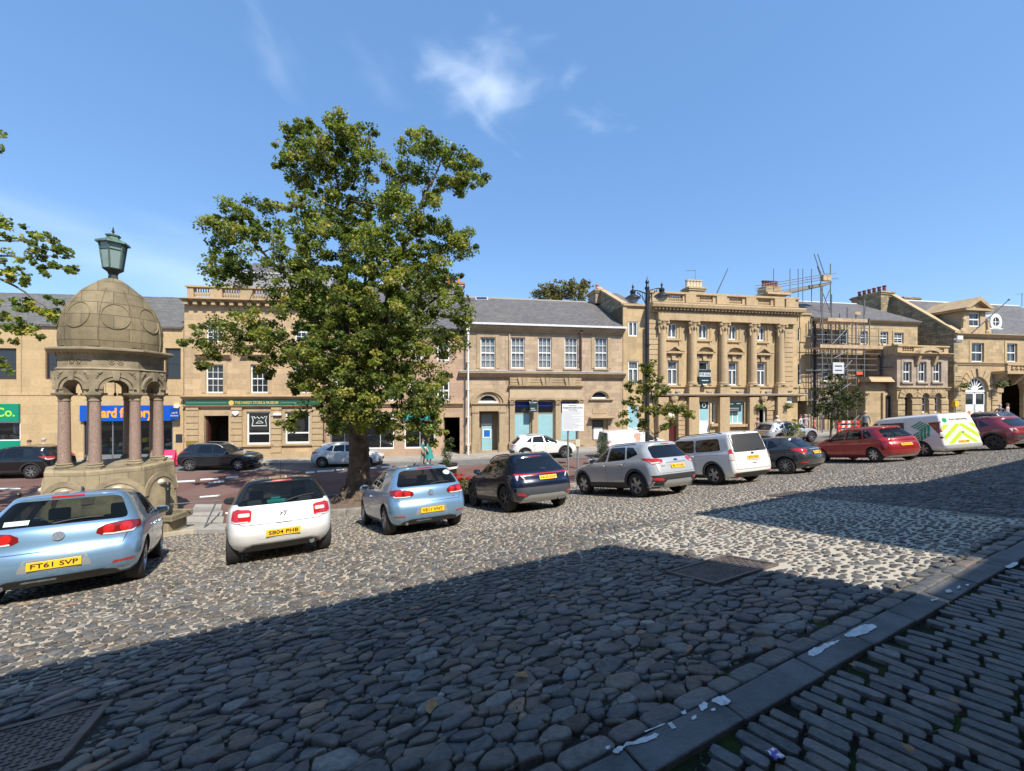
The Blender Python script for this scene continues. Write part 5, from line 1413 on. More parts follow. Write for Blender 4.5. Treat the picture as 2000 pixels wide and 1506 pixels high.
 for px, lab in ((1317.5, 'first'), (1378.5, 'second'), (1436, 'third'), (1491, 'fourth')):
  t = f.sub('flood_lamp', 'small grey flood lamp on the string course, %s from the lamp post side' % lab, 'lamp', f.X(px, y), y - .3, zs1 + .1, 'flood lamps above the string course')
  MB().box(-.2, .2, -.25, .02, .05, .17).build('housing', mat('galv', (.25, .26, .27)), t, bevel=.02); MB().tube([(0, 0, 0), (0, 0, .08)], .03).build('bracket', mat('galv', (.25, .26, .27)), t)
 for px, py, lab in ((1474, 796, 'hanging basket of yellow green leaves left of the dark arched doorway'), (1530, 793, 'hanging basket of yellow green leaves right of the dark arched doorway')):
  hanging_basket(f, f.X(px, y), y - .45, f.Z(px, py, y), lab)
def hanging_basket(f, x, y, z, lab):
 t = f.sub('hanging_basket', lab, 'hanging basket', x, y, z, 'hanging baskets on the stone fronts')
 MB().tube([(0, .4, .7), (0, 0, .62), (0, 0, .45)], .02, 5).build('bracket', black_m, t)
 MB().lathe([(.06, -.22), (.2, -.14), (.27, 0)], 10).build('basket', mat('coir', (.1, .07, .04), .9), t)
 vs, fs = [], []; rr = random.Random(int(x * 100))
 for _ in range(320):
  a, e, q = rr.uniform(0, 2*PI), rr.uniform(-.6, 1.2), rr.uniform(.2, .42)
  p = Vector((q*math.cos(a)*math.cos(e), q*math.sin(a)*math.cos(e), .02 + .3*math.sin(e) * q / .4)); u = Vector((rr.gauss(0, 1), rr.gauss(0, 1), rr.gauss(0, 1))).normalized() * .05; v = u.orthogonal().normalized() * .04
  b = len(vs); vs += [p - u, p + v, p + u, p - v]; fs.append((b, b+1, b+2, b+3))
 mesh_obj('foliage', vs, fs, mat('basket_leaf', (.16, .2, .03), .7, noise=.5, nscale=9, col2=(.06, .1, .02)), t)
bld_columns()
# =================================================== F: house under scaffold
galv = mat('scaffold_tube', (.15, .155, .16), .6, .3)
plank_m = mat('scaffold_plank', (.42, .30, .19), .8, noise=.25, nscale=4)
red_m = mat('plastic_red', (.5, .03, .02), .5)
def bld_scaffold():
 f = Fac('scaffolded_house', 'three storey stone house wrapped in scaffolding with a six pot chimney', 1584, R(10))
 x0, x1 = 0.0, f.X(1792); ze = f.Z(1690, 628)
 ops = []
 up = [f.rect(a, t, b, c) for a, b, t, c in ((1605, 1619, 645, 672), (1641, 1656, 646, 672), (1680, 1694, 647, 672), (1719, 1734, 648, 673), (1746, 1764, 650, 671))]
 mid = [f.rect(a, 709, b, 745) for a, b in ((1605.5, 1620, ), (1641, 1656), (1680, 1693))]
 low = [f.rect(a, 775, b, 812) for a, b in ((1605.5, 1620, ), (1641, 1656), (1672, 1683))]
 wall_mesh(x0, x1, -1.2, ze, up + mid + low, reveal=.18, depth=9).build('wall', endst, f.root)
 for i, r in enumerate(up + mid + low):
  if i == 10 or i == 9 and False: continue
  window(f, r, .08, 2, 4, fw=.08, meet=2)
  surround(f, r, w=.17, m=gold_d)
 mb = MB(); z = -1.0
 k = 0
 while z < ze - .4: mb.box(x0, x0 + (.75 if k % 2 else .95), -.05, .01, z + .01, z + .33); z += .35; k += 1
 mb.build('quoins', pinkg, f.root, bevel=.01)
 band(f, x0, x1 + .1, ze - .12, ze + .12, .3, gold_d, 'cornice')
 zr = f.Z(1640, 592, 5.5)
 gable_roof(f, x0 - .02, x1, ze + .14, zr, slate, run=5.5, over=.3, ridge_m=lead_m)
 downpipe(f, f.X(1589), -.5, ze - .4, mat('black_pipe', (.025, .02, .025), .4), y=-.15, r=.07)
 c = chimney(f, f.X(1702, 5.6) - .6, f.X(1712, 5.6) + .25, 4.2, 7.2, zr - 1.5, f.Z(1690, 571, 5.0), rubble, 6, mat('red_pot', (.17, .048, .035), .85), .62, .17, axis='y')
 bd = MB().box(x0 - .2, f.X(1716), -.7, -.02, f.Z(1640, 788), f.Z(1640, 782)).build('board_strip', mat('weathered', (.18, .16, .13), .9), f.root)
 sf = f.sub('scaffolding', 'tube scaffolding with plank lifts on the stone house front and a gantry over the roof', 'scaffolding', 0, 0, 0)
 yo, yi = -1.5, -.35
 pole = MB()
 def P(px, py, y): x, z = f.at(px, py, y); return Vector((x, y, z))
 for nm, px, pyt, pyb in (('a', 1606, 560, 845), ('b', 1624, 575, 850), ('c', 1655, 600, 852), ('d', 1688, 585, 850), ('e', 1723, 668, 765), ('f', 1640, 612, 850), ('g', 1672, 610, 850)):
  a, b = P(px, pyt, yo), P(px, pyb, yo); b.z = -.6 if nm != 'e' else b.z; b.x = a.x
  MB().tube([b, a], .05, 6).build('standard', galv, sf)
  x = a.x; MB().tube([(x + .15, yi, -.6), (x + .15, yi, f.Z(px, 622, yi))], .045, 6).build('standard', galv, sf)
 for pys in (640, 655, 664, 690, 700, 712, 722, 738, 752, 768):
  a, b = P(1596, pys, yo), P(1726, pys + 1, yo); a.z = b.z = (a.z + b.z) / 2; MB().tube([a, b], .028, 6).build('ledger', galv, sf)
  if pys in (655, 690, 722): MB().tube([(a.x, yi, a.z), (b.x, yi, a.z)], .04, 6).build('ledger', galv, sf)
 for (p1, p2) in (((1626, 672), (1663, 632)), ((1628, 700), (1665, 680)), ((1620, 720), (1612, 690)), ((1625, 745), (1664, 704)), ((1634, 768), (1662, 748)), ((1676, 675), (1692, 598)), ((1612, 800), (1650, 850)), ((1690, 800), (1640, 848))):
  MB().tube([P(*p1, yo - .05), P(*p2, yo - .05)], .03, 6).build('brace', galv, sf)
 for (pa, pb, py0, py1) in ((1615, 1692, 624, 629), (1600, 1728, 676, 681)):
  a, b = P(pa, py1, yo), P(pb, py1, yo); z = (a.z + b.z) / 2; mb = MB(); n = 5
  for k in range(n): y0 = yo - .05 + (yi - yo + .1) * k / n; mb.box(a.x, b.x, y0, y0 + (yi - yo) / n - .02, z, z + .05)
  mb.box(a.x, b.x, yo - .1, yo - .06, z, z + .28)
  mb.build('platform', plank_m, sf)
 ty = 1.4
 for px in (1603, 1622):
  for yy in (ty, ty + 1.2):
   a, b = P(px, 530 if px == 1603 else 515, yy), P(px, 628, yy); MB().tube([(a.x, yy, b.z), a], .045, 6).build('standard', galv, sf)
 for (p1, p2) in (((1603, 610), (1621, 565)), ((1622, 610), (1604, 565)), ((1596, 520), (1606, 548)), ((1590, 496), (1603, 535)), ((1597, 496), (1610, 535)), ((1618, 537), (1632, 533)), ((1618, 545), (1636, 544))):
  MB().tube([P(*p1, ty), P(*p2, ty)], .035, 5).build('brace', galv, sf)
 by = 2.2
 A, B = P(1476, 578, by), P(1622, 553, by)
 for off in (0, 8, 13, 18):
  MB().tube([A + Vector((0, 0, off * .045 + .1)), B + Vector((0, 0, off * .045 + .1))], .035, 5).build('guard_rail', galv, sf)
 mb = MB()
 for k in range(4):
  y0 = by + k * .27; mb.add([(A.x + 1.5, y0, A.z - .05), (B.x + .2, y0, B.z - .05), (B.x + .2, y0 + .24, B.z - .05), (A.x + 1.5, y0 + .24, A.z - .05), (A.x + 1.5, y0, A.z + .20), (B.x + .2, y0, B.z + .20), (B.x + .2, y0 + .24, B.z + .20), (A.x + 1.5, y0 + .24, A.z + .20)], [(0,3,2,1),(4,5,6,7),(0,1,5,4),(1,2,6,5),(2,3,7,6),(3,0,4,7)])
 mb.build('platform', mat('grey_plank', (.22, .19, .15), .85, noise=.2), sf)
 for px in (1480, 1511, 1543, 1559, 1568, 1585):
  a = P(px, 525 if px != 1480 else 565, by); b = P(px, 590, by); MB().tube([b, a], .032, 5).build('standard', galv, sf)
 q0, q1 = P(1496, 572, by - .3), P(1543, 572, by - .3)
 MB().box(q0.x, q1.x, by - .5, by + 1.6, q0.z - .12, q0.z + .06).build('platform', plank_m, sf)
 for px in (1608, 1616): a = P(px, 549, ty); MB().box(a.x - .2, a.x + .2, ty - .2, ty + .1, a.z, a.z + .5).build('toe_board', plank_m, sf)
 ch = f.sub('roof_chimney', 'stone stack with a row of red pots inside the roof gantry', 'chimney', 0, 0, 0)
 a, b = P(1490, 575, 4.0), P(1520, 560, 4.0)
 MB().box(a.x, b.x, 3.6, 4.6, a.z - 3, P(1500, 561, 4).z).build('stack', endst, ch)
 for i in range(6):
  x = a.x + (b.x - a.x) * (i + .5) / 6; MB().lathe([(.17, 0), (.14, .1), (.13, .5), (.17, .55), (.17, .62)], 10, (x, 4.1, P(1500, 561, 4).z)).build('chimney_pot', mat('red_pot', (.40, .08, .05)), ch, smooth=True)
 def brd(px0, py0, px1, py1, nm, lab, m, lines=()):
  r = f.rect(px0, py0, px1, py1, yo - .12); t = f.sub(nm, lab, 'sign board', (r[0] + r[1]) / 2, yo - .12, r[2]); hw, hh = (r[1] - r[0]) / 2, r[3] - r[2]
  MB().box(-hw, hw, -.02, .02, 0, hh).build('board', m, t)
  for s, fz, sz, mm in lines: text(s, 'lettering', sz * hh, mm, t, (0, -.025, fz * hh), width=hw * 1.3)
 brd(1626.5, 708, 1648, 730, 'scaffold_banner', 'pale grey banner hung on the scaffold middle lift', mat('banner_grey', (.5, .52, .54), .7), (('=', .68, .26, black_m), ('=', .3, .22, black_m)))
 brd(1672.5, 726, 1684.5, 732, 'scaffold_board', 'orange red notice tied to the scaffold at head of the sapling', mat('notice_orange', (.6, .1, .03), .6))
 brd(1676, 741, 1687, 747.5, 'debris_bag', 'brown orange sacking on the scaffold below the orange notice', mat('sack_orange', (.42, .17, .06), .8))
 brd(1669.5, 609, 1680.5, 614.5, 'scaffold_tag', 'small tan tag board on the top scaffold rail', plank_m)
bld_scaffold()
# =================================================== G: projecting bay wing
def bld_bay():
 f = Fac('bay_fronted_house', 'stone wing with balustraded parapet and curved pediment standing forward of the scaffolded house', 1752, R(10), dy=-3.2)
 x0, x1 = 0.0, f.X(1851); zt = f.Z(1800, 691)
 zs0, zs1 = f.Z(1800, 762), f.Z(1800, 756)
 up = [f.rect(a, 707, b, 746) for a, b in ((1763.5, 1779.5), (1794, 1808.5), (1822.5, 1837.5))]
 d0 = f.rect(1766, 768, 1780, 830); g1 = f.rect(1799.5, 768, 1813, 806); g2 = f.rect(1824, 768, 1837, 806)
 d0 = (d0[0], d0[1], -.5, d0[3], 'arch'); g1 = (*g1, 'arch'); g2 = (*g2, 'arch')
 wall_mesh(x0, x1, -1.4, zs0, [d0, g1, g2], reveal=.35, depth=4).build('wall', endst, f.root)
 wall_mesh(x0, x1, zs0, zt, up, reveal=.22, depth=4).build('upper_wall', pinkg, f.root)
 for r in up: window(f, r, .1, 2, 2, fw=.09, meet=1); surround(f, r, w=.2, m=pinkg)
 for r in (g1, g2): window(f, r[:4], .22, 1, 2, fw=.09, arch=True)
 MB().box(d0[0], d0[1], .5, .55, -.5, d0[3]).build('door', mat('plum_door', (.05, .025, .028), .5), f.root)
 fan = MB(); fan.prism(arc_pts(d0[0] + .03, d0[1] - .03, d0[3] - (d0[1] - d0[0]) / 2), .3, .34); fan.build('fanlight', white_m, f.root)
 mb = MB(); z = -.8
 xs = [x0] + [q for r in (d0, g1, g2) for q in r[:2]] + [x1]
 while z < zs0 - .9:
  z += .46
 for a, b in zip(xs[0::2], xs[1::2]):
  mb = MB(); z = -.8
  while z < zs0 - .9: mb.box(a, b, -.07, .01, z + .03, z + .43); z += .46
  mb.build('banded_pier', endst, f.root, bevel=.012)
 for r in (d0, g1, g2):
  cx, rad, sp = (r[0] + r[1]) / 2, (r[1] - r[0]) / 2, r[3] - (r[1] - r[0]) / 2; mb = MB()
  for k in range(7):
   a0, a1 = PI*k/7 + .03, PI*(k+1)/7 - .03; mb.prism([(cx + q*math.cos(a), sp + q*math.sin(a)) for q, a in ((rad + .02, a0), (rad + .6, a0), (rad + .6, a1), (rad + .02, a1))], -.1, .01)
  mb.build('voussoirs', endst, f.root, bevel=.01)
 band(f, x0 - .1, x1 + .1, zs0, zs1, .2, gold_d, 'string_course')
 zc = f.Z(1800, 694); band(f, x0 - .15, x1 + .15, zc - .1, f.Z(1800, 690), .4, gold_d, 'cornice')
 zp0, zp1 = f.Z(1800, 690), f.Z(1800, 675)
 runs = [f.rect(a, 0, b, 1)[:2] for a, b in ((1761, 1784), (1822.5, 1843))]
 mb = MB(); h = zp1 - zp0; mb.box(x0, x1, -.05, .3, zp0, zp0 + h*.2); mb.box(x0 - .05, x1 + .05, -.12, .36, zp1 - h*.18, zp1)
 for a, b in ((x0, runs[0][0]), (runs[0][1], runs[1][0]), (runs[1][1], x1)): mb.box(a, b, -.04, .28, zp0 + h*.2, zp1 - h*.18)
 mb.box(x0, x0 + .3, .3, 4, zp0, zp1)
 mb.build('parapet', gold_d, f.root)
 for a, b in runs: baluster_run(f, a, b, zp0 + h*.2, zp1 - h*.18, .12, gold_d, 5, r=.11)
 a, b, c, d = f.rect(1785, 678.5, 1829, 692); o = arc_pts(a, b, c, 14, rise=d - c); n_ = arc_pts(a + .35, b - .35, c, 14, rise=d - c - .3); mb = MB()
 for k in range(14): mb.prism([o[k], o[k+1], n_[k+1], n_[k]], -.45, .01)
 mb.prism(n_, -.12, .01); mb.sphere(((a+b)/2, -.22, c + (d-c)*.35), .35, .15, .35); mb.build('pediment', gold_d, f.root)
 for px in (1789, 1822):
  x = f.X(px); MB().prismx([(0.0, zc - .9), (-.15, zc - .8), (-.35, zc - .1), (0, zc - .1)], x - .12, x + .12).build('bracket', gold_d, f.root)
 MB().box(x0, x1, .3, 4, zt - .1, zt).build('roof', lead_m, f.root)
 pa = f.X(1688, .8); px1_ = f.X(1752)
 zp = f.Z(1720, 746, .4); mb = wall_mesh(pa, -.02, -1.4, zp, [], y=.7, depth=2.4); mb.build('porch_wall', endst, f.root)
 band(f, pa - .15, .15, zp, zp + .42, -.3, gold_d, 'porch_cornice', y0=1.2)
 MB().box(pa - .2, .1, .45, 3.2, zp, zp + .3).build('porch_roof', gold_d, f.root)
 dr = f.rect(1726, 773, 1749, 830, .7); MB().box(dr[0] - .25, dr[1] + .25, .55, .7, -1, dr[3] + .25).build('door_surround', gold_d, f.root); MB().box(dr[0], dr[1], .5, .56, -1, dr[3]).build('doorway', dark_in, f.root)
 MB().box(dr[0] + (dr[1]-dr[0])*.55, dr[1], .48, .5, -1, dr[3] - .1).build('door_leaf', mat('glazed_door', (.13, .12, .1), .3), f.root)
 downpipe(f, -.35, .2 + zp, f.Z(1744, 700, 1.5), mat('black_pipe', (.025, .02, .025)), y=1.0, r=.06)
bld_bay()
# =================================================== H: end house with the arch
def bld_end():
 f = Fac('arched_end_house', 'golden stone building with pedimented dormer and great arched entrance at the street end', 1862, R(10), dy=-1.2)
 x0, x1 = 0.0, f.X(2130); ze = f.Z(1930, 657)
 w1 = f.rect(1897, 670, 1921, 707); w2 = f.rect(1966, 671, 1986, 707); w3 = f.rect(2030, 672, 2052, 707)
 ar = f.rect(1886, 736, 1927.5, 835); ar = (ar[0], ar[1], -1, ar[3], 'arch'); a2 = f.rect(1956, 739, 2000, 835); a2 = (a2[0], a2[1], -1, a2[3], 'arch')
 wall_mesh(x0, x1, -1.4, ze, [w1, w2, w3, ar, a2], reveal=.3, depth=9).build('wall', endst, f.root)
 for r in (w1, w2, w3): window(f, r, .1, 2, 2, fw=.09, meet=1, curtain=(r is w2)); surround(f, r, w=.26, m=gold_d)
 band(f, x0, x1, f.Z(1930, 660), f.Z(1930, 653), .35, gold_d, 'cornice')
 band(f, x0, x1, f.Z(1930, 714), f.Z(1930, 708), .18, gold_d, 'string_course')
 xs = [x0, ar[0] - .5, ar[1] + .5, a2[0] - .4, a2[1] + .4, x1]; mb = MB(); z = -1
 while z < f.Z(1930, 730):
  z += .43
 for a, b in zip(xs[0::2], xs[1::2]):
  mb = MB(); z = -1
  while z < f.Z(1930, 730): mb.box(a, b, -.08, .01, z + .03, z + .4); z += .43
  mb.build('banded_pier', endst, f.root, bevel=.012)
 for r in (ar, a2):
  cx, rad, sp = (r[0] + r[1]) / 2, (r[1] - r[0]) / 2, r[3] - (r[1] - r[0]) / 2; mb = MB()
  for k in range(11):
   a0, a1 = PI*k/11 + .02, PI*(k+1)/11 - .02; mb.prism([(cx + q*math.cos(a), sp + q*math.sin(a)) for q, a in ((rad + .01, a0), (rad + .75, a0), (rad + .75, a1), (rad + .01, a1))], -.14 - (.12 if k == 5 else 0), .01)
  mb.build('voussoirs', gold_d, f.root, bevel=.012)
 cx, rad, sp = (ar[0] + ar[1]) / 2, (ar[1] - ar[0]) / 2, ar[3] - (ar[1] - ar[0]) / 2
 mb = MB(); o = arc_pts(ar[0], ar[1], sp, 16); i_ = arc_pts(ar[0] + .15, ar[1] - .15, sp, 16)
 for k in range(16): mb.prism([o[k], o[k+1], i_[k+1], i_[k]], .12, .22)
 for k in range(1, 8): a = PI*k/8; mb.tube([(cx + .3*math.cos(a), .17, sp + .3*math.sin(a)), (cx + rad*math.cos(a), .17, sp + rad*math.sin(a))], .05, 5)
 ii = arc_pts(cx - .35, cx + .35, sp, 8)
 mb.prism(ii, .12, .22); mb.box(ar[0], ar[1], .1, .24, sp - .16, sp + .04)
 fw = mb.build('fanlight', white_m, f.root); MB().prism(arc_pts(ar[0], ar[1], sp, 16), .2, .21).build('pane', glass_dark, fw)
 zb = f.Z(1907, 790)
 for s in (0, 1):
  a, b = (ar[0], cx - .02) if s == 0 else (cx + .02, ar[1])
  mb = MB(); mb.box(a, a + .14, .14, .22, -1, sp - .16); mb.box(b - .14, b, .14, .22, -1, sp - .16); mb.box(a, b, .14, .22, -1, zb); mb.box(a, b, .14, .22, sp - .3, sp - .16)
  d = mb.build('door', white_m, f.root); MB().box(a + .14, b - .14, .17, .18, zb, sp - .3).build('pane', glass_dark, d)
  MB().prism([((a+b)/2 + .2*math.cos(2*PI*k/12), zb - .75 + .2*math.sin(2*PI*k/12)) for k in range(12)], .12, .14).build('badge', mat('badge_tan', (.4, .2, .1), .6), d)
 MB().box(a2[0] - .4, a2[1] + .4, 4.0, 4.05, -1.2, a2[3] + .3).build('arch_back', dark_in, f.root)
 bx0 = f.X(1936); zb0, zb1 = f.Z(1960, 729), f.Z(1960, 712); mb = MB(); mb.box(bx0, x1, -1.1, .01, zb0 - .12, zb0 + .14); mb.box(bx0, x1, -1.12, -.85, zb1 - .16, zb1); mb.box(bx0, bx0 + .4, -1.08, -.9, zb0, zb1)
 mb.box(bx0 + 2.1, bx0 + 2.6, -1.08, -.9, zb0, zb1)
 mb.build('balcony', gold_d, f.root);
 baluster_run(f, bx0 + .45, bx0 + 2.05, zb0 + .14, zb1 - .16, -1.0, gold_d, 3, r=.13); baluster_run(f, bx0 + 2.7, x1, zb0 + .14, zb1 - .16, -1.0, gold_d, 12, r=.1)
 for x in (bx0 + .3, bx0 + 2.4): MB().prismx([(0, zb0 - 1.1), (-.2, zb0 - 1.0), (-.9, zb0 - .12), (0, zb0 - .12)], x - .15, x + .15).build('bracket', gold_d, f.root)
 zr = f.Z(1960, 596, 5.0)
 gable_roof(f, x0 + .35, x1, ze + .1, zr, slate_dk, run=5.0, over=.2, ridge_m=lead_m)
 g = MB(); zt0 = f.Z(1768, 604, 8.5)
 g.prismx([(-.05, -1), (-.05, ze + .3), (5.0, zr + .35), (9.0, ze + 2.2), (9.0, -1)], x0 - .02, x0 + .4); g.build('gable_wall', rubble, f.root)
 cp = MB(); cp.prismx([(-.2, ze + .2), (5.0, zr + .36), (5.0, zr + .52), (-.2, ze + .4)], x0 - .1, x0 + .5); cp.build('coping', gold_d, f.root)
 xg0 = f.X(1748, 6.0); zs = f.Z(1765, 603, 6.0)
 bk = MB(); bk.prism([(xg0, -1), (xg0, zs - .4), (xg0 + 2.4, zs - .5), (x0 - .02, f.Z(1862, 655, 1.0)), (x0 - .02, -1)], 5.0, 5.6); bk.build('return_wall', rubble, f.root)
 chimney(f, xg0, xg0 + 2.0, 5.2, 6.6, zs - 2.5, f.Z(1768, 584, 6.0), rubble, 0, rubble)
 q = f.rect(1879, 608, 1929, 655, -.1); a, b, c, d = q
 dw = f.rect(1893, 610, 1914.5, 638, -.1)
 dm = wall_mesh(a + .25, b - .25, ze, d, [dw], y=-.1, reveal=.25, depth=3.2); dmo = dm.build('dormer', gold_d, f.root)
 window(f, dw, 0.0, 2, 2, fw=.1, meet=1, parent=dmo);
 zt = f.Z(1904, 581, -.1); cx = (a + b) / 2; hw = (b - a) / 2 + .1; mb = MB()
 mb.box(cx - hw, cx + hw, -.45, 3, d, d + .2); mb.prism([(cx - hw - .1, d + .2), (cx, zt), (cx + hw + .1, d + .2), (cx + hw - .4, d + .2), (cx, zt - .35), (cx - hw + .4, d + .2)], -.5, 3); mb.prism([(cx - hw + .4, d + .2), (cx, zt - .35), (cx + hw - .4, d + .2)], -.15, 3)
 mb.build('pediment', gold_d, dmo)
 mb = MB()
 for s in (-1, 1):
  x = cx + s * (hw - .1); mb.sphere((x, -.15, ze + .35), .28, .14, .32, 8, 6); mb.sphere((x - s*.12, -.15, ze + 1.4), .16, .12, .22, 8, 6); mb.prism([(x - .12, ze + .3), (x + .12, ze + .3), (x - s*.12 + .1, ze + 1.4), (x - s*.12 - .1, ze + 1.4)], -.22, -.05)
 mb.build('scroll', gold_d, dmo, smooth=True)
 q = f.rect(1931, 617, 1955, 641, .8); cx, cz, r_ = (q[0] + q[1]) / 2, (q[2] + q[3]) / 2, (q[1] - q[0]) / 2
 ring = MB(); n = 24
 for k in range(n):
  a0, a1 = 2*PI*k/n, 2*PI*(k+1)/n; ring.prism([(cx + q_*math.cos(a), cz + q_*1.1*math.sin(a)) for q_, a in ((r_*.55, a0), (r_*.95, a0), (r_*.95, a1), (r_*.55, a1))], .7, 2.6)
 ring.box(cx - r_ * 1.05, cx + r_ * 1.05, .7, 1.4, cz - r_ * 1.1, cz - r_ * .8)
 rd = ring.build('round_dormer', white_m, f.root); MB().prism([(cx + r_*.56*math.cos(2*PI*k/20), cz + r_*.6*math.sin(2*PI*k/20)) for k in range(20)], .8, .84).build('pane', glass_dark, rd)
 mb = MB().box(cx - .03, cx + .03, .75, .8, cz - r_*.6, cz + r_*.6).box(cx - r_*.55, cx + r_*.55, .75, .8, cz - .03, cz + .03).build('glazing_bar', white_m, rd)
 pl = f.sub('flag_pole', 'bare flag pole leaning out in front of the pedimented dormer', 'pole', f.X(1899, -.4), -.4, f.Z(1899, 650, -.4))
 e = f.at(1971, 585, -1.8); MB().tube([(0, 0, 0), (e[0] - f.X(1899, -.4), -1.4, e[1] - f.Z(1899, 650, -.4))], .05, 6, .035).build('pole', mat('galv', (.25, .26, .27)), pl); MB().sphere((e[0] - f.X(1899, -.4), -1.4, e[1] - f.Z(1899, 650, -.4)), .09).build('finial', mat('galv', (.25, .26, .27)), pl)
 hanging_basket(f, f.X(1884, -.6), -.6, f.Z(1886, 754), 'hanging basket with orange tint left of the white fan window')
 hanging_basket(f, f.X(1958, -.6), -.6, f.Z(1957, 752), 'hanging basket between the fan window and the dark archway')
 lp = f.sub('wall_lamp', 'small flood lamp on the corner under the eaves of the end building', 'lamp', f.X(1866, -.3), -.3, f.Z(1866, 670)); MB().box(-.35, .3, -.3, .0, -.05, .18).build('housing', mat('galv', (.25, .26, .27)), lp, bevel=.03); MB().box(-.3, .3, -.35, -.28, .22, .55).build('reflector', white_m, lp)
 yb = f.sub('yellow_box', 'small yellow box on a thin post by the end building corner', 'box', f.X(1866, -1.5), -1.5, -.6)
 zq = f.Z(1866, 783, -1.5) + .6; MB().tube([(0, 0, 0), (0, 0, zq - .5)], .05, 6).build('post', mat('galv', (.25, .26, .27)), yb); MB().box(-.2, .2, -.12, .12, zq - .5, zq).build('case', mat('yellow_box', (.7, .42, .02), .5), yb, bevel=.03)
 ae = f.sub('roof_aerial', 'aerial on the ridge at the far edge of the frame', 'aerial', f.X(1996, 5), 5, zr); MB().tube([(0, 0, 0), (0, 0, 1.4)], .03, 5).tube([(-1.0, 0, 1.25), (.3, 0, 1.3)], .02, 5).build('mast', mat('galv', (.25, .26, .27)), ae)
bld_end()
# ------------------------------------------------------------------ vehicles
def pchip(xs, ys):
 xs = np.array(xs, float); ys = np.array(ys, float); h = np.diff(xs); d = np.diff(ys) / h; n = len(xs)
 m = np.zeros(n)
 for i in range(1, n - 1):
  if d[i-1] * d[i] > 0: w1, w2 = 2*h[i] + h[i-1], h[i] + 2*h[i-1]; m[i] = (w1 + w2) / (w1 / d[i-1] + w2 / d[i])
 m[0], m[-1] = d[0], d[-1]
 def fn(x):
  x = np.clip(x, xs[0], xs[-1]); i = np.clip(np.searchsorted(xs, x) - 1, 0, n - 2); t = (x - xs[i]) / h[i]
  return ys[i]*(1+2*t)*(1-t)**2 + m[i]*h[i]*t*(1-t)**2 + ys[i+1]*t*t*(3-2*t) + m[i+1]*h[i]*t*t*(t-1)
 return fn
def paint(name, col, metal=0.0, rough=.32, flake=0.0):
 return mat('paint_' + name, col, rough, metal, .5, coat=.9)
tyre_m = mat('tyre_rubber', (.018, .018, .019), .85, noise=.3, nscale=20)
rim_m = mat('alloy', (.42, .43, .45), .28, .85)
rim_dark = mat('dark_alloy', (.05, .05, .055), .35, .6)
plastic = mat('black_plastic', (.022, .022, .024), .6, noise=.15, nscale=30)
seat_m = mat('seat_cloth', (.05, .05, .055), .9)
lamp_red = mat('lamp_red', (.42, .012, .01), .12, coat=1.0)
lamp_dk = mat('lamp_dark_red', (.16, .006, .006), .12, coat=1.0)
lamp_clear = mat('lamp_clear', (.55, .52, .50), .12, coat=1.0)
plate_y = mat('plate_yellow', (.80, .47, .02), .4)
plate_w = mat('plate_white', (.7, .7, .68), .4)
plate_k = mat('plate_black', (.01, .01, .01), .5)
chrome = mat('chrome', (.6, .6, .62), .12, 1.0)
under_m = mat('underbody', (.008, .008, .008), .9)
car_glass = glass_mat('car_glass', (.012, .016, .018), .02, .82, (.66, .72, .70))
car_glass_dk = glass_mat('privacy_glass', (.006, .008, .011), .02, .12, (.3, .33, .35))
silver_pl = mat('silver_trim', (.38, .39, .40), .35, .5)
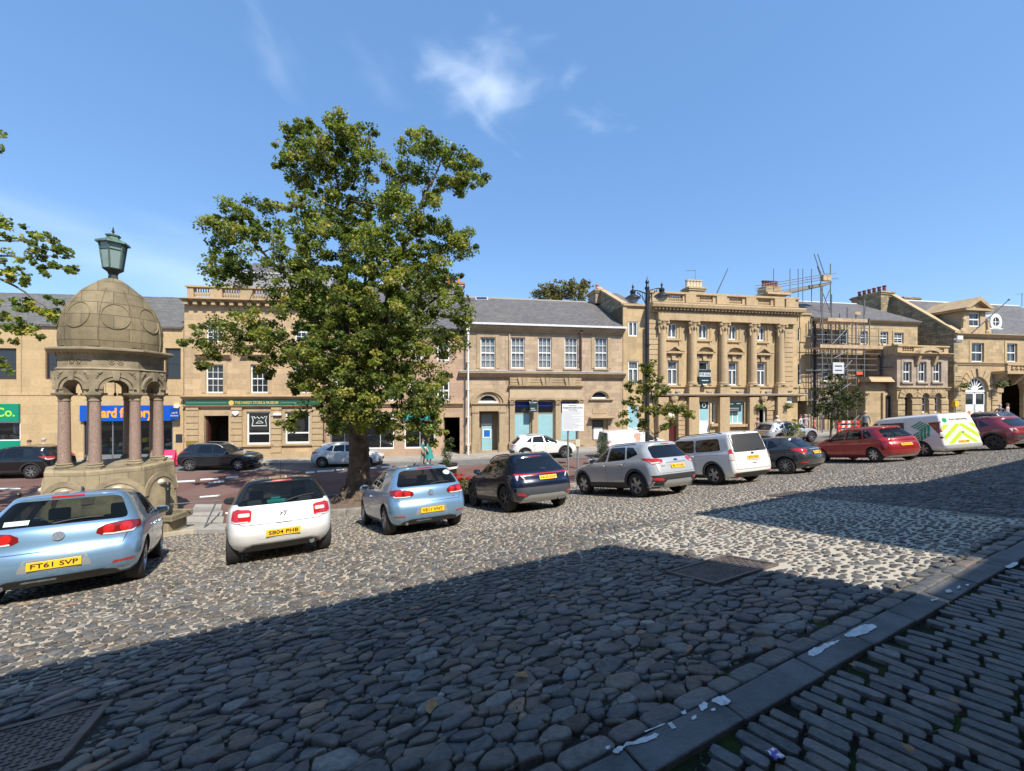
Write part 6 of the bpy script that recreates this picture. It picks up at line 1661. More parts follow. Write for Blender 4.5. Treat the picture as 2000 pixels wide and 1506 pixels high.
class Car:
 """body lofted from level slices; x forward from the rear bumper, y to the car's left, z up"""
 def __init__(s, L, W, H, rear, front, half, bulge=.10, rr=.30, rf=.45, bulge_f=.22, taper_r=.05, taper_f=.10, side_bow=.012):
  s.L, s.W, s.H = L, W, H
  s.xr = pchip(*zip(*rear)); s.xf = pchip(*zip(*front)); s.hw = pchip(*zip(*half)); s.zb = rear[0][0]
  s.bulge, s.rr, s.rf, s.bulge_f, s.tr, s.tf = bulge, rr, rf, bulge_f, taper_r, taper_f
  zs = np.concatenate([np.linspace(s.zb, H - .16, 34), np.linspace(H - .16, H - .03, 12)[1:], np.linspace(H - .03, H - .0005, 8)[1:]])
  s.rings = [s.ring(z) for z in zs]; s.n = len(s.rings[0])
  vs = [p for r_ in s.rings for p in r_]; n = s.n; fs = []
  for i in range(len(zs) - 1):
   for k in range(n): fs.append((i*n+k, i*n+(k+1) % n, (i+1)*n+(k+1) % n, (i+1)*n+k))
  fs.append(tuple(range(n-1, -1, -1))); fs.append(tuple((len(zs)-1)*n+k for k in range(n)))
  s.vs, s.fs = vs, fs
  s.bvh = BVHTree.FromPolygons([Vector(v) for v in vs], fs)
 def ring(s, z, inset=0.0):
  w = max(.004, float(s.hw(z)) - inset); xr = float(s.xr(z)) + inset; xf = float(s.xf(z)) - inset
  if xf - xr < .02: xf = xr + .02
  ln = xf - xr; rr = min(s.rr, w * .6, ln * .25); rf = min(s.rf, w * .7, ln * .3)
  half = []
  k = 6
  br = s.bulge * (w / (s.W / 2)) ; bf = s.bulge_f * (w / (s.W / 2))
  wr = w - rr; wf = w - rf
  for i in range(k): y = wr * i / k; half.append((xr + br * (y / w) ** 2.2, y))
  x0 = xr + br * (wr / w) ** 2.2
  for i in range(8): a = PI/2 * i / 7; half.append((x0 + rr - rr * math.cos(a) , wr + rr * math.sin(a)))
  xa = x0 + rr; x1 = xf - bf * (wf / w) ** 2.2; xb = x1 - rf
  m = 18
  for i in range(1, m): half.append((xa + (xb - xa) * i / m, w))
  for i in range(8): a = PI/2 * i / 7; half.append((xb + rf * math.sin(a), wf + rf * math.cos(a)))
  for i in range(1, k + 1): y = wf * (1 - i / k); half.append((xf - bf * (y / w) ** 2.2, y))
  out = []
  def tap(x):
   tr_ = max(0.0, (s.L * .36 - x) / (s.L * .36)); tf_ = max(0.0, (x - s.L * .66) / (s.L * .34))
   return 1 - s.tr * tr_ ** 2 - s.tf * tf_ ** 2
  h2 = [(x, y * tap(x)) for x, y in half]
  ringp = [(x, -y, z) for x, y in h2] + [(x, y, z) for x, y in h2[-2:0:-1]]
  return ringp
 def cast(s, o, d):
  h, nrm, i, t = s.bvh.ray_cast(Vector(o), Vector(d).normalized()); return (h, nrm) if h is not None else (None, None)
 def side(s, x, z, sgn): return s.cast((x, sgn * 3, z), (0, -sgn, 0))
 def rearp(s, y, z): return s.cast((-2, y, z), (1, 0, 0))
 def frontp(s, y, z): return s.cast((s.L + 2, y, z), (-1, 0, 0))
 def azp(s, phi, z, xp): return s.cast((xp + -6 * math.cos(phi), 6 * math.sin(phi), z), (math.cos(phi), -math.sin(phi), 0))
 def patch(s, poly, fn, step=.06, eps=.004):
  """polygon in a 2D chart, mapped on to the body by fn(u,v)->(point, normal)"""
  poly = [Vector((a, b)) for a, b in poly]
  dense = []
  for a, b in zip(poly, poly[1:] + poly[:1]):
   n = max(1, int((b - a).length / step)); dense += [a + (b - a) * i / n for i in range(n)]
  mn = Vector((min(p.x for p in dense), min(p.y for p in dense))); mx = Vector((max(p.x for p in dense), max(p.y for p in dense)))
  def inside(q):
   c = False; j = len(dense) - 1
   for i in range(len(dense)):
    a, b = dense[i], dense[j]
    if (a.y > q.y) != (b.y > q.y) and q.x < (b.x - a.x) * (q.y - a.y) / (b.y - a.y) + a.x: c = not c
    j = i
   return c
  pts = list(dense); nb = len(pts)
  u = mn.x + step * .5
  while u < mx.x:
   v = mn.y + step * .5
   while v < mx.y:
    q = Vector((u, v))
    if inside(q) and min((q - p).length for p in dense) > step * .4: pts.append(q)
    v += step
   u += step
  r = delaunay_2d_cdt(pts, [], [list(range(nb))], 1, 1e-6)
  vs2, fs2 = r[0], r[2]
  out, bad = [], set()
  for i, q in enumerate(vs2):
   h, nm = fn(q.x, q.y)
   if h is None: out.append(Vector((0, 0, 0))); bad.add(i); continue
   out.append(h + nm * eps)
  fs2 = [f for f in fs2 if not any(i in bad for i in f)]
  return out, fs2
 def add_patch(s, name, poly, fn, m, parent, step=.06, eps=.004, thick=0.0):
  vs, fs = s.patch(poly, fn, step, eps)
  if not fs: return None
  o = mesh_obj(name, vs, fs, m, parent, smooth=True, angle=60)
  me = o.data; c = Vector((s.L / 2, 0, s.H * .5)); p = me.polygons[0]
  if sum((q.normal.dot(q.center - c) for q in list(me.polygons)[:20])) < 0: me.flip_normals()
  if thick:
   md = o.modifiers.new('t', 'SOLIDIFY'); md.thickness = thick; md.offset = 1
  return o
def rot_poly(c, r, n=20): return [(c[0] + r * math.cos(2*PI*i/n), c[1] + r * math.sin(2*PI*i/n)) for i in range(n)]
def roundp(poly, r, n=3):
 out = []
 m = len(poly)
 for i in range(m):
  p0, p1, p2 = Vector(poly[i-1]), Vector(poly[i]), Vector(poly[(i+1) % m]); a, b = (p0 - p1), (p2 - p1)
  ra = min(r, a.length * .45, b.length * .45); s_, e = p1 + a.normalized() * ra, p1 + b.normalized() * ra
  for k in range(n + 1): t = k / n; out.append(tuple(s_ * (1-t)**2 + p1 * 2*t*(1-t) + e * t*t))
 return out
def wheel(parent, x, y, r, wd, sgn, spokes=5, rim=rim_m, style='single', cap=rim_dark, spin=0.3):
 w = MB(); k = wd / 2
 prof = [(r*.64, -k), (r*.72, -k*1.02), (r*.9, -k*.98), (r*.985, -k*.78), (r, -k*.5), (r, k*.5), (r*.985, k*.78), (r*.9, k*.98), (r*.72, k*1.02), (r*.64, k)]
 w.lathe(prof, 36, cap=False)
 o = w.build('wheel', tyre_m, parent, smooth=True, angle=50)
 o.location = (x, y, r); o.rotation_euler = (-sgn * PI / 2, 0, 0)     # axle: local z points outward
 rm = MB(); R0 = r * .66
 rm.lathe([(R0, k*.9), (R0*1.0, k*.95), (R0*.93, k*.97), (R0*.90, k*.80), (R0*.88, -k*.2)], 32, cap=False)
 rm.lathe([(.02, k*.80), (R0*.2, k*.80), (R0*.24, k*.70), (R0*.24, -k*.1)], 14, cap=True)
 for i in range(spokes):
  a0 = 2*PI*i/spokes + spin
  pairs = [-.2, .2] if style == 'pair' else [0.0]
  for da in pairs:
   a = a0 + da; wi, wo = (.085, .075) if style == 'single' else (.045, .04)
   if style == 'fat': wi, wo = .11, .15
   q_ = 5 / max(5, spokes) * .8; wi *= q_; wo *= q_
   c, s_ = math.cos(a), math.sin(a); q = math.cos(a0 + da*.3), math.sin(a0 + da*.3)
   i0 = (R0*.16*q[0], R0*.16*q[1]); o0 = (R0*.93*c, R0*.93*s_); px, py = -s_, c
   t0, t1 = k*.78, k*.9
   pts = [(i0[0]+px*wi*R0*2, i0[1]+py*wi*R0*2), (i0[0]-px*wi*R0*2, i0[1]-py*wi*R0*2), (o0[0]-px*wo*R0*2, o0[1]-py*wo*R0*2), (o0[0]+px*wo*R0*2, o0[1]+py*wo*R0*2)]
   rm.add([(a_, b_, t0 if j < 2 else t1) for j, (a_, b_) in enumerate(pts)] + [(a_, b_, (t0 if j < 2 else t1) - k*.35) for j, (a_, b_) in enumerate(pts)], [(0,1,2,3),(7,6,5,4),(0,4,5,1),(1,5,6,2),(2,6,7,3),(3,7,4,0)])
 rm.build('rim', rim, o, smooth=True, angle=35)
 MB().lathe([(.0005, k*.45), (R0*.9, k*.45), (R0*.9, k*.4)], 24, cap=True).build('brake_disc', under_m, o)
 return o
def plate(car, root, yc, zc, txt, m=plate_y, w=.52, h=.111, front=False):
 fn = car.frontp if front else car.rearp
 hits = [fn(yc + dy, zc + dz)[0] for dy in (-w/2, w/2) for dz in (-h/2, h/2)]
 hits = [q for q in hits if q]
 sx = 1 if front else -1
 hx = max(q.x for q in hits) if front else min(q.x for q in hits)
 up, dn = fn(yc, zc + h/2)[0], fn(yc, zc - h/2)[0]
 tilt = math.atan2(up.x - dn.x, h)
 o = MB().box(-w/2, w/2, -.006, .006, -h/2, h/2).build('number_plate', m, root, bevel=.003)
 o.location = (hx + sx * .012, yc, zc); o.rotation_euler = (Matrix.Rotation(PI/2 if front else -PI/2, 3, 'Z') @ Matrix.Rotation(-tilt * (1 if not front else -1), 3, 'X')).to_euler()
 if txt: text(txt, 'lettering', .088, plate_k, o, (0, -.0075, -.002), width=w * .86, bold=.0012)
 return o
def build_car(name, label, cat, spec, body_m, pos, head, plate_txt=None, glass=car_glass, group=None, hollow=True, pitch_mode='ground', **kw):
 """pos: rear-left corner, rear axle or centre in world xy; head: heading angle left of straight ahead"""
 c = Car(**spec['shape']); L, W, H = c.L, c.W, c.H
 wb, ro, wr = spec['wb'], spec['ro'], spec['wr']
 root = thing(name, label, cat, (0, 0, 0), 0, group)
 def fit(poly):
  out = []
  for a, b in zip(poly, poly[1:] + poly[:1]):
   n = max(1, int(math.dist(a, b) / .12))
   for i in range(n):
    x, z = a[0] + (b[0]-a[0])*i/n, a[1] + (b[1]-a[1])*i/n; out.append((max(min(x, float(c.xf(z)) - .13), float(c.xr(z)) + .12), z))
  return out
 spec = dict(spec); spec['side_glass'] = [fit(list(q)) for q in spec['side_glass']]
 # ---- shell
 body = mesh_obj('body', c.vs, c.fs, [body_m, under_m], root, smooth=True, angle=45)
 cut = []
 arch = wr * 1.13
 xs_w = (ro, ro + wb)
 def cutter(vs, fs):
  me = bpy.data.meshes.new('cut'); me.from_pydata([tuple(v) for v in vs], [], fs); me.materials.append(under_m); me.update()
  bm = bmesh.new(); bm.from_mesh(me); bmesh.ops.recalc_face_normals(bm, faces=bm.faces); bm.to_mesh(me); bm.free()
  o = bpy.data.objects.new('cut', me); COL.objects.link(o); cut.append(o); return o
 am = MB()
 for x in xs_w:
  for s in (-1, 1):
   n = 26; pr = [(x + arch*math.cos(2*PI*i/n), wr*1.03 + arch*math.sin(2*PI*i/n)) for i in range(n)]
   mb = MB().prism(pr, s*(W/2 - .30), s*(W/2 + .3)); cutter(mb.v, mb.f)
 if hollow:
  zi = spec.get('z_in', .55); m = MB(); zs = np.concatenate([np.linspace(zi, H - .16, 10), np.linspace(H - .15, H - .055, 5)])
  rings = []
  for z in zs:
   r = c.ring(z, .07)
   xcut = spec.get('cowl', L * .70)
   rings.append([(min(max(p[0], spec.get('x_in', .25)), xcut + .35), p[1], p[2]) for p in r])
  n = len(rings[0]); vs = [p for r in rings for p in r]; fs = [(i*n+k, i*n+(k+1) % n, (i+1)*n+(k+1) % n, (i+1)*n+k) for i in range(len(zs)-1) for k in range(n)] + [tuple(range(n-1, -1, -1)), tuple((len(zs)-1)*n+k for k in range(n))]
  vs = [(x + 1e-4 * (i % 7), y, z) for i, (x, y, z) in enumerate(vs)]
  cutter(vs, fs)
  for poly in spec['side_glass']:
   pr = MB().prism(list(poly), W * .28, W); cutter(pr.v, pr.f); pr = MB().prism(list(poly), -W, -W * .28); cutter(pr.v, pr.f)
  pr = MB().prismx(list(spec['rear_glass']), -.5, float(c.xr(max(z for y, z in spec['rear_glass']))) + .32); cutter(pr.v, pr.f)
  if spec.get('windscreen'):
   zz = [z for y, z in spec['windscreen']]; pr = MB().prismx(list(spec['windscreen']), float(c.xf(max(zz))) - .55, L + .5); cutter(pr.v, pr.f)
 for o in cut:
  md = body.modifiers.new('x', 'BOOLEAN'); md.operation = 'DIFFERENCE'; md.object = o; md.solver = 'EXACT'
  try: md.material_mode = 'TRANSFER'
  except Exception: pass
 dg = bpy.context.evaluated_depsgraph_get(); dg.update()
 me = bpy.data.meshes.new_from_object(body.evaluated_get(dg))
 old = body.data; body.modifiers.clear(); body.data = me; bpy.data.meshes.remove(old)
 for o in cut: bpy.data.objects.remove(o)
 try: me.set_sharp_from_angle(angle=R(38))
 except Exception: pass
 # ---- glass
 S = lambda sg: (lambda x, z: c.side(x, z, sg))
 for sg in (-1, 1):
  for i, poly in enumerate(spec['side_glass']): c.add_patch('side_window', poly, S(sg), spec.get('side_mats', [glass] * 9)[i] if not spec.get('privacy') or i == 0 else car_glass_dk, root, eps=.001 if hollow else .004)
 rg = spec['rear_glass']
 c.add_patch('rear_window', rg, c.rearp, kw.get('rear_glass_m', glass), root, eps=.001 if hollow else .004)
 if spec.get('windscreen'): c.add_patch('windscreen', spec['windscreen'], c.frontp, glass, root, eps=.001 if hollow else .004)
 if spec.get('black_band'):
  for sg in (-1, 1):
   for poly in spec['black_band']: c.add_patch('pillar_trim', poly, S(sg), plastic, root, eps=.0025)
 def strip(poly, wd):
  q = [Vector(p) for p in poly]; n = len(q); ctr = sum(q, Vector((0, 0))) / n
  return [tuple(p + (p - ctr).normalized() * wd) for p in q]
 # ---- interior
 if hollow:
  it = MB(); zf = spec.get('z_in', .55)
  xr0 = ro + .25
  for y in (-.38, .38):
   it.add(*rbox(xr0 + wb*.42, xr0 + wb*.42 + .5, y - .25, y + .25, zf - .05, zf + .12)); it.add(*rbox(xr0 + wb*.36, xr0 + wb*.36 + .16, y - .25, y + .25, zf, H - .52, .18)); it.add(*rbox(xr0 + wb*.33, xr0 + wb*.33 + .1, y - .13, y + .13, H - .47, H - .27, .03))
  it.add(*rbox(xr0 - .02, xr0 + .14, -.62, .62, zf, H - .62, .16))
  for y in (-.42, 0, .42): it.add(*rbox(xr0 - .1, xr0 - .02, y - .12, y + .12, H - .6, H - .43, .02))
  it.add(*rbox(spec.get('cowl', L*.7) - .25, spec.get('cowl', L*.7) + .2, -W*.36, W*.36, zf, H * .62))
  it.build('seats', seat_m, root, bevel=.03)
 # ---- wheels
 wd = spec.get('tw', .215)
 for x in xs_w:
  for s in (-1, 1): wheel(root, x, s * (W/2 - wd/2 - .025), wr, wd, s, kw.get('spokes', 5), kw.get('rim', rim_m), kw.get('rim_style', 'single'), spin=.3 + x)
 # ---- cladding round arches and along the sill
 if spec.get('cladding'):
  for s in (-1, 1):
   for x in xs_w:
    n = 22; a0, a1 = -.15, PI + .15
    o = [(x + (arch + .075)*math.cos(a0 + (a1-a0)*i/n), wr*1.03 + (arch + .075)*math.sin(a0 + (a1-a0)*i/n)) for i in range(n+1)]
    q = [(x + (arch + .004)*math.cos(a0 + (a1-a0)*i/n), wr*1.03 + (arch + .004)*math.sin(a0 + (a1-a0)*i/n)) for i in range(n+1)]
    c.add_patch('arch_trim', [p for p in o + q[::-1] if p[1] > c.zb + .01], S(s), plastic, root, eps=.012)
 sill = [(ro + arch + .01, c.zb + .005), (ro + wb - arch - .01, c.zb + .005), (ro + wb - arch - .01, c.zb + spec.get('sill_h', .07)), (ro + arch + .01, c.zb + spec.get('sill_h', .07))]
 for s in (-1, 1): c.add_patch('sill_trim', sill, S(s), plastic if spec.get('cladding') else body_m, root, eps=.006)
 # ---- rear: bumper trim, lamps, seams
 for nm, poly, m, e in spec.get('rear_patches', []): c.add_patch(nm, poly, c.rearp, m, root, eps=e)
 xp = 1.0
 def lamp_poly(pts, sg):
  """(y,z) points on the rear; y beyond the corner is given as ('s', x, z)"""
  out = []
  for p in pts:
   if p[0] == 's': h, _ = c.side(p[1], p[2], sg); z = p[2]
   else: h, _ = c.rearp(sg * p[0], p[1]); z = p[1]
   if h is None: continue
   out.append((math.atan2(h.y, -(h.x - xp)), z))
  return out
 for sg in (-1, 1):
  first = None
  for nm, pts, m, e in spec['lamps']:
   pl = lamp_poly(pts, sg)
   if len(pl) < 3: continue
   o = c.add_patch(nm if first is None else nm, pl, lambda a, z: c.azp(a, z, xp), m, root if first is None else first, step=.035, eps=e)
   if first is None: first = o
  for nm, pts, m, e in spec.get('reflectors', []):
   c.add_patch(nm, lamp_poly(pts, sg), lambda a, z: c.azp(a, z, xp), m, root, step=.04, eps=e)
 seam_m = plate_k
 for pts in spec.get('rear_seams', []):
  for a, b in zip(pts, pts[1:]): strip_patch(c, root, a, b, c.rearp, seam_m, 'panel_gap')
 for s in (-1, 1):
  for pts in spec.get('side_seams', []): seam_line(c, root, pts, S(s), seam_m)
 for s in (-1, 1):
  for x, z in spec.get('handles', []):
   h, nm = c.side(x, z, s)
   if h is not None: MB().add(*rbox(-.1, .1, -.02, .02, -.017, .017)).build('door_handle', kw.get('handle_m', body_m), root, bevel=.012).location = h + nm * .02
  x, z = spec.get('mirror', (L * .66, H * .66))
  h, nm = c.side(x, z, s)
  if h is not None:
   mb = MB(); mb.sphere((0, s*.13, .04), .085, .12, .08, 12, 8); o = mb.build('mirror', kw.get('mirror_m', body_m), root, smooth=True)
   o.location = (h.x, h.y - s*.01, h.z)
   MB().box(-.03, .03, min(-s*.03, s*.08), max(-s*.03, s*.08), -.02, .02).build('arm', plastic, o); MB().box(-.1, -.06, s*.13 - .085, s*.13 + .085, -.01, .09).build('mirror_glass', chrome, o)
 if plate_txt is not None: plate(c, root, spec.get('plate_y', 0), spec['plate_z'], plate_txt)
 if kw.get('front_plate'): plate(c, root, 0, .42, '', plate_w, front=True)
 for nm, poly, m, e in spec.get('front_patches', []): c.add_patch(nm, poly, c.frontp, m, root, eps=e)
 for (y, z, r) in spec.get('exhaust', []):
  h, _ = c.rearp(y, z)
  x = (h.x if h is not None else .15)
  MB().lathe([(r*.8, 0), (r, 0), (r, .25), (r*.8, .25)], 14).build('exhaust', chrome, root, smooth=True)
  o = root.children[-1] if False else None
  for ch in root.children:
   if ch.name.startswith('exhaust') and ch.location.length < 1e-6: ch.location = (x - .05, y, z); ch.rotation_euler = (0, PI/2, 0)
 if spec.get('rails'):
  for s in (-1, 1):
   pts = []
   for i in range(12):
    x = spec['rails'][0] + (spec['rails'][1] - spec['rails'][0]) * i / 11; y = s * spec['rails'][2]
    h, _ = c.cast((x, y, 4), (0, 0, -1)); pts.append((x, y, h.z + (.045 if 0 < i < 11 else -.01)))
   MB().tube(pts, .017, 6).build('roof_rail', kw.get('rail_m', plastic), root, smooth=True)
 if spec.get('aerial'):
  x, ln = spec['aerial']; h, _ = c.cast((x, 0, 4), (0, 0, -1))
  if ln < .1: MB().prism([(-.09, 0), (.09, 0), (-.05, .06)], -.012, .012).build('fin_aerial', kw.get('fin_m', plastic), root, bevel=.005).location = h
  else: MB().tube([(0, 0, 0), (-ln*.45, 0, ln)], .006, 5, .003).build('aerial', plastic, root).location = h
 if spec.get('wiper'):
  (y0, z0), (y1, z1) = spec['wiper']; a, na = c.rearp(y0, z0); b, nb = c.rearp(y1, z1); ps = []
  for i in range(8):
   t = i / 7; h, nm = c.rearp(y0 + (y1-y0)*t, z0 + (z1-z0)*t + .02*math.sin(PI*t)); ps.append(h + nm * .02)
  MB().tube(ps, .013, 5, .008).build('wiper', plastic, root);
 # ---- set down on the ground
 hx, hy = -math.sin(head), math.cos(head); lx, ly = -hy, hx
 ref = spec.get('ref', 'rl')
 if kw.get('ref') == 'centre': ax = (pos[0] - hx * L/2, pos[1] - hy * L/2)
 else: ax = (pos[0] - lx * W/2, pos[1] - ly * W/2)          # pos = rear-left corner
 def gp(x, y): X, Y = ax[0] + hx*x + lx*y, ax[1] + hy*x + ly*y; return Vector((X, Y, ground(X, Y) + kw.get('lift', .012)))
 tr = W/2 - .12
 a, b, d, e = gp(ro, tr), gp(ro, -tr), gp(ro + wb, tr), gp(ro + wb, -tr)
 fw = ((d + e) / 2 - (a + b) / 2).normalized(); lf = ((a + d) / 2 - (b + e) / 2); lf = (lf - fw * lf.dot(fw)).normalized(); up = fw.cross(lf)
 M = Matrix((fw, lf, up)).transposed().to_4x4(); M.translation = (a + b + d + e) / 4 - fw * (ro + wb/2)
 root.matrix_world = M
 root['car_len'] = L
 del root['car_len']
 return root, c
def rbox(x0, x1, y0, y1, z0, z1, lean=0.0):
 """box whose top leans back (towards -x) by lean"""
 return ([(x0,y0,z0),(x1,y0,z0),(x1,y1,z0),(x0,y1,z0),(x0-lean,y0,z1),(x1-lean,y0,z1),(x1-lean,y1,z1),(x0-lean,y1,z1)],
   [(0,3,2,1),(4,5,6,7),(0,1,5,4),(1,2,6,5),(2,3,7,6),(3,0,4,7)])
def ribbon(c, root, pts, fn, m, name, wd, eps=.0035):
 vs, fs = [], []
 dense = []
 for a, b in zip(pts, pts[1:]):
  a, b = Vector(a), Vector(b); n = max(2, int((b - a).length / .04)); dense += [a + (b - a) * i / n for i in range(n)]
 dense.append(Vector(pts[-1]))
 k = 0
 for i, q in enumerate(dense):
  t = (dense[min(i+1, len(dense)-1)] - dense[max(i-1, 0)]).normalized(); p = Vector((-t.y, t.x)) * wd / 2
  h1, n1 = fn(*(q + p)); h2, n2 = fn(*(q - p))
  if h1 is None or h2 is None: continue
  vs += [h1 + n1*eps, h2 + n2*eps]; k += 1
 fs = [(2*i, 2*i+1, 2*i+3, 2*i+2) for i in range(k-1)]
 if fs: return mesh_obj(name, vs, fs, m, root, smooth=True)
def strip_patch(c, root, a, b, fn, m, name): return ribbon(c, root, [a, b], fn, m, name, .008)
def seam_line(c, root, pts, fn, m): return ribbon(c, root, pts, fn, m, 'panel_gap', .007)
def shp(L, W, H, zb, rear, cowl, ws, roofw, belt, xmid=None, nose=(0.72, 0.16), hood_z=None, **kw):
 """rear: [(z,x)] up to the roof edge; cowl (x,z); ws top of windscreen (x,z); roofw half width of the roof"""
 w = W / 2; xs, zs = rear[-1][1], rear[-1][0]; cx, cz = cowl; wx, wz = ws; xmid = xmid or (xs + wx) / 2 + .1
 r = list(rear) + [(H - .045, xs + .22), (H - .018, xs + .62), (H, xmid - .02)]
 hz = hood_z or (nose[0] + cz) / 2
 f = [(zb, L - .20), (.34, L - .03), (.54, L), (nose[0] - .08, L - .05), (nose[0], L - nose[1]), (hz, (L - nose[1] + cx) / 2 + .18), (cz - .03, cx + .28), (cz + .015, cx),
   ((cz + wz) / 2 + .02, (cx + wx) / 2), (wz, wx), (H - .03, wx - .28), (H - .012, wx - .62), (H, xmid + .02)]
 f2 = []
 for z, x in f:
  if not f2 or z > f2[-1][0] + .004: f2.append((z, x))
 h = [(zb, .86*w), (.30, .945*w), (.52, .995*w), (belt - .22, 1.0*w), (belt - .05, .972*w), (belt, .945*w), ((belt + H - .14) / 2, (.945*w + roofw + .05) / 2 + .012), (H - .14, roofw + .05), (H - .075, roofw - .01), (H - .035, roofw * .84), (H - .012, roofw * .55), (H, .03)]
 return dict(L=L, W=W, H=H, rear=r, front=f2, half=h, **kw)
def glass_rear(zb, zt, wb_, wt, rad=.06):
 return roundp([(-wb_, zb), (wb_, zb), (wt, zt), (-wt, zt)], rad)
def ws_poly(c, zb_, zt, wb_, wt): return roundp([(-wb_, zb_), (wb_, zb_), (wt, zt), (-wt, zt)], .05)
solid_glass = glass_mat('solid_car_glass', (.012, .016, .02), .02)
def golf(doors):
 sg = [roundp([(1.12, .985), (1.98, .965), (1.93, 1.355), (1.40, 1.365), (1.20, 1.2)], .05), roundp([(2.07, .965), (2.98, .95), (2.42, 1.34), (2.02, 1.358)], .04)] if doors == 5 else \
   [roundp([(1.15, .985), (1.78, .97), (1.74, 1.36), (1.42, 1.365), (1.24, 1.2)], .05), roundp([(1.87, .967), (2.98, .95), (2.42, 1.34), (1.83, 1.36)], .04)]
 seams = [[(2.02, .95), (2.03, .45), (1.98, .3)], [(3.0, .93), (3.12, .6), (3.05, .3)], [(1.9, .28), (3.05, .28)]] if doors == 5 else [[(1.82, .95), (1.84, .45), (1.78, .3)], [(3.0, .93), (3.12, .6), (3.05, .3)]]
 if doors == 5: seams.append([(1.15, .95), (1.25, .75)])
 return dict(shape=shp(4.2, 1.78, 1.48, .2, [(.2, .24), (.29, .10), (.40, .03), (.52, 0), (.62, .015), (.70, .05), (.86, .075), (.95, .10), (1.02, .155), (1.2, .30), (1.34, .40), (1.385, .39), (1.41, .42)],
       (3.02, .95), (2.25, 1.40), .585, .95, nose=(.72, .18), taper_r=.055, bulge=.13, rr=.24),
    wb=2.578, ro=.76, wr=.315, cowl=3.0, side_glass=sg, rear_glass=glass_rear(1.0, 1.345, .70, .56, .08), windscreen=roundp([(-.68, .98), (.68, .98), (.55, 1.37), (-.55, 1.37)], .06),
    lamps=[('taillight', [(.37, .82), (.38, .88), (.46, .93), (.60, .95), (.76, .955), ('s', .22, .955), ('s', .36, .94), ('s', .30, .86), ('s', .2, .815), (.76, .785), (.55, .775), (.43, .785)], lamp_dk, .006),
      ('lamp_lens', rot_poly((.50, .862), .062), lamp_red, .011), ('lamp_lens', rot_poly((.68, .87), .066), lamp_red, .011), ('lamp_lens', [(.44, .788), (.55, .779), (.76, .79), ('s', .2, .82), ('s', .22, .838), (.74, .812), (.55, .80), (.45, .808)], lamp_clear, .012)],
    reflectors=[('reflector', [(.56, .375), (.78, .39), (.80, .42), (.58, .405)], lamp_red, .006)],
    rear_patches=[('bumper_trim', [(-.68, .205), (.68, .205), (.60, .27), (.45, .315), (-.45, .315), (-.60, .27)], plastic, .006), ('brake_light', [(-.17, 1.372), (.17, 1.372), (.17, 1.392), (-.17, 1.392)], lamp_red, .006),
        ('plate_recess', roundp([(-.36, .405), (.36, .405), (.30, .575), (-.30, .575)], .03), silver_pl, .002)],
    rear_seams=[[(-.70, .78), (-.66, .66), (.66, .66), (.70, .78)]], side_seams=seams, handles=[(1.42, .80), (2.22, .80)] if doors == 5 else [(2.05, .80)], mirror=(2.86, .95), plate_z=.485, exhaust=[(.52, .235, .035)], aerial=(1.2, .05) , wiper=((.08, 1.005), (-.42, 1.035)) if doors == 5 else ((-.02, 1.005), (-.46, 1.03)))
DS = dict(shape=shp(3.95, 1.71, 1.46, .2, [(.2, .26), (.29, .12), (.40, .04), (.52, 0), (.64, .01), (.72, .04), (.86, .07), (.95, .11), (1.0, .16), (1.18, .34), (1.32, .46), (1.365, .47), (1.39, .5)],
     (2.82, .97), (2.05, 1.38), .56, .96, nose=(.74, .2), taper_r=.085, bulge=.15, rr=.32), wb=2.464, ro=.70, wr=.315, cowl=2.8,
   side_glass=[roundp([(.78, 1.03), (1.42, .99), (1.38, 1.34), (1.05, 1.34), (.9, 1.2)], .05), roundp([(1.5, .985), (2.78, .965), (2.22, 1.32), (1.46, 1.34)], .05)],
   rear_glass=glass_rear(.965, 1.335, .70, .52, .07), windscreen=roundp([(-.64, 1.0), (.64, 1.0), (.52, 1.35), (-.52, 1.35)], .06),
   lamps=[('taillight', roundp([(.47, .70), (.47, .895), (.70, .915), ('s', .2, .93), ('s', .30, .92), ('s', .27, .73), (.70, .69)][:3], .001)[:0] + [(.48, .715), (.47, .88), (.52, .905), (.72, .92), ('s', .19, .925), ('s', .28, .90), ('s', .25, .73), (.70, .69), (.52, .695)], lamp_red, .008),
     ('lamp_lens', roundp([(.50, .79), (.66, .79), (.66, .85), (.50, .85)], .02), lamp_clear, .013), ('lamp_lens', [(.52, .697), (.70, .692), ('s', .24, .735), ('s', .25, .755), (.70, .715), (.52, .715)], lamp_clear, .013)],
   reflectors=[], rear_patches=[('bumper_trim', [(-.66, .205), (.66, .205), (.56, .30), (.46, .335), (-.46, .335), (-.56, .30)], silver_pl, .006), ('bumper_trim', [(-.62, .205), (.62, .205), (.53, .285), (.44, .312), (-.44, .312), (-.53, .285)], plastic, .010), ('brake_light', [(-.15, 1.35), (.15, 1.35), (.15, 1.372), (-.15, 1.372)], lamp_red, .006),
          ('plate_recess', roundp([(-.40, .40), (.40, .40), (.30, .585), (-.30, .585)], .03), mat('white_recess', (.60, .60, .58), .4), .002), ('tailgate_handle', [(-.12, .64), (.12, .64), (.10, .655), (-.10, .655)], plastic, .006)],
   rear_seams=[[(-.66, .69), (-.58, .65), (.58, .65), (.66, .69)]], side_seams=[[(1.46, .95), (1.46, .4), (1.4, .28)], [(2.8, .93), (2.86, .6)]], handles=[(1.62, .82)], mirror=(2.62, .98), plate_z=.49, exhaust=[(-.46, .25, .045)], aerial=(1.0, .33), wiper=((-.05, .985), (-.5, 1.06)))
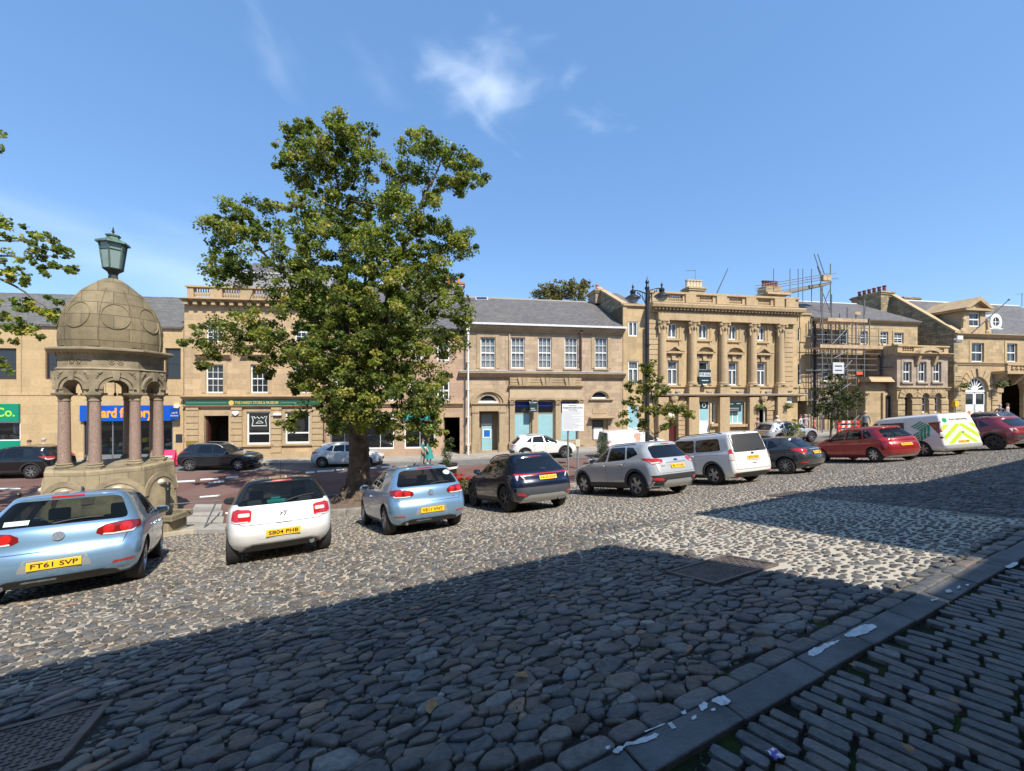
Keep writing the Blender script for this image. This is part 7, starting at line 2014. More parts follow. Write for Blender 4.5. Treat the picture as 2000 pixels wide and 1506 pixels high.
TUC = dict(shape=shp(4.5, 1.865, 1.62, .24, [(.24, .30), (.34, .12), (.46, .04), (.60, 0), (.74, .01), (.86, .05), (.98, .08), (1.06, .16), (1.2, .33), (1.40, .55), (1.48, .58), (1.53, .62)],
      (3.28, 1.06), (2.35, 1.53), .60, 1.07, nose=(.86, .18), taper_r=.07, bulge=.15, rr=.33), wb=2.68, ro=.90, wr=.365, cowl=3.2, tw=.235, z_in=.7,
   side_glass=[roundp([(.98, 1.19), (1.32, 1.13), (1.42, 1.45), (1.36, 1.45)], .03), roundp([(1.40, 1.12), (2.20, 1.09), (2.12, 1.49), (1.50, 1.475)], .05), roundp([(2.28, 1.085), (3.2, 1.07), (2.58, 1.47), (2.2, 1.49)], .05)], privacy=True,
   rear_glass=glass_rear(1.06, 1.43, .70, .54, .07), windscreen=roundp([(-.7, 1.1), (.7, 1.1), (.56, 1.5), (-.56, 1.5)], .06),
   lamps=[('taillight', [(0, .975), (0, 1.0), (.5, 1.005), (.78, 1.02), ('s', .30, 1.03), ('s', .34, 1.015), ('s', .3, .99), (.78, .985), (.5, .975)], lamp_red, .008), ('lamp_lens', [(.60, .86), (.63, .86), (.72, .975), (.66, .975)], lamp_clear, .009), ('lamp_lens', [(.78, .85), (.80, .85), ('s', .28, .98), ('s', .2, .98)], lamp_clear, .009)],
   reflectors=[('reflector', [(.60, .43), (.80, .47), ('s', .22, .50), ('s', .20, .54), (.80, .53), (.64, .50)], lamp_red, .010)],
   rear_patches=[('bumper_trim', [(-.9, .44), (.9, .44), (.88, .66), (-.88, .66)], mat('grey_plastic', (.05, .055, .065), .5), .005), ('skid_plate', [(-.72, .26), (.72, .26), (.66, .40), (.50, .46), (-.50, .46), (-.66, .40)], silver_pl, .012), ('brake_light', [(-.18, 1.46), (.18, 1.46), (.18, 1.475), (-.18, 1.475)], lamp_red, .006)],
   rear_seams=[[(-.72, .92), (-.66, .68), (.66, .68), (.72, .92)]], side_seams=[[(2.24, 1.06), (2.26, .6), (2.2, .34)], [(3.3, 1.02), (3.4, .7)], [(1.35, 1.08), (1.5, .8), (1.55, .5)]], handles=[(1.55, .98), (2.42, .96)], mirror=(3.02, 1.09), plate_z=.885, plate_y=-.05, exhaust=[(-.42, .30, .05), (-.52, .30, .05)], aerial=(1.35, .06), cladding=True, sill_h=.16, rails=(1.0, 2.6, .60))
KUGA = dict(shape=shp(4.52, 1.84, 1.66, .24, [(.24, .26), (.34, .10), (.46, .03), (.60, 0), (.74, .02), (.88, .05), (1.0, .08), (1.08, .15), (1.25, .29), (1.46, .44), (1.53, .44), (1.57, .48)],
      (3.25, 1.08), (2.42, 1.56), .62, 1.08, nose=(.88, .2), taper_r=.06, bulge=.13, rr=.30), wb=2.69, ro=.90, wr=.36, cowl=3.2, tw=.235, z_in=.7,
   side_glass=[roundp([(.78, 1.26), (1.22, 1.13), (1.32, 1.50), (1.02, 1.47)], .04), roundp([(1.30, 1.12), (2.16, 1.09), (2.10, 1.52), (1.40, 1.51)], .05), roundp([(2.24, 1.09), (3.18, 1.08), (2.58, 1.50), (2.18, 1.52)], .05)], privacy=True,
   rear_glass=glass_rear(1.11, 1.48, .70, .58, .07), windscreen=roundp([(-.7, 1.12), (.7, 1.12), (.58, 1.53), (-.58, 1.53)], .06),
   lamps=[('taillight', [(.50, .99), (.46, 1.06), (.60, 1.10), (.80, 1.115), ('s', .3, 1.12), ('s', .62, 1.13), ('s', .4, 1.05), ('s', .24, .96), (.80, .94), (.62, .95)], lamp_red, .008), ('lamp_lens', [(.56, .985), (.66, .965), (.82, .96), ('s', .26, .99), ('s', .34, 1.04), (.80, 1.0), (.60, 1.0)], lamp_clear, .012)],
   reflectors=[('reflector', [(.56, .47), (.80, .49), ('s', .24, .50), ('s', .24, .56), (.80, .56), (.60, .54)], lamp_red, .012)],
   rear_patches=[('bumper_trim', [(-.92, .26), (.92, .26), (.92, .62), (.5, .64), (-.5, .64), (-.92, .62)], plastic, .006), ('skid_plate', [(-.5, .27), (.5, .27), (.56, .40), (.46, .48), (-.46, .48), (-.56, .40)], silver_pl, .014), ('chrome_bar', [(-.40, .965), (.40, .965), (.38, 1.0), (-.38, 1.0)], silver_pl, .012), ('brake_light', [(-.16, 1.515), (.16, 1.515), (.16, 1.535), (-.16, 1.535)], lamp_red, .006)],
   rear_seams=[[(-.74, .92), (-.70, .68), (.70, .68), (.74, .92)]], side_seams=[[(2.2, 1.06), (2.22, .6), (2.16, .34)], [(3.26, 1.04), (3.36, .7)], [(1.25, 1.1), (1.45, .8), (1.5, .5)]], handles=[(1.5, .97), (2.38, .96)], mirror=(3.02, 1.10), plate_z=.86, exhaust=[(-.55, .30, .05), (.55, .30, .05)], cladding=True, sill_h=.2, rails=(.95, 2.6, .62))
TOUR = dict(shape=shp(4.6, 1.855, 1.80, .22, [(.22, .24), (.32, .08), (.45, .02), (.58, 0), (.9, .02), (1.1, .045), (1.3, .075), (1.55, .125), (1.64, .14), (1.70, .17)],
      (3.62, 1.14), (2.75, 1.70), .70, 1.10, nose=(.95, .2), taper_r=.025, bulge=.07, rr=.13), wb=2.755, ro=.92, wr=.34, cowl=3.6, tw=.22, z_in=.7,
   side_glass=[roundp([(.52, 1.14), (1.62, 1.12), (1.62, 1.56), (.60, 1.56)], .10), roundp([(1.69, 1.12), (2.68, 1.11), (2.62, 1.60), (1.69, 1.565)], .06), roundp([(2.78, 1.10), (3.55, 1.09), (2.95, 1.58), (2.73, 1.60)], .05)], privacy=True,
   rear_glass=glass_rear(1.09, 1.62, .72, .64, .06), windscreen=roundp([(-.72, 1.18), (.72, 1.18), (.62, 1.66), (-.62, 1.66)], .06), black_band=[],
   lamps=[('taillight', [(.80, .80), (.79, 1.0), (.79, 1.17), ('s', .16, 1.18), ('s', .20, 1.14), ('s', .18, .80)], lamp_red, .008), ('lamp_lens', [(.805, .81), (.80, 1.02), ('s', .17, 1.02), ('s', .165, .81)], lamp_clear, .012)],
   reflectors=[('reflector', [(.60, .36), (.8, .37), (.82, .40), (.6, .395)], lamp_red, .012)],
   rear_patches=[('bumper_trim', [(-.9, .225), (.9, .225), (.9, .36), (.8, .40), (-.8, .40), (-.9, .36)], plastic, .006), ('brake_light', [(-.06, 1.70), (.06, 1.70), (.06, 1.725), (-.06, 1.725)], lamp_red, .006), ('pillar_trim', [(.72, 1.06), (.80, 1.17), (.76, 1.62), (.64, 1.66), (-.64, 1.66), (-.76, 1.62), (-.80, 1.17), (-.72, 1.06)], plastic, .0022), ('tailgate_handle', [(-.1, .66), (.1, .66), (.1, .68), (-.1, .68)], plastic, .008)],
   rear_seams=[[(-.78, 1.05), (-.76, .50), (.76, .50), (.78, 1.05)]], side_seams=[[(1.66, 1.62), (1.66, .35)], [(2.72, 1.62), (2.72, .5), (2.6, .3)], [(.6, 1.0), (1.66, 1.0)], [(3.64, 1.06), (3.7, .6)]], handles=[(1.78, .98), (2.84, .97)], mirror=(3.36, 1.14), plate_z=.87, rails=(.5, 2.7, .68), cladding=True, sill_h=.13, wiper=((.0, 1.09), (-.4, 1.12)))
FOC = dict(shape=shp(4.36, 1.82, 1.47, .2, [(.2, .26), (.3, .10), (.42, .03), (.56, 0), (.70, .03), (.82, .08), (.94, .12), (1.0, .2), (1.15, .42), (1.30, .62), (1.36, .62), (1.395, .66)],
      (3.2, .97), (2.35, 1.40), .57, .98, nose=(.74, .2), taper_r=.09, bulge=.15, rr=.34), wb=2.648, ro=.83, wr=.325, cowl=3.1, tw=.22,
   side_glass=[roundp([(1.02, 1.08), (1.42, 1.0), (1.45, 1.33), (1.3, 1.32)], .03), roundp([(1.48, 1.0), (2.15, .985), (2.08, 1.36), (1.52, 1.345)], .04), roundp([(2.22, .98), (3.1, .965), (2.5, 1.34), (2.14, 1.36)], .04)], privacy=True,
   rear_glass=glass_rear(1.0, 1.30, .66, .52, .06), windscreen=roundp([(-.68, 1.0), (.68, 1.0), (.54, 1.37), (-.54, 1.37)], .06),
   lamps=[('taillight', [(.46, .90), (.60, .945), (.80, .965), ('s', .32, .98), ('s', .60, .95), ('s', .4, .87), ('s', .28, .81), (.78, .79), (.62, .80)], lamp_red, .008)],
   reflectors=[('reflector', [(.62, .40), (.82, .42), ('s', .24, .45), ('s', .24, .49), (.80, .47), (.64, .45)], lamp_red, .010)],
   rear_patches=[('bumper_trim', [(-.7, .205), (.7, .205), (.62, .33), (-.62, .33)], plastic, .006), ('chrome_bar', [(-.36, .905), (.36, .905), (.35, .925), (-.35, .925)], silver_pl, .010), ('brake_light', [(-.16, 1.35), (.16, 1.35), (.16, 1.367), (-.16, 1.367)], lamp_red, .006)],
   rear_seams=[[(-.68, .80), (-.62, .60), (.62, .60), (.68, .80)]], side_seams=[[(2.18, .95), (2.2, .5), (2.14, .3)], [(1.4, .95), (1.5, .7)], [(3.16, .93), (3.24, .6)]], handles=[(1.6, .86), (2.4, .85)], mirror=(2.96, .98), plate_z=.78, exhaust=[(.5, .25, .04)], wiper=((0, 1.0), (-.42, 1.03)))
PIC = dict(shape=shp(4.43, 1.83, 1.60, .2, [(.2, .26), (.3, .10), (.42, .03), (.56, 0), (.74, .03), (.88, .09), (1.0, .13), (1.08, .2), (1.25, .36), (1.44, .52), (1.49, .52), (1.53, .56)],
      (3.62, 1.02), (2.55, 1.54), .60, 1.02, nose=(.80, .2), taper_r=.08, bulge=.16, rr=.34), wb=2.785, ro=.76, wr=.325, cowl=3.4, tw=.21, z_in=.62,
   side_glass=[roundp([(.72, 1.12), (1.12, 1.06), (1.24, 1.44), (1.02, 1.42)], .04), roundp([(1.20, 1.05), (2.08, 1.03), (2.02, 1.48), (1.32, 1.46)], .05), roundp([(2.16, 1.03), (2.98, 1.0), (2.62, 1.46), (2.10, 1.48)], .05), roundp([(3.02, 1.0), (3.5, .99), (2.98, 1.30)], .03)],
   rear_glass=glass_rear(1.06, 1.45, .68, .55, .07), windscreen=roundp([(-.7, 1.06), (.7, 1.06), (.56, 1.5), (-.56, 1.5)], .06),
   lamps=[('taillight', [(.50, .88), (.50, 1.0), (.62, 1.03), (.80, 1.04), ('s', .3, 1.05), ('s', .48, 1.03), ('s', .36, .93), (.80, .87), (.62, .86)], lamp_red, .008), ('lamp_lens', [(.52, .89), (.78, .885), ('s', .3, .925), ('s', .32, .95), (.76, .915), (.53, .915)], lamp_dk, .012)],
   reflectors=[], rear_patches=[('bumper_trim', [(-.7, .205), (.7, .205), (.66, .29), (-.66, .29)], silver_pl, .006), ('brake_light', [(-.16, 1.485), (.16, 1.485), (.16, 1.503), (-.16, 1.503)], lamp_red, .006)],
   rear_seams=[[(-.66, .86), (-.60, .56), (.60, .56), (.66, .86)]], side_seams=[[(2.12, 1.0), (2.14, .5), (2.08, .3)], [(1.15, 1.02), (1.3, .7), (1.4, .4)], [(3.1, .95), (3.2, .5)]], handles=[(1.35, .92), (2.3, .90)], mirror=(2.95, 1.02), plate_z=.74, sill_h=.05, wiper=((.05, 1.08), (-.45, 1.10)))
VAN = dict(shape=shp(4.97, 1.98, 1.97, .24, [(.24, .14), (.34, .03), (.48, 0), (.60, .02), (.9, .035), (1.2, .055), (1.6, .10), (1.80, .14), (1.88, .17)],
      (4.15, 1.18), (3.30, 1.86), .74, 1.18, nose=(1.0, .22), taper_r=.015, bulge=.05, rr=.10), wb=2.93, ro=.99, wr=.34, cowl=4.1, tw=.22,
   side_glass=[roundp([(1.72, 1.22), (2.98, 1.2), (2.94, 1.66), (1.72, 1.64)], .06), roundp([(3.10, 1.18), (4.02, 1.16), (3.42, 1.68), (3.06, 1.70)], .05)], privacy=True,
   rear_glass=glass_rear(1.0, 1.02, .01, .01, .002), windscreen=roundp([(-.76, 1.25), (.76, 1.25), (.66, 1.82), (-.66, 1.82)], .06),
   lamps=[('taillight', [(.86, .82), (.86, 1.55), (.885, 1.58), ('s', .13, 1.57), ('s', .15, 1.50), ('s', .15, .84), ('s', .12, .80)], lamp_dk, .008), ('lamp_lens', [(.87, 1.1), (.87, 1.3), ('s', .13, 1.3), ('s', .13, 1.1)], lamp_red, .012), ('lamp_lens', [(.87, .9), (.87, 1.02), ('s', .13, 1.02), ('s', .13, .9)], lamp_clear, .012)],
   reflectors=[], rear_patches=[('bumper_trim', [(-.95, .25), (.95, .25), (.95, .48), (-.95, .48)], mat('bumper_grey', (.35, .36, .36), .5), .02), ('door_handle', [(-.12, 1.0), (-.02, 1.0), (-.02, 1.05), (-.12, 1.05)], plastic, .01)],
   rear_seams=[[(0, .52), (0, 1.86)], [(-.84, .50), (.84, .50)]], side_seams=[[(3.05, 1.72), (3.05, .45)], [(1.66, 1.75), (1.66, .45)], [(4.1, 1.14), (4.16, .6)]], handles=[(3.15, 1.0), (2.9, 1.0)], mirror=(3.85, 1.22), plate_z=.62, sill_h=.06)
cars = {}
def rl(px, z): return ((px - 1000) / F * z, z)
blue = paint('pale_blue', (.20, .34, .50), .55, .30)
white = paint('white', (.66, .66, .64), 0, .3)
navy = paint('navy', (.005, .010, .028), .2, .22)
silver = paint('silver', (.44, .455, .47), .35, .34)
grey = paint('graphite', (.055, .058, .065), .5, .25)
redp = paint('red', (.28, .012, .016), .25, .25)
blackp = paint('black', (.006, .007, .009), .2, .2)
midnight = paint('midnight', (.010, .016, .024), .3, .22)
PK = 'cars parked nose down along the cobbles'
def label_badge(c, root, y, z, kind, r=.055):
 h, n = c.rearp(y, z)
 if h is None: return
 q = n.to_track_quat('Z', 'Y').to_matrix()
 if kind == 'roundel':
  mb = MB(); mb.lathe([(r*.86, 0), (r, .004), (r, .012), (r*.86, .012)], 24); mb.lathe([(.001, .004), (r*.86, .004)], 20)
  b = mb.build('badge', mat('badge_steel', (.13, .14, .16), .35, .3), root, smooth=True, angle=40)
  t = MB(); k = r*.8
  for pts in ([(-.42, .82), (0, .05), (.42, .82)], [(-.86, .45), (-.42, -.78), (0, .02), (.42, -.78), (.86, .45)]): t.tube([(a*k, b_*k, .01) for a, b_ in pts], r*.085, 5)
  t.build('emblem', chrome, b)
 elif kind == 'oval':
  b = MB().add([(0, 0, .008)] + [(r*1.3*math.cos(2*PI*i/24), r*.6*math.sin(2*PI*i/24), .004) for i in range(24)], [(0, 1+i, 1+(i+1) % 24) for i in range(24)]).build('badge', mat('badge_blue', (.01, .03, .16), .3), root)
  MB().tube([(r*1.3*math.cos(2*PI*i/24), r*.6*math.sin(2*PI*i/24), .006) for i in range(25)], r*.07, 5).build('badge_ring', chrome, b)
 elif kind == 'hoval':
  b = MB().tube([(r*1.3*math.cos(2*PI*i/24), r*.65*math.sin(2*PI*i/24), .006) for i in range(25)], r*.09, 5).build('badge', chrome, root)
  MB().tube([(-r*.5, -r*.4, .006), (-r*.25, r*.45, .006)], r*.09, 5).tube([(r*.25, -r*.45, .006), (r*.5, r*.4, .006)], r*.09, 5).tube([(-r*.35, -r*.08, .006), (r*.35, r*.08, .006)], r*.08, 5).build('emblem', chrome, b)
 elif kind == 'ds':
  b = MB().tube([(-r*1.0, r*.4, .006), (-r*.3, r*.1, .006), (-r*1.0, -r*.5, .006)], r*.13, 5).tube([(r*.9, r*.6, .006), (r*.1, r*.3, .006), (r*.6, -r*.1, .006), (r*.1, -r*.9, .006)], r*.13, 5).tube([(-r*.1, r*.9, .006), (r*.2, r*.6, .006)], r*.1, 4).build('badge', chrome, root)
 up = Vector((0, 0, 1)); zx = n.normalized(); xx = up.cross(zx).normalized(); yy = zx.cross(xx)
 M = Matrix((xx, yy, zx)).transposed().to_4x4(); M.translation = h + n * .004
 b.matrix_local = M
def rear_text(c, root, s, y, z, size, m=None, width=None):
 h, n = c.rearp(y, z)
 o = text(s, 'lettering', size, m or chrome, root, (0, 0, 0), width=width)
 up = Vector((0, 0, 1)); zx = n.normalized(); xx = up.cross(zx).normalized(); yy = zx.cross(xx)
 M = Matrix((xx, yy, zx)).transposed().to_4x4(); M.translation = h + n * .006; o.matrix_local = M
 return o
def parked():
 g5, g3 = golf(5), golf(3)
 hd = R(36); hx, hy = -math.sin(hd), math.cos(hd); lx, ly = -hy, hx
 W = 1.78; wx, wy = -6.02, 6.55
 p = (wx - hx*.76 + lx*(W - .13), wy - hy*.76 + ly*(W - .13))
 r, c = build_car('parked_car', 'pale blue five door hatchback nearest the frame edge with plate FT61 SVP', 'car', g5, blue, p, hd, 'FT61 SVP', group=PK, spokes=7)
 label_badge(c, r, 0, .845, 'roundel', .062)
 pp = c.add_patch('sticker', [(.32, 1.03), (.56, 1.03), (.56, 1.09), (.32, 1.09)], c.rearp, mat('sticker_pale', (.5, .62, .55), .6), r, eps=.004)
 r, c = build_car('parked_car', 'white three door hatchback with black roof and plate SB04 PHB', 'car', DS, white, rl(434, 6.5), R(33), 'SB04 PHB', group=PK, glass=car_glass, mirror_m=plastic, two_tone=True)
 body = [o for o in r.children if o.name.startswith('body')][0]; body.data.materials.append(blackp)
 idx = len(body.data.materials) - 1
 for q in body.data.polygons:
  if q.material_index == 0 and q.center.z > .985 and q.center.x < 2.85: q.material_index = idx
 label_badge(c, r, 0, .80, 'ds', .055); rear_text(c, r, 'CITROËN', 0, .715, .05, width=.28)
 MB().box(.35, .55, -.18, .12, .98, 1.05).box(.38, .5, -.1, .06, 1.05, 1.09).build('teal_cloth', mat('teal_cloth', (.0, .30, .28), .8), r, bevel=.02).location = (.1, .12, -.02)
 r, c = build_car('parked_car', 'pale blue three door hatchback with oval GB sticker and plate VE11 VNT', 'car', g3, blue, rl(766, 8.3), R(30), 'VE11 VNT', group=PK, spokes=9)
 label_badge(c, r, 0, .845, 'roundel', .062); rear_text(c, r, 'GOLF', .52, .70, .05); rear_text(c, r, 'TDI', -.52, .71, .035)
 st = c.add_patch('sticker', [( -.50 + .085*math.cos(2*PI*i/20), 1.245 + .052*math.sin(2*PI*i/20)) for i in range(20)], c.rearp, plate_w, r, eps=.004)
 t = rear_text(c, r, 'GB', -.50, 1.243, .07, plate_k, width=.11); t.matrix_local.translation = t.matrix_local.translation + Vector((-.004, 0, .003))
 r, c = build_car('parked_car', 'dark navy family crossover with full width red light bar and plate NL25 KLP', 'car', TUC, navy, rl(1014, 10.4), R(25), 'NL25 KLP', group=PK, glass=car_glass_dk, spokes=5, rim=rim_dark, rim_style='pair', fin_m=navy)
 label_badge(c, r, 0, 1.10, 'hoval', .06); rear_text(c, r, 'HYUNDAI', .46, .715, .04); rear_text(c, r, 'TUCSON', -.56, .80, .04); rear_text(c, r, '4WD', -.62, .74, .035)
 r, c = build_car('parked_car', 'silver tall crossover with wraparound lamps between the navy car and the white people carrier', 'car', KUGA, silver, rl(1290, 11.4), R(26), 'BK14 XAS', group=PK, glass=car_glass_dk, spokes=5, rim_style='fat', rail_m=silver_pl)
 label_badge(c, r, 0, 1.03, 'oval', .055); rear_text(c, r, 'KUGA', .52, .88, .045)
 r, c = build_car('parked_car', 'white boxy people carrier with long tinted side windows and black roof rails', 'car', TOUR, white, rl(1442, 13.2), R(21), 'SF23 EXD', group=PK, glass=car_glass_dk, spokes=5, rim=rim_m, rim_style='fat')
 label_badge(c, r, 0, 1.0, 'oval', .05); rear_text(c, r, 'T O U R N E O', 0, .77, .05, silver_pl, width=.62)
 r, c = build_car('parked_car', 'graphite grey low hatchback beside the white people carrier', 'car', FOC, grey, rl(1584, 15.2), R(30), 'EJ17 ZJR', group=PK, glass=car_glass_dk, spokes=9)
 label_badge(c, r, 0, .86, 'oval', .05); rear_text(c, r, 'FOCUS', .5, .68, .045)
 r, c = build_car('parked_car', 'bright red rounded family car parked in front of the contractor van', 'car', PIC, redp, rl(1741, 17.3), R(4), 'ND64 DKU', group=PK, glass=car_glass, spokes=7, rim_style='fat')
 r, c = build_car('contractor_van', 'white van with green cube emblem and yellow green chevrons on its back doors', 'van', VAN, white, rl(1851, 18.3), R(4), 'YH21 LZM', hollow=False, glass=solid_glass, spokes=6, rim_style='fat')
 lime = mat('chevron_lime', (.42, .62, .03), .4); cloth = mat('chevron_pale', (.62, .66, .52), .4)
 c.add_patch('chevron_panel', [(-.84, .54), (.84, .54), (.84, 1.42), (-.84, 1.42)], c.rearp, cloth, r, eps=.004, step=.12)
 for s in (-1, 1):
  for k in range(4):
   z0 = .30 + k * .42; w = .19
   pts = [(0.02, z0 + .62), (.84, z0), (.84, z0 + w), (0.02, z0 + .62 + w)]
   def clip(pl, z, above):
    out = []
    for a, b in zip(pl, pl[1:] + pl[:1]):
     ia, ib = (a[1] >= z) == above, (b[1] >= z) == above
     if ia: out.append(a)
     if ia != ib: t = (z - a[1]) / (b[1] - a[1]); out.append((a[0] + (b[0]-a[0])*t, z))
    return out
   q = clip(clip(pts, .545, True), 1.415, False)
   if len(q) > 2: c.add_patch('chevron', [(s*a, b) for a, b in q], c.rearp, lime, r, eps=.007, step=.1)
 gm = mat('logo_green', (.0, .26, .12), .4)
 for s in (1, -1):
  fn = lambda x, z, s=s: c.side(x, z, s)
  cx, cz, k = .98, 1.19, .52
  hexa = [(cx + k*math.cos(PI/2 + i*PI/3), cz + k*.92*math.sin(PI/2 + i*PI/3)) for i in range(6)]
  top, ul, ll, bot, lr, ur = hexa; cc = (cx, cz)
  def stripes(o, u, v, n, fill):
   for i in range(n):
    a = (i + .08) / n; b = a + fill / n
    q = [(o[0] + u[0]*a, o[1] + u[1]*a), (o[0] + u[0]*b, o[1] + u[1]*b), (o[0] + u[0]*b + v[0], o[1] + u[1]*b + v[1]), (o[0] + u[0]*a + v[0], o[1] + u[1]*a + v[1])]
    c.add_patch('emblem', q, fn, gm, r, eps=.006, step=.12)
  d = lambda a, b: (b[0]-a[0], b[1]-a[1])
  stripes(ul, d(ul, top), d(ul, cc), 4, .62); stripes(cc, d(cc, bot), d(cc, lr), 4, .7); stripes(ul, d(ul, cc), d(ul, ll), 3, .75)
 c.add_patch('emblem', [(.78 - .62 + .11*math.cos(PI/2+i*PI/3) + .45, 1.62 + .12*math.sin(PI/2+i*PI/3)) for i in range(6)], c.rearp, gm, r, eps=.006)
 rear_text(c, r, 'First Contracting', -.05, 1.63, .12, black_m, width=.85)
 r, c = build_car('parked_car', 'dark red crossover cut off by the frame edge beyond the contractor van', 'car', TUC, paint('wine', (.20, .02, .03), .2, .3), rl(1994, 18.6), R(8), 'LV70 KPE', group=PK, glass=solid_glass, hollow=False, spokes=5, rim=rim_dark, rim_style='pair')
parked()
def road_cars():
 G = 'vehicles standing on the street beyond the cobbles'
 def along(px, z, flip=False, th=R(7), dth=0):
  x = (px - 1000) / F * z
  return (x, z), (-(PI/2) + th + dth if not flip else PI/2 + th + dth)
 rails_sp = dict(KUGA); rails_sp['shape'] = shp(4.3, 1.785, 1.58, .24, [(.24, .24), (.34, .10), (.46, .03), (.60, 0), (.78, .03), (.9, .06), (1.0, .1), (1.06, .17), (1.22, .33), (1.40, .46), (1.46, .46), (1.50, .5)], (3.1, 1.0), (2.35, 1.50), .58, 1.03, nose=(.84, .2))
 rails_sp.update(wb=2.6, ro=.85, wr=.34, side_glass=[roundp([(.86, 1.16), (1.16, 1.08), (1.26, 1.42), (1.02, 1.40)], .04), roundp([(1.22, 1.07), (2.02, 1.05), (1.96, 1.45), (1.32, 1.44)], .05), roundp([(2.09, 1.05), (3.0, 1.03), (2.42, 1.43), (2.04, 1.45)], .05)], rear_glass=glass_rear(1.06, 1.4, .66, .54), windscreen=roundp([(-.66, 1.05), (.66, 1.05), (.54, 1.47), (-.54, 1.47)], .06), rails=(.95, 2.5, .58), mirror=(2.85, 1.04), handles=[(1.4, .93), (2.25, .92)],
     side_seams=[[(2.05, 1.03), (2.07, .6), (2.0, .34)], [(3.1, .98), (3.2, .7)]], front_patches=[('headlight', [(.42, .76), (.78, .80), (.80, .88), (.50, .86)], lamp_clear, .008), ('headlight', [(-.42, .76), (-.78, .80), (-.80, .88), (-.50, .86)], lamp_clear, .008), ('grille', [(-.5, .55), (.5, .55), (.42, .80), (-.42, .80)], plastic, .007)])
 p, h = along(434, 24.6); r, c = build_car('street_car', 'black crossover with silver roof rails parked by the museum shop', 'car', rails_sp, midnight, p, h, '', hollow=False, glass=solid_glass, ref='centre', group=G, rail_m=silver_pl, lift=.02, front_plate=True, spokes=7)
 i30 = dict(FOC); i30['front_patches'] = [('headlight', [(.44, .66), (.74, .72), (.78, .80), (.55, .76)], lamp_clear, .008), ('headlight', [(-.44, .66), (-.74, .72), (-.78, .80), (-.55, .76)], lamp_clear, .008), ('fog_lamp', [(.5, .36), (.7, .38), (.7, .46), (.54, .44)], plastic, .008), ('fog_lamp', [(-.5, .36), (-.7, .38), (-.7, .46), (-.54, .44)], plastic, .008), ('grille', [(-.36, .42), (.36, .42), (.30, .56), (-.30, .56)], plastic, .007)]
 p, h = along(681, 26.2); build_car('street_car', 'white hatchback on the street behind the tree trunk', 'car', i30, white, p, h, '', hollow=False, glass=solid_glass, ref='centre', group=G, lift=.02, spokes=9)
 p, h = along(1060, 27.6, th=R(9)); build_car('street_car', 'white crossover on the street before the old bank', 'car', TUC, white, p, h, '', hollow=False, glass=solid_glass, ref='centre', group=G, lift=.02, rim=rim_m)
 aud = dict(KUGA)
 p, h = along(34, 21.8, True, R(9)); build_car('street_car', 'glossy black crossover on the street cut by the frame edge before the shops', 'car', aud, blackp, p, h, 'KX18 OWL', hollow=False, glass=solid_glass, ref='centre', group=G, lift=.02, spokes=7)
 chr_ = dict(TUC); p, h = along(1535, 30.2, th=R(11)); build_car('street_car', 'silver coupe like crossover on the street beside the columned building passage', 'car', chr_, silver, p, h, '', hollow=False, glass=solid_glass, ref='centre', group=G, lift=.02)
 vn = dict(TOUR); vn['side_glass'] = [TOUR['side_glass'][2]]; vn['rails'] = None; vn['side_seams'] = [[(2.72, 1.62), (2.72, .5)]]
 p, h = along(1240, 26.5, th=R(10)); r, c = build_car('delivery_van', 'small white van with an animal picture on its side behind the silver car', 'van', vn, white, p, h, None, hollow=False, glass=solid_glass, ref='centre', lift=.02)
 pc = mat('picture_brown', (.38, .17, .11), .6, noise=.4, nscale=18, col2=(.60, .38, .3))
 fn = lambda x, z: c.side(x, z, -1)
 for poly in ([(2.1 + a*.36, 1.36 + b*.36) for a, b in ((-.5, -.9), (.2, -1.0), (.55, -.5), (.5, .1), (.75, .3), (.6, .6), (.2, .75), (-.25, .7), (-.6, .45), (-.62, -.1), (-.3, -.4))],): c.add_patch('picture', poly, fn, pc, r, eps=.006)
 g2 = dict(KUGA); p, h = along(1952, 27.2, th=R(20)); build_car('street_car', 'grey crossover at the far end of the street above the red car', 'car', g2, grey, p, h, '', hollow=False, glass=solid_glass, ref='centre', group=G, lift=.02)
road_cars()
# ------------------------------------------------------------------ trees
def leaf_mat(name, trans=.42):
 m, N, L, b = new_mat(name)
 at = N.new('ShaderNodeAttribute'); at.attribute_name = 'tone'
 L.new(at.outputs['Color'], b.inputs['Base Color']); b.inputs['Roughness'].default_value = .5; b.inputs['Specular IOR Level'].default_value = .35
 t = N.new('ShaderNodeBsdfTranslucent'); L.new(nmix(N, L, 1.0, at.outputs['Color'], (1.5, 1.7, .6), 'MULTIPLY'), t.inputs['Color'])
 mx = N.new('ShaderNodeMixShader'); mx.inputs[0].default_value = trans
 L.new(b.outputs[0], mx.inputs[1]); L.new(t.outputs[0], mx.inputs[2]); L.new(mx.outputs[0], N['Material Output'].inputs['Surface'])
 return m
leafm = leaf_mat('lime_leaf')
bark = mat('bark', (.16, .115, .08), .95, noise=.6, nscale=4, bump=1.0, bscale=14, col2=(.035, .027, .02))
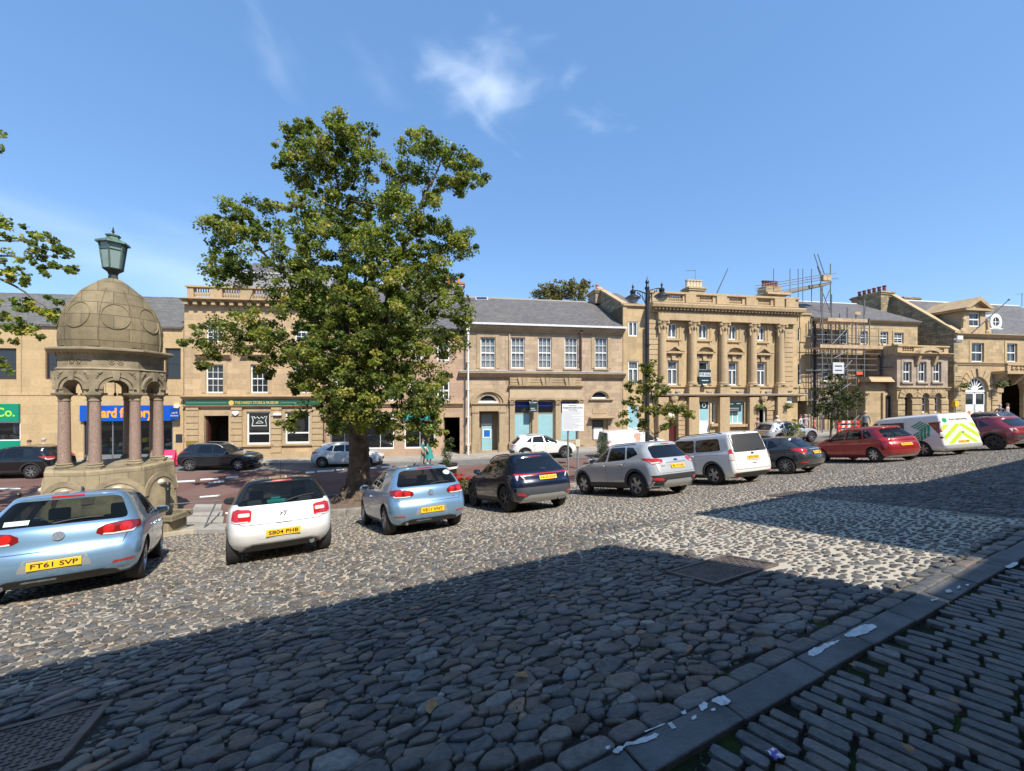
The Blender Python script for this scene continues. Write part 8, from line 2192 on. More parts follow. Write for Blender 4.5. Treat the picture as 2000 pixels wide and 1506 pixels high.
def leaves_np(clumps, per, size, rg, cols, name, parent, flat=.5, origin=(0, 0, 0), m=None):
 """clumps: N x 4 (x,y,z,r) in world; leaves scattered through each clump"""
 c = np.asarray(clumps); n = len(c) * per
 idx = np.repeat(np.arange(len(c)), per)
 d = rg.normal(0, 1, (n, 3)); d /= np.linalg.norm(d, axis=1)[:, None]
 rad = c[idx, 3] * rg.random(n) ** .45
 p = c[idx, :3] + d * rad[:, None] * np.array([1, 1, .75])
 nrm = rg.normal(0, 1, (n, 3)) * .75 + d * .5 + np.array([0, -.12, flat]); nrm /= np.linalg.norm(nrm, axis=1)[:, None]
 a = np.cross(nrm, rg.normal(0, 1, (n, 3))); a /= np.linalg.norm(a, axis=1)[:, None]; b = np.cross(nrm, a)
 s = size * rg.uniform(.6, 1.25, n)[:, None]
 v = np.stack([p - a*s*.6, p + b*s*.42 + nrm*s*.08 - a*s*.1, p + a*s*.6 - nrm*s*.1, p - b*s*.42 + nrm*s*.08 - a*s*.1], 1).reshape(-1, 3) - np.array(origin)
 cl = cols[0][None, :] * (1 - rg.random((len(c), 1)) * .55)
 k = rg.random((len(c), 1)); cl = np.where(k > .6, cols[1][None, :] * rg.uniform(.7, 1.1, (len(c), 1)), cl); cl = np.where(k > .9, cols[2][None, :], cl)
 lc = cl[idx] * np.exp(rg.normal(0, .22, (n, 1)))
 y = rg.random(n) > .955; lc[y] = cols[3]
 colr = np.concatenate([np.clip(lc, 0, .6), np.ones((n, 1))], 1)
 loops = np.arange(n * 4); o = fast_mesh(name, v, loops, np.full(n, 4), m or leafm, False, np.repeat(colr, 4, 0), parent)
 return o
GREEN = [np.array([.130, .172, .036]), np.array([.205, .232, .050]), np.array([.30, .275, .065]), np.array([.40, .31, .07])]
def limb(mb, a, b, r0, r1, rg, sag=.0, n=7, wob=.12):
 a, b = Vector(a), Vector(b); L_ = (b - a).length; pts = []
 for i in range(n):
  t = i / (n - 1); p = a.lerp(b, t); k = math.sin(PI * t)
  p += Vector((rg.normal(0, wob), rg.normal(0, wob), rg.normal(0, wob * .6) + sag * k)) * k * L_ * .25
  pts.append(p)
 mb.tube(pts, [r0 + (r1 - r0) * (i / (n-1)) ** .7 for i in range(n)], 7)
 return pts
def big_tree():
 rg = np.random.default_rng(5)
 z0 = 16.0; bx = (695 - 1000) / F * z0; base = Vector((bx, z0, ground(bx, z0) - .05))
 root = thing('lime_tree', 'tall broad green tree standing between the white and the blue hatchback', 'tree', base)
 def W(px, py, dz=0.0): z = z0 + dz; v = ray(px, py); return CAM + v * z
 blobs = [(640, 275, 78, 55, 0), (585, 318, 58, 48, .6), (705, 300, 62, 60, -.6), (640, 335, 95, 50, .3), (660, 245, 40, 28, 0), (575, 265, 32, 30, .4),
    (545, 405, 36, 20, 0), (850, 290, 52, 40, -.6), (905, 330, 44, 42, 0), (815, 285, 34, 32, .5), (860, 350, 66, 42, .4), (940, 355, 26, 22, -.3), (785, 350, 34, 50, .8),
    (480, 415, 56, 30, 0), (445, 450, 40, 36, .4), (420, 435, 26, 14, -.2), (500, 460, 70, 36, -.6), (470, 530, 50, 34, .3), (425, 540, 30, 42, -.5), (440, 505, 40, 36, .8),
    (640, 420, 80, 60, 0), (620, 480, 100, 62, -1.2), (720, 430, 70, 70, 1.0), (720, 500, 95, 70, -1.6), (800, 420, 66, 60, -1.0), (830, 480, 60, 62, .6), (880, 455, 40, 44, -.4), (905, 475, 28, 34, .4), (800, 520, 80, 60, -1.2),
    (570, 545, 80, 50, -.8), (640, 590, 110, 70, -1.6), (740, 590, 110, 80, -2.0), (820, 580, 70, 60, -.6), (700, 610, 90, 70, 1.2), (870, 545, 46, 34, .2), (890, 590, 24, 48, -.4), (905, 622, 24, 30, -.2), (890, 668, 20, 32, .1), (870, 690, 16, 18, 0),
    (500, 635, 70, 34, -.6), (440, 640, 46, 34, .2), (400, 650, 36, 26, -.2), (375, 668, 22, 14, 0), (410, 690, 14, 30, .2), (395, 715, 12, 12, 0), (530, 680, 60, 46, -1.0), (470, 680, 40, 30, .4), (515, 720, 26, 24, -.3),
    (610, 680, 60, 60, -1.5), (690, 690, 100, 70, -2.0), (780, 680, 80, 70, -1.4), (840, 650, 44, 44, -.2), (640, 760, 70, 56, -1.6), (720, 770, 80, 66, -2.2), (800, 760, 66, 60, -1.2), (840, 800, 44, 46, -.6), (850, 740, 30, 34, .3),
    (660, 815, 44, 40, -1.4), (720, 830, 50, 34, -1.6), (790, 835, 54, 30, -1.0), (850, 845, 26, 26, -.6), (560, 830, 24, 16, -1.0), (590, 810, 20, 24, -.8), (600, 740, 40, 46, -.4), (680, 800, 60, 50, .8), (760, 720, 90, 80, 1.4), (660, 660, 90, 80, 1.6)]
 cl = []
 for px, py, rx, ry, dz in blobs:
  z = z0 + dz; c = W(px, py, dz); a, b = rx * z / F, ry * z / F; dep = (a + b) / 2
  n = max(5, int(a * b * (31 if px > 480 or py < 600 else 17)))
  for _ in range(n):
   u = rg.normal(0, 1, 3); u /= np.linalg.norm(u); q = rg.random() ** .4 * .92
   cl.append((c.x + u[0]*a*q, c.y + u[1]*dep*q, c.z + u[2]*b*q, rg.choice([.14, .22, .32, .48], p=[.3, .35, .25, .1])))
 cl = np.array(cl)
 leaves_np(cl, max(24, int(195000 / len(cl))), .094, rg, GREEN, 'crown', root, origin=base)
 mb = MB(); pts = [(695, 972), (699, 940), (702, 905), (701, 870), (700, 840), (703, 800), (708, 760)]
 P = [W(*p) - base for p in pts]; P[0].z = -.1
 mb.tube(P, [.72, .46, .385, .37, .35, .29, .24], 18)
 for k in range(46):
  t = rg.random(); i = min(5, int(t * 6)); q = P[i].lerp(P[i+1], t * 6 - i); a = rg.uniform(0, 2*PI); r = [.60, .42, .35, .34, .32, .27][i]
  mb.sphere((q.x + r*.9*math.cos(a), q.y + r*.9*math.sin(a), q.z), rg.uniform(.05, .12), None, rg.uniform(.08, .18), 8, 6)
 for k in range(9):
  a = 2*PI*k/9 + rg.uniform(-.2, .2); mb.tube([(P[0].x + .5*math.cos(a), P[0].y + .5*math.sin(a), .35), (P[0].x + .95*math.cos(a), P[0].y + .95*math.sin(a), 0.02), (P[0].x + 1.3*math.cos(a), P[0].y + 1.3*math.sin(a), -.12)], [.22, .15, .05], 7)
 top = P[-1]
 for (px, py, dz, r) in ((640, 300, 0, .2), (860, 320, -.2, .18), (470, 450, 0, .15), (820, 480, 0, .16), (430, 640, 0, .12), (880, 560, 0, .13), (600, 480, -.6, .15), (720, 480, -.8, .16), (560, 560, -.4, .12), (760, 640, -.8, .13)):
  e = W(px, py, dz) - base; st = P[4].lerp(top, rg.random()); mid = st.lerp(e, .45) + Vector((0, 0, 1.0))
  ps = limb(mb, st, mid, r, r * .65, rg, .1); ps2 = limb(mb, mid, e, r * .65, .03, rg, .05)
  for q in range(5):
   s_ = ps2[1 + q % 5]; limb(mb, s_, s_ + Vector((rg.normal(0, .9), rg.normal(0, .7), rg.normal(.3, .6))), r * .25, .012, rg)
 mb.build('trunk', bark, root, smooth=True)
 vs = np.array([(base.x + rg.normal(0, .8), base.y - .6 + rg.normal(0, .5), base.z + rg.uniform(.05, .22), .16) for _ in range(36)])
 tr = thing('bed_plants', 'low leafy growth round the foot of the big tree', 'plants', (base.x, base.y - .5, base.z))
 leaves_np(vs, 22, .08, rg, [np.array([.10, .14, .02]), np.array([.2, .22, .03]), np.array([.25, .14, .05]), np.array([.3, .2, .06])], 'foliage', tr, origin=(base.x, base.y - .5, base.z))
 bd = thing('tree_bed', 'low soil bed edged with rough stones under the big tree', 'planting bed', (base.x, base.y, base.z))
 n = 26; mb = MB(); sv = []
 for i in range(n):
  a = 2*PI*i/n; x, y = 2.1*math.cos(a), 1.9*math.sin(a) - .3; sv.append((x, y, ground(base.x + x, base.y + y) - base.z + .16))
 ctr = (0, 0, .30); so = mesh_obj('soil', [ctr] + sv, [(0, 1+i, 1+(i+1) % n) for i in range(n)], mat('soil', (.13, .09, .06), .95, noise=.5, nscale=9), bd)
 for i in range(n):
  x, y, z = sv[i]; a = 2*PI*i/n + PI/2; b = MB().add(*rbox(-.27, .27, -.1, .1, -.3, .04 + rg.uniform(0, .05))); o = b.build('edge_stone', mat('rough_granite', (.19, .175, .15), .9, noise=.35, nscale=6), bd, bevel=.03); o.location = (x, y, z); o.rotation_euler = (0, 0, a + rg.uniform(-.1, .1))
big_tree()
def small_tree(name, label, basepx, z, blobs, n, size, seed, cols=GREEN, tr=.05, group=None, trunk_pts=None, cat='tree', gz=None):
 rg = np.random.default_rng(seed); x = (basepx - 1000) / F * z; base = Vector((x, z, (ground(x, z) if gz is None else gz)))
 root = thing(name, label, cat, base, 0, group)
 cl = []
 mb = MB(); tp = [CAM + ray(*p) * z for p in trunk_pts]; tp = [Vector((base.x, base.y, base.z))] + tp; tp = [p - base for p in tp]
 mb.tube(tp, [tr * (1 - .75 * i / (len(tp) - 1)) for i in range(len(tp))], 8)
 for px, py, rx, ry, dz in blobs:
  zz = z + dz; c = CAM + ray(px, py) * zz; a, b = rx*zz/F, ry*zz/F
  k = min(range(1, len(tp)), key=lambda i: abs(tp[i].z - (c.z - base.z) + .3)); limb(mb, tp[k], c - base, tr * .4, .008, rg, .05)
  for _ in range(max(2, int(a*b*38 + 2))):
   u = rg.normal(0, 1, 3); u /= np.linalg.norm(u); q = rg.random() ** .45; cl.append((c.x + u[0]*a*q, c.y + u[1]*(a+b)/2*q, c.z + u[2]*b*q, rg.uniform(.1, .22) * max(1, size / .1)))
 mb.build('trunk', bark, root, smooth=True)
 leaves_np(np.array(cl), max(6, n // len(cl)), size, rg, cols, 'crown', root, origin=base)
 return root
small_tree('street_sapling', 'loose leafy sapling growing beside the tall black lamp post', 1282, 17.0,
   [(1270, 735, 24, 22, 0), (1255, 760, 24, 20, .1), (1285, 770, 18, 26, -.1), (1232, 752, 14, 9, 0), (1238, 792, 26, 18, .1), (1270, 805, 26, 22, -.2), (1300, 800, 18, 14, 0), (1320, 808, 22, 16, .1), (1345, 812, 14, 9, 0), (1222, 830, 18, 12, 0), (1255, 828, 22, 14, .2), (1300, 825, 20, 14, -.2), (1265, 715, 14, 16, 0), (1330, 796, 16, 9, 0), (1218, 808, 12, 8, 0)],
   5200, .085, 3, [np.array([.10, .13, .025]), np.array([.19, .19, .035]), np.array([.24, .22, .05]), np.array([.3, .25, .06])], .05, 'saplings along the street', [(1280, 850), (1277, 800), (1270, 750), (1266, 720)])
small_tree('street_sapling', 'darker sapling in front of the scaffolded house', 1622, 27.0,
   [(1630, 745, 22, 18, 0), (1610, 770, 24, 22, .2), (1650, 765, 26, 22, -.2), (1630, 790, 34, 22, 0), (1600, 800, 20, 16, .1), (1665, 785, 20, 18, .1), (1640, 815, 26, 14, 0), (1680, 775, 12, 10, 0)],
   3400, .11, 4, [np.array([.05, .07, .022]), np.array([.08, .095, .03]), np.array([.12, .11, .04]), np.array([.16, .12, .04])], .08, 'saplings along the street', [(1623, 840), (1625, 800), (1630, 760)])
small_tree('planted_shrub', 'small shrub showing above the graphite hatchback roof', 1548, 24.0, [(1548, 832, 16, 14, 0), (1540, 845, 12, 9, 0), (1556, 845, 10, 8, 0)], 700, .08, 5, GREEN, .03, None, [(1548, 850), (1548, 838)], cat='shrub')
small_tree('roof_line_tree', 'distant tree crown rising behind the old bank roof', 1095, 46.0, [(1060, 572, 22, 16, 0), (1090, 566, 30, 18, 0), (1125, 562, 26, 16, 0), (1075, 580, 34, 14, 0), (1120, 578, 32, 14, 0), (1140, 556, 12, 10, 0)],
   3600, .24, 6, [np.array([.15, .145, .06]), np.array([.20, .18, .07]), np.array([.25, .19, .08]), np.array([.3, .18, .08])], .3, None, [(1095, 640), (1095, 600), (1095, 572)], gz=-2.0)
def edge_tree():
 lc = [np.array([.15, .20, .04]), np.array([.25, .28, .06]), np.array([.36, .33, .07]), np.array([.42, .30, .05])]
 bl = [(10, 450, 45, 26, 0), (55, 455, 30, 20, .1), (85, 475, 30, 16, 0), (110, 490, 34, 9, 0), (140, 492, 20, 4, 0), (60, 500, 44, 24, -.1), (110, 520, 34, 9, .1), (130, 525, 16, 4, 0), (20, 530, 40, 22, 0), (80, 520, 26, 18, 0), (40, 545, 30, 12, 0),
   (20, 590, 40, 18, .2), (70, 600, 40, 14, 0), (115, 592, 26, 12, .1), (95, 610, 22, 16, 0), (15, 625, 40, 20, 0), (45, 640, 36, 9, .1), (75, 655, 26, 7, 0), (10, 655, 24, 16, 0), (105, 620, 9, 14, 0), (0, 262, 8, 10, 0), (0, 290, 5, 5, 0), (8, 715, 14, 22, 0),
   (-80, 500, 60, 50, 0), (-60, 600, 60, 50, .4), (-170, 460, 90, 70, 0), (-160, 580, 90, 70, -.5), (-230, 380, 80, 60, 0)]
 rg = np.random.default_rng(8); z = 11.5; x = (-260 - 1000) / F * z; base = Vector((x, z, ground(x, z)))
 root = thing('edge_tree', 'tree mostly beyond the frame edge whose sprays hang before the shops', 'tree', base)
 W = lambda px, py, dz=0: CAM + ray(px, py) * (z + dz)
 mb = MB(); tp = [Vector((0, 0, 0)), W(-255, 800) - base, W(-230, 600) - base, W(-200, 450) - base]
 mb.tube(tp, [.4, .3, .24, .15], 12)
 for e in ((60, 470), (100, 500), (30, 540), (90, 600), (40, 635), (-100, 450)):
  st = tp[2].lerp(tp[3], rg.random()); en = W(*e) - base; m_ = st.lerp(en, .5) + Vector((0, 0, .5)); limb(mb, st, m_, .09, .055, rg); limb(mb, m_, en, .055, .012, rg)
 mb.build('trunk', bark, root, smooth=True)
 cl = []
 for px, py, rx, ry, dz in bl:
  c = W(px, py, dz); a, b = rx*z/F, ry*z/F
  for _ in range(max(2, int(a*b*45 + 2))):
   u = rg.normal(0, 1, 3); u /= np.linalg.norm(u); q = rg.random() ** .5; cl.append((c.x + u[0]*a*q, c.y + u[1]*a*q, c.z + u[2]*b*q - .12*u[0]*a, rg.uniform(.08, .17)))
 leaves_np(np.array(cl), 26, .10, rg, lc, 'crown', root, origin=base)
edge_tree()
# ------------------------------------------------------------------ the old drinking fountain
def pant():
 z = 12.2; cx = (221 - 1000) / F * z; cy = z; gz = ground(cx, cy)
 t = thing('drinking_fountain', 'domed octagonal stone drinking fountain with pink granite columns and a green lantern', 'fountain', (cx, cy, gz))
 rot = math.atan2(-cy, -cx) - PI/8 + R(3)
 Z = lambda py: HC - (py - YH) / F * z - gz
 wst = mat('weathered_sandstone', (.30, .24, .15), .92, noise=.42, nscale=2.6, bump=.5, bscale=24, col2=(.13, .115, .075))
 clean = mat('clean_sandstone', (.31, .25, .16), .9, noise=.3, nscale=3.2, bump=.3, bscale=30, col2=(.165, .135, .09))
 g, N, L, b = new_mat('pink_granite'); b.inputs['Roughness'].default_value = .45
 tc = N.new('ShaderNodeTexCoord'); nn = N.new('ShaderNodeTexNoise'); nn.inputs['Scale'].default_value = 60; nn.inputs['Detail'].default_value = 3; L.new(tc.outputs['Object'], nn.inputs['Vector'])
 L.new(nmix(N, L, smooth_step(N, L, nn.outputs['Fac'], .42, .6), (.19, .13, .105), (.36, .255, .205)), b.inputs['Base Color'])
 Rc = 1.06
 zp = Z(905)
 pl = MB(); pl.lathe([(1.66, -.5), (1.66, .10), (1.60, .16), (1.56, .5), (1.46, zp - .12), (1.46, zp - .02), (1.42, zp)], 8, rot=rot)
 po = pl.build('plinth', stone_mat('plinth_stone', (.30, .245, .155), .16, .8, .42, .6, .5, bump=.8), t, bevel=.02)
 def face(k): a = rot + PI/8 + k*PI/4; return Vector((math.cos(a), math.sin(a), 0)), Vector((-math.sin(a), math.cos(a), 0))
 for k in range(8):
  nrm, tan = face(k)
  mb = MB(); n = 16; r0, r1 = .46, .60; zc = zp - .86
  ap = lambda zz: (1.56 + (1.46 - 1.56) * max(0, min(1, (zz - .5) / (zp - .62)))) * math.cos(PI/8)
  def pt(u, zz, out): return nrm * (ap(zz) + out) + tan * u + Vector((0, 0, zz))
  for i in range(n):
   a0, a1 = PI*i/n, PI*(i+1)/n
   q = [pt(r*math.cos(a), zc + r*math.sin(a), .03) for r, a in ((r0, a0), (r1, a0), (r1, a1), (r0, a1))]; q2 = [pt(r*math.cos(a), zc + r*math.sin(a), -.08) for r, a in ((r0, a0), (r1, a0), (r1, a1), (r0, a1))]
   mb.add(q + q2, [(0,1,2,3),(7,6,5,4),(0,4,5,1),(1,5,6,2),(2,6,7,3),(3,7,4,0)])
  mb.build('arch_ring', clean, po)
  rc = MB(); ar = [pt(r0*math.cos(PI*i/n), zc + r0*math.sin(PI*i/n), .006) for i in range(n+1)] + [pt(-r0, .35, .006), pt(r0, .35, .006)]
  rc.add(ar, [tuple(range(len(ar)))]).build('recess', mat('recess_stone', (.33, .27, .17), .9, noise=.3, nscale=4), po)
  sh = MB(); sh.sphere(tuple(pt(0, zc + .30, -.03)), .13, .13, .09, 10, 6); sh.build('shell', mat('pale_shell', (.5, .46, .4), .8), po)
 MB().lathe([(1.2, zp), (1.2, zp + .02)], 8, rot=rot).build('floor_slab', wst, t)
 zb, zt = zp, Z(772)
 for k in range(8):
  a = rot + k*PI/4; c = (Rc*math.cos(a), Rc*math.sin(a), 0)
  s = MB(); s.lathe([(.135, zb + .16), (.132, zb + .6), (.118, zt - .16)], 20, c, cap=False); so = s.build('column', g, t, smooth=True)
  bs = MB(); bs.lathe([(.24, zb), (.24, zb + .05)], 4, c, rot=a + PI/4); bs.lathe([(.18, zb + .05), (.19, zb + .075), (.18, zb + .10), (.15, zb + .115), (.165, zb + .14), (.137, zb + .17)], 20, c); bs.build('base', clean, so, smooth=True, angle=35)
  cp = MB(); cp.lathe([(.12, zt - .17), (.14, zt - .15), (.122, zt - .12), (.13, zt - .06), (.18, zt)], 20, c); cp.lathe([(.26, zt), (.275, zt + .02), (.275, zt + .06)], 4, c, rot=a + PI/4); cp.build('capital', clean, so, smooth=True, angle=35)
 za, ztop = zt + .06, Z(727); ap1 = Rc * math.cos(PI/8); half = Rc * math.sin(PI/8)
 for k in range(8):
  nrm, tan = face(k); mb = MB(); n = 14; r = half - .14; zc = za + .10; th = .17
  def pt(u, zz, o): return nrm * (ap1 + o) + tan * u + Vector((0, 0, zz))
  hw = half + .07
  arc = [(-hw, za), (-r, za)] + [(-r*math.cos(PI*i/n), zc + r*math.sin(PI*i/n)) for i in range(n+1)] + [(r, za), (hw, za)]
  for o, sgn in ((th, 1), (-th, -1)):
   for (u0, z0_), (u1, z1_) in zip(arc[1:-1], arc[2:-1]):
    mb.add([pt(u0, z0_, o), pt(u1, z1_, o), pt(u1, ztop, o), pt(u0, ztop, o)], [(0, 1, 2, 3) if sgn < 0 else (3, 2, 1, 0)])
   mb.add([pt(-hw, za, o), pt(-r, za, o), pt(-r, ztop, o), pt(-hw, ztop, o)], [(0, 1, 2, 3)]); mb.add([pt(r, za, o), pt(hw, za, o), pt(hw, ztop, o), pt(r, ztop, o)], [(0, 1, 2, 3)])
  for (u0, z0_), (u1, z1_) in zip(arc[1:-1], arc[2:-1]): mb.add([pt(u0, z0_, th), pt(u1, z1_, th), pt(u1, z1_, -th), pt(u0, z0_, -th)], [(0, 1, 2, 3)])
  ao = mb.build('arch_panel', clean, t)
  m2 = MB()
  for i in range(n):
   a0, a1 = PI*i/n, PI*(i+1)/n
   for ra, rb, out in ((r, r + .07, .03), (r + .09, r + .15, .055)):
    q = [pt(rr_*math.cos(a), zc + rr_*math.sin(a), th + out) for rr_, a in ((ra, a0), (rb, a0), (rb, a1), (ra, a1))]; q2 = [p - nrm * out for p in q]
    m2.add(q + q2, [(0,1,2,3),(0,4,5,1),(1,5,6,2),(2,6,7,3),(3,7,4,0)])
  m2.build('arch_moulding_edge', clean, ao)
  kq = [pt(u, zz, th + .09) for u, zz in ((-.06, zc + r - .02), (.06, zc + r - .02), (.09, ztop - .02), (-.09, ztop - .02))]; k2 = [p - nrm * .1 for p in kq]
  MB().add(kq + k2, [(0,1,2,3),(0,4,5,1),(1,5,6,2),(2,6,7,3),(3,7,4,0)]).build('keystone', clean, ao, bevel=.008)
  cv = MB()
  for s in (-1, 1):
   for uu, zz, sz in ((.33, ztop - .07, .05), (.37, ztop - .14, .04), (.29, ztop - .05, .035), (.385, ztop - .2, .03)): cv.sphere(tuple(pt(s*uu, zz, th)), sz, sz, sz, 6, 4)
  cv.build('carving_pattern', clean, ao, smooth=True)
 ap_ = MB()
 zf0, zf1 = ztop, Z(699)
 ap_.lathe([(1.24, zf0 - .01), (1.27, zf0 + .03), (1.22, zf0 + .06), (1.20, zf0 + .08), (1.20, zf1 - .03), (1.22, zf1)], 8, rot=rot); ap_.build('frieze', clean, t)
 for k in range(8):
  nrm, tan = face(k); apf = 1.20 * math.cos(PI/8); mb = MB()
  def pt(u, zz, o): return nrm * (apf + o) + tan * u + Vector((0, 0, zz))
  zc = (zf0 + zf1) / 2 + .02
  for u0, w_ in ((-.30, .02), (-.26, .02), (-.22, .02), (.22, .02), (.26, .02), (.30, .02)):
   q = [pt(u0, zc - .08, .012), pt(u0 + w_, zc - .08, .012), pt(u0 + w_, zc + .08, .012), pt(u0, zc + .08, .012)]; mb.add(q, [(0, 1, 2, 3)])
  for cu in (-.09, .09):
   ring = [pt(cu + .06*math.cos(2*PI*i/14), zc + .065*math.sin(2*PI*i/14), .012) for i in range(15)]; mb.tube(ring, .011, 4); mb.tube([pt(cu - .05, zc + .05, .012), pt(cu + .05, zc - .04, .012)], .01, 4); mb.tube([pt(cu - .045, zc - .03, .012), pt(cu + .05, zc + .045, .012)], .01, 4)
  mb.build('carved_panel', mat('carving_shadow', (.26, .205, .13), .9), t)
 dn = MB()
 for i in range(72): a = 2*PI*i/72; rr_ = 1.25 * math.cos(PI/8) / math.cos(((a - rot) % (PI/4)) - PI/8); dn.sphere((rr_*math.cos(a), rr_*math.sin(a), zf1 + .02), .028, .028, .035, 6, 4)
 dn.build('dentil_edge', clean, t)
 co = MB(); co.lathe([(1.22, zf1), (1.26, zf1 + .03), (1.30, zf1 + .05), (1.42, zf1 + .09), (1.45, zf1 + .12), (1.45, zf1 + .16), (1.34, zf1 + .19), (1.06, zf1 + .22)], 8, rot=rot); co.build('cornice', clean, t)
 zd = zf1 + .19
 prof = [(1.12, Z(690)), (1.13, Z(668)), (1.12, Z(650)), (1.085, Z(632)), (1.0, Z(614)), (.90, Z(600)), (.77, Z(586)), (.63, Z(573)), (.47, Z(562)), (.32, Z(553)), (.17, Z(546))]
 prof[0] = (1.11, zd)
 rf = pchip([p[1] for p in prof], [p[0] for p in prof])
 dm = MB(); zz = np.linspace(zd, prof[-1][1], 40); dm.lathe([(float(rf(q)), q) for q in zz], 64)
 dst = stone_mat('dome_stone', (.225, .18, .11), .16, .9, .36, .5, .6, staincol=(.075, .068, .045), bump=.9)
 do = dm.build('dome', dst, t, smooth=True)
 H = prof[-1][1] - zd
 for k in range(8):
  a = rot + k*PI/4; mb = MB(); P_ = []
  for i in range(13):
   q = zd + H * (.02 + .80 * i / 12); r = float(rf(q)) + .02; wv = .11 * (1 - .35 * i / 12); P_.append([(r*math.cos(a) - s*wv*math.sin(a), r*math.sin(a) + s*wv*math.cos(a), q) for s in (-1, 1)] + [((r-.06)*math.cos(a) - s*wv*math.sin(a), (r-.06)*math.sin(a) + s*wv*math.cos(a), q) for s in (-1, 1)])
  vs = [p for r_ in P_ for p in r_]; fs = []
  for i in range(12): b_ = i*4; fs += [(b_, b_+1, b_+5, b_+4), (b_, b_+4, b_+6, b_+2), (b_+1, b_+3, b_+7, b_+5)]
  mb.add(vs, fs).build('rib', dst, do, smooth=True, angle=30)
  a2 = a + PI/8; ring = []
  for i in range(25):
   q = 2*PI*i/24; zq = zd + H*.42 + .36*math.sin(q); aa = a2 + .30*math.cos(q) / max(.6, float(rf(zq))); r = float(rf(zq)) + .01; ring.append((r*math.cos(aa), r*math.sin(aa), zq))
  MB().tube(ring, .015, 6).build('oval_edge', dst, do, smooth=True)
 cop = mat('verdigris', (.10, .165, .13), .6, .3, noise=.3, nscale=9); dk = mat('lantern_iron', (.035, .042, .042), .5, .4)
 lz = prof[-1][1]; La = thing('lantern', 'green copper lantern with pale panes on top of the domed fountain', 'lantern', (cx, cy, gz + lz - .02))
 h = Z(455) - lz
 MB().lathe([(.18, 0), (.12, .03), (.10, .14), (.13, .22), (.235, .30), (.245, .33)], 6, rot=rot).build('foot', dk, La)
 l0, l1 = .33, .33 + (Z(482) - Z(532)); r0, r1 = .22, .31
 fr = MB()
 for k in range(6):
  a = rot + k*PI/3; fr.tube([(r0*math.cos(a), r0*math.sin(a), l0), (r1*math.cos(a), r1*math.sin(a), l1)], .022, 5)
 for q in (0, .72, 1):
  r = r0 + (r1-r0)*q; zq = l0 + (l1-l0)*q; fr.tube([(r*math.cos(rot + k*PI/3), r*math.sin(rot + k*PI/3), zq) for k in range(7)], .018, 5)
 fo = fr.build('frame', cop, La)
 pane = mat('lantern_glass', (.22, .29, .28), .12)
 for k in range(6):
  a, b = rot + k*PI/3, rot + (k+1)*PI/3; q = [(r0*.97*math.cos(a), r0*.97*math.sin(a), l0), (r0*.97*math.cos(b), r0*.97*math.sin(b), l0), (r1*.97*math.cos(b), r1*.97*math.sin(b), l1), (r1*.97*math.cos(a), r1*.97*math.sin(a), l1)]
  MB().add(q, [(0, 1, 2, 3)]).build('pane', pane, fo)
 MB().lathe([(r1 + .09, l1 - .03), (r1 + .08, l1 + .02), (.25, l1 + .09), (.16, l1 + .13), (.14, l1 + .18), (.17, l1 + .20), (.18, l1 + .24), (.10, l1 + .26), (.025, l1 + .29)], 6, rot=rot).build('cap', cop, La)
 MB().lathe([(.022, l1 + .28), (.018, l1 + .32), (.045, l1 + .35), (.018, l1 + .38), (.025, l1 + .4), (.003, l1 + .50)], 8).build('finial', dk, La)
 MB().tube([(.05, 0, ztop), (.06, 0, ztop - .62)], .012, 5).sphere((.06, 0, ztop - .66), .035, .035, .06).build('hanging_chain', black_m, t)
 nr, tn = face(1)
 tg = thing('stone_trough', 'low sandstone trough at the foot of the drinking fountain', 'trough', (cx + 1.5, cy + .1, ground(cx + 1.5, cy + .1)))
 MB().box(-.35, .35, -.35, .35, -.1, .5).build('pedestal', wst, tg, bevel=.03); MB().box(-.5, .5, -.4, .4, .5, .58).box(-.5, .5, -.4, -.32, .58, .68).box(-.5, .5, .32, .4, .58, .68).box(-.5, -.42, -.32, .32, .58, .68).box(.42, .5, -.32, .32, .58, .68).build('basin', wst, tg, bevel=.02)
pant()
# ------------------------------------------------------------------ street furniture
def street_lamp():
 z = 19.0; x = (1264 - 1000) / F * z; gz = ground(x, z); Z = lambda py: HC - (py - YH) / F * z - gz
 t = thing('street_lamp', 'tall black cast iron lamp post with two bell lamps on scrolled arms', 'street lamp', (x, z, gz), R(8))
 top = Z(553)
 MB().lathe([(.2, 0), (.2, .9), (.15, 1.0), (.12, 1.2), (.095, 1.3), (.09, top - 2), (.075, top - .3), (.11, top - .28), (.11, top - .2), (.07, top - .15), (.06, top), (.1, top + .04), (.02, top + .2), (.005, top + .34)], 14).build('post', black_m, t, smooth=True, angle=35)
 MB().lathe([(.13, top - 2.9), (.13, top - 2.85)], 14).build('collar', black_m, t)
 for s, L_, zz in ((-1, .70, Z(572)), (1, .72, Z(566))):
  ar = MB(); za = zz; ar.tube([(0, 0, za - .05), (s*L_*.6, 0, za + .08), (s*L_, 0, za + .1)], .03, 6); ar.tube([(s*.05, 0, za - .6), (s*L_*.3, 0, za - .22), (s*L_*.7, 0, za + .02)], .02, 5)
  for k in range(4): ar.tube([(s*(.1 + k*.12), 0, za - .45 + k*.12), (s*(.12 + k*.12), 0, za)], .013, 4)
  ao = ar.build('arm', black_m, t)
  c = (s*L_, 0, za)
  MB().lathe([(.005, .42), (.03, .3), (.06, .26), (.03, .2), (.05, .12), (.12, .08), (.13, -.02), (.1, -.08), (.17, -.14), (.34, -.24), (.36, -.28), (.3, -.27), (.1, -.2)], 18, c, cap=False).build('lamp_head', black_m, ao, smooth=True, angle=50)
  MB().lathe([(.28, -.27), (.25, -.38), (.15, -.48), (.01, -.52)], 16, c).build('bowl', glass_mat('lamp_bowl', (.3, .32, .34), .1, .5, (.8, .85, .9)), ao, smooth=True)
street_lamp()
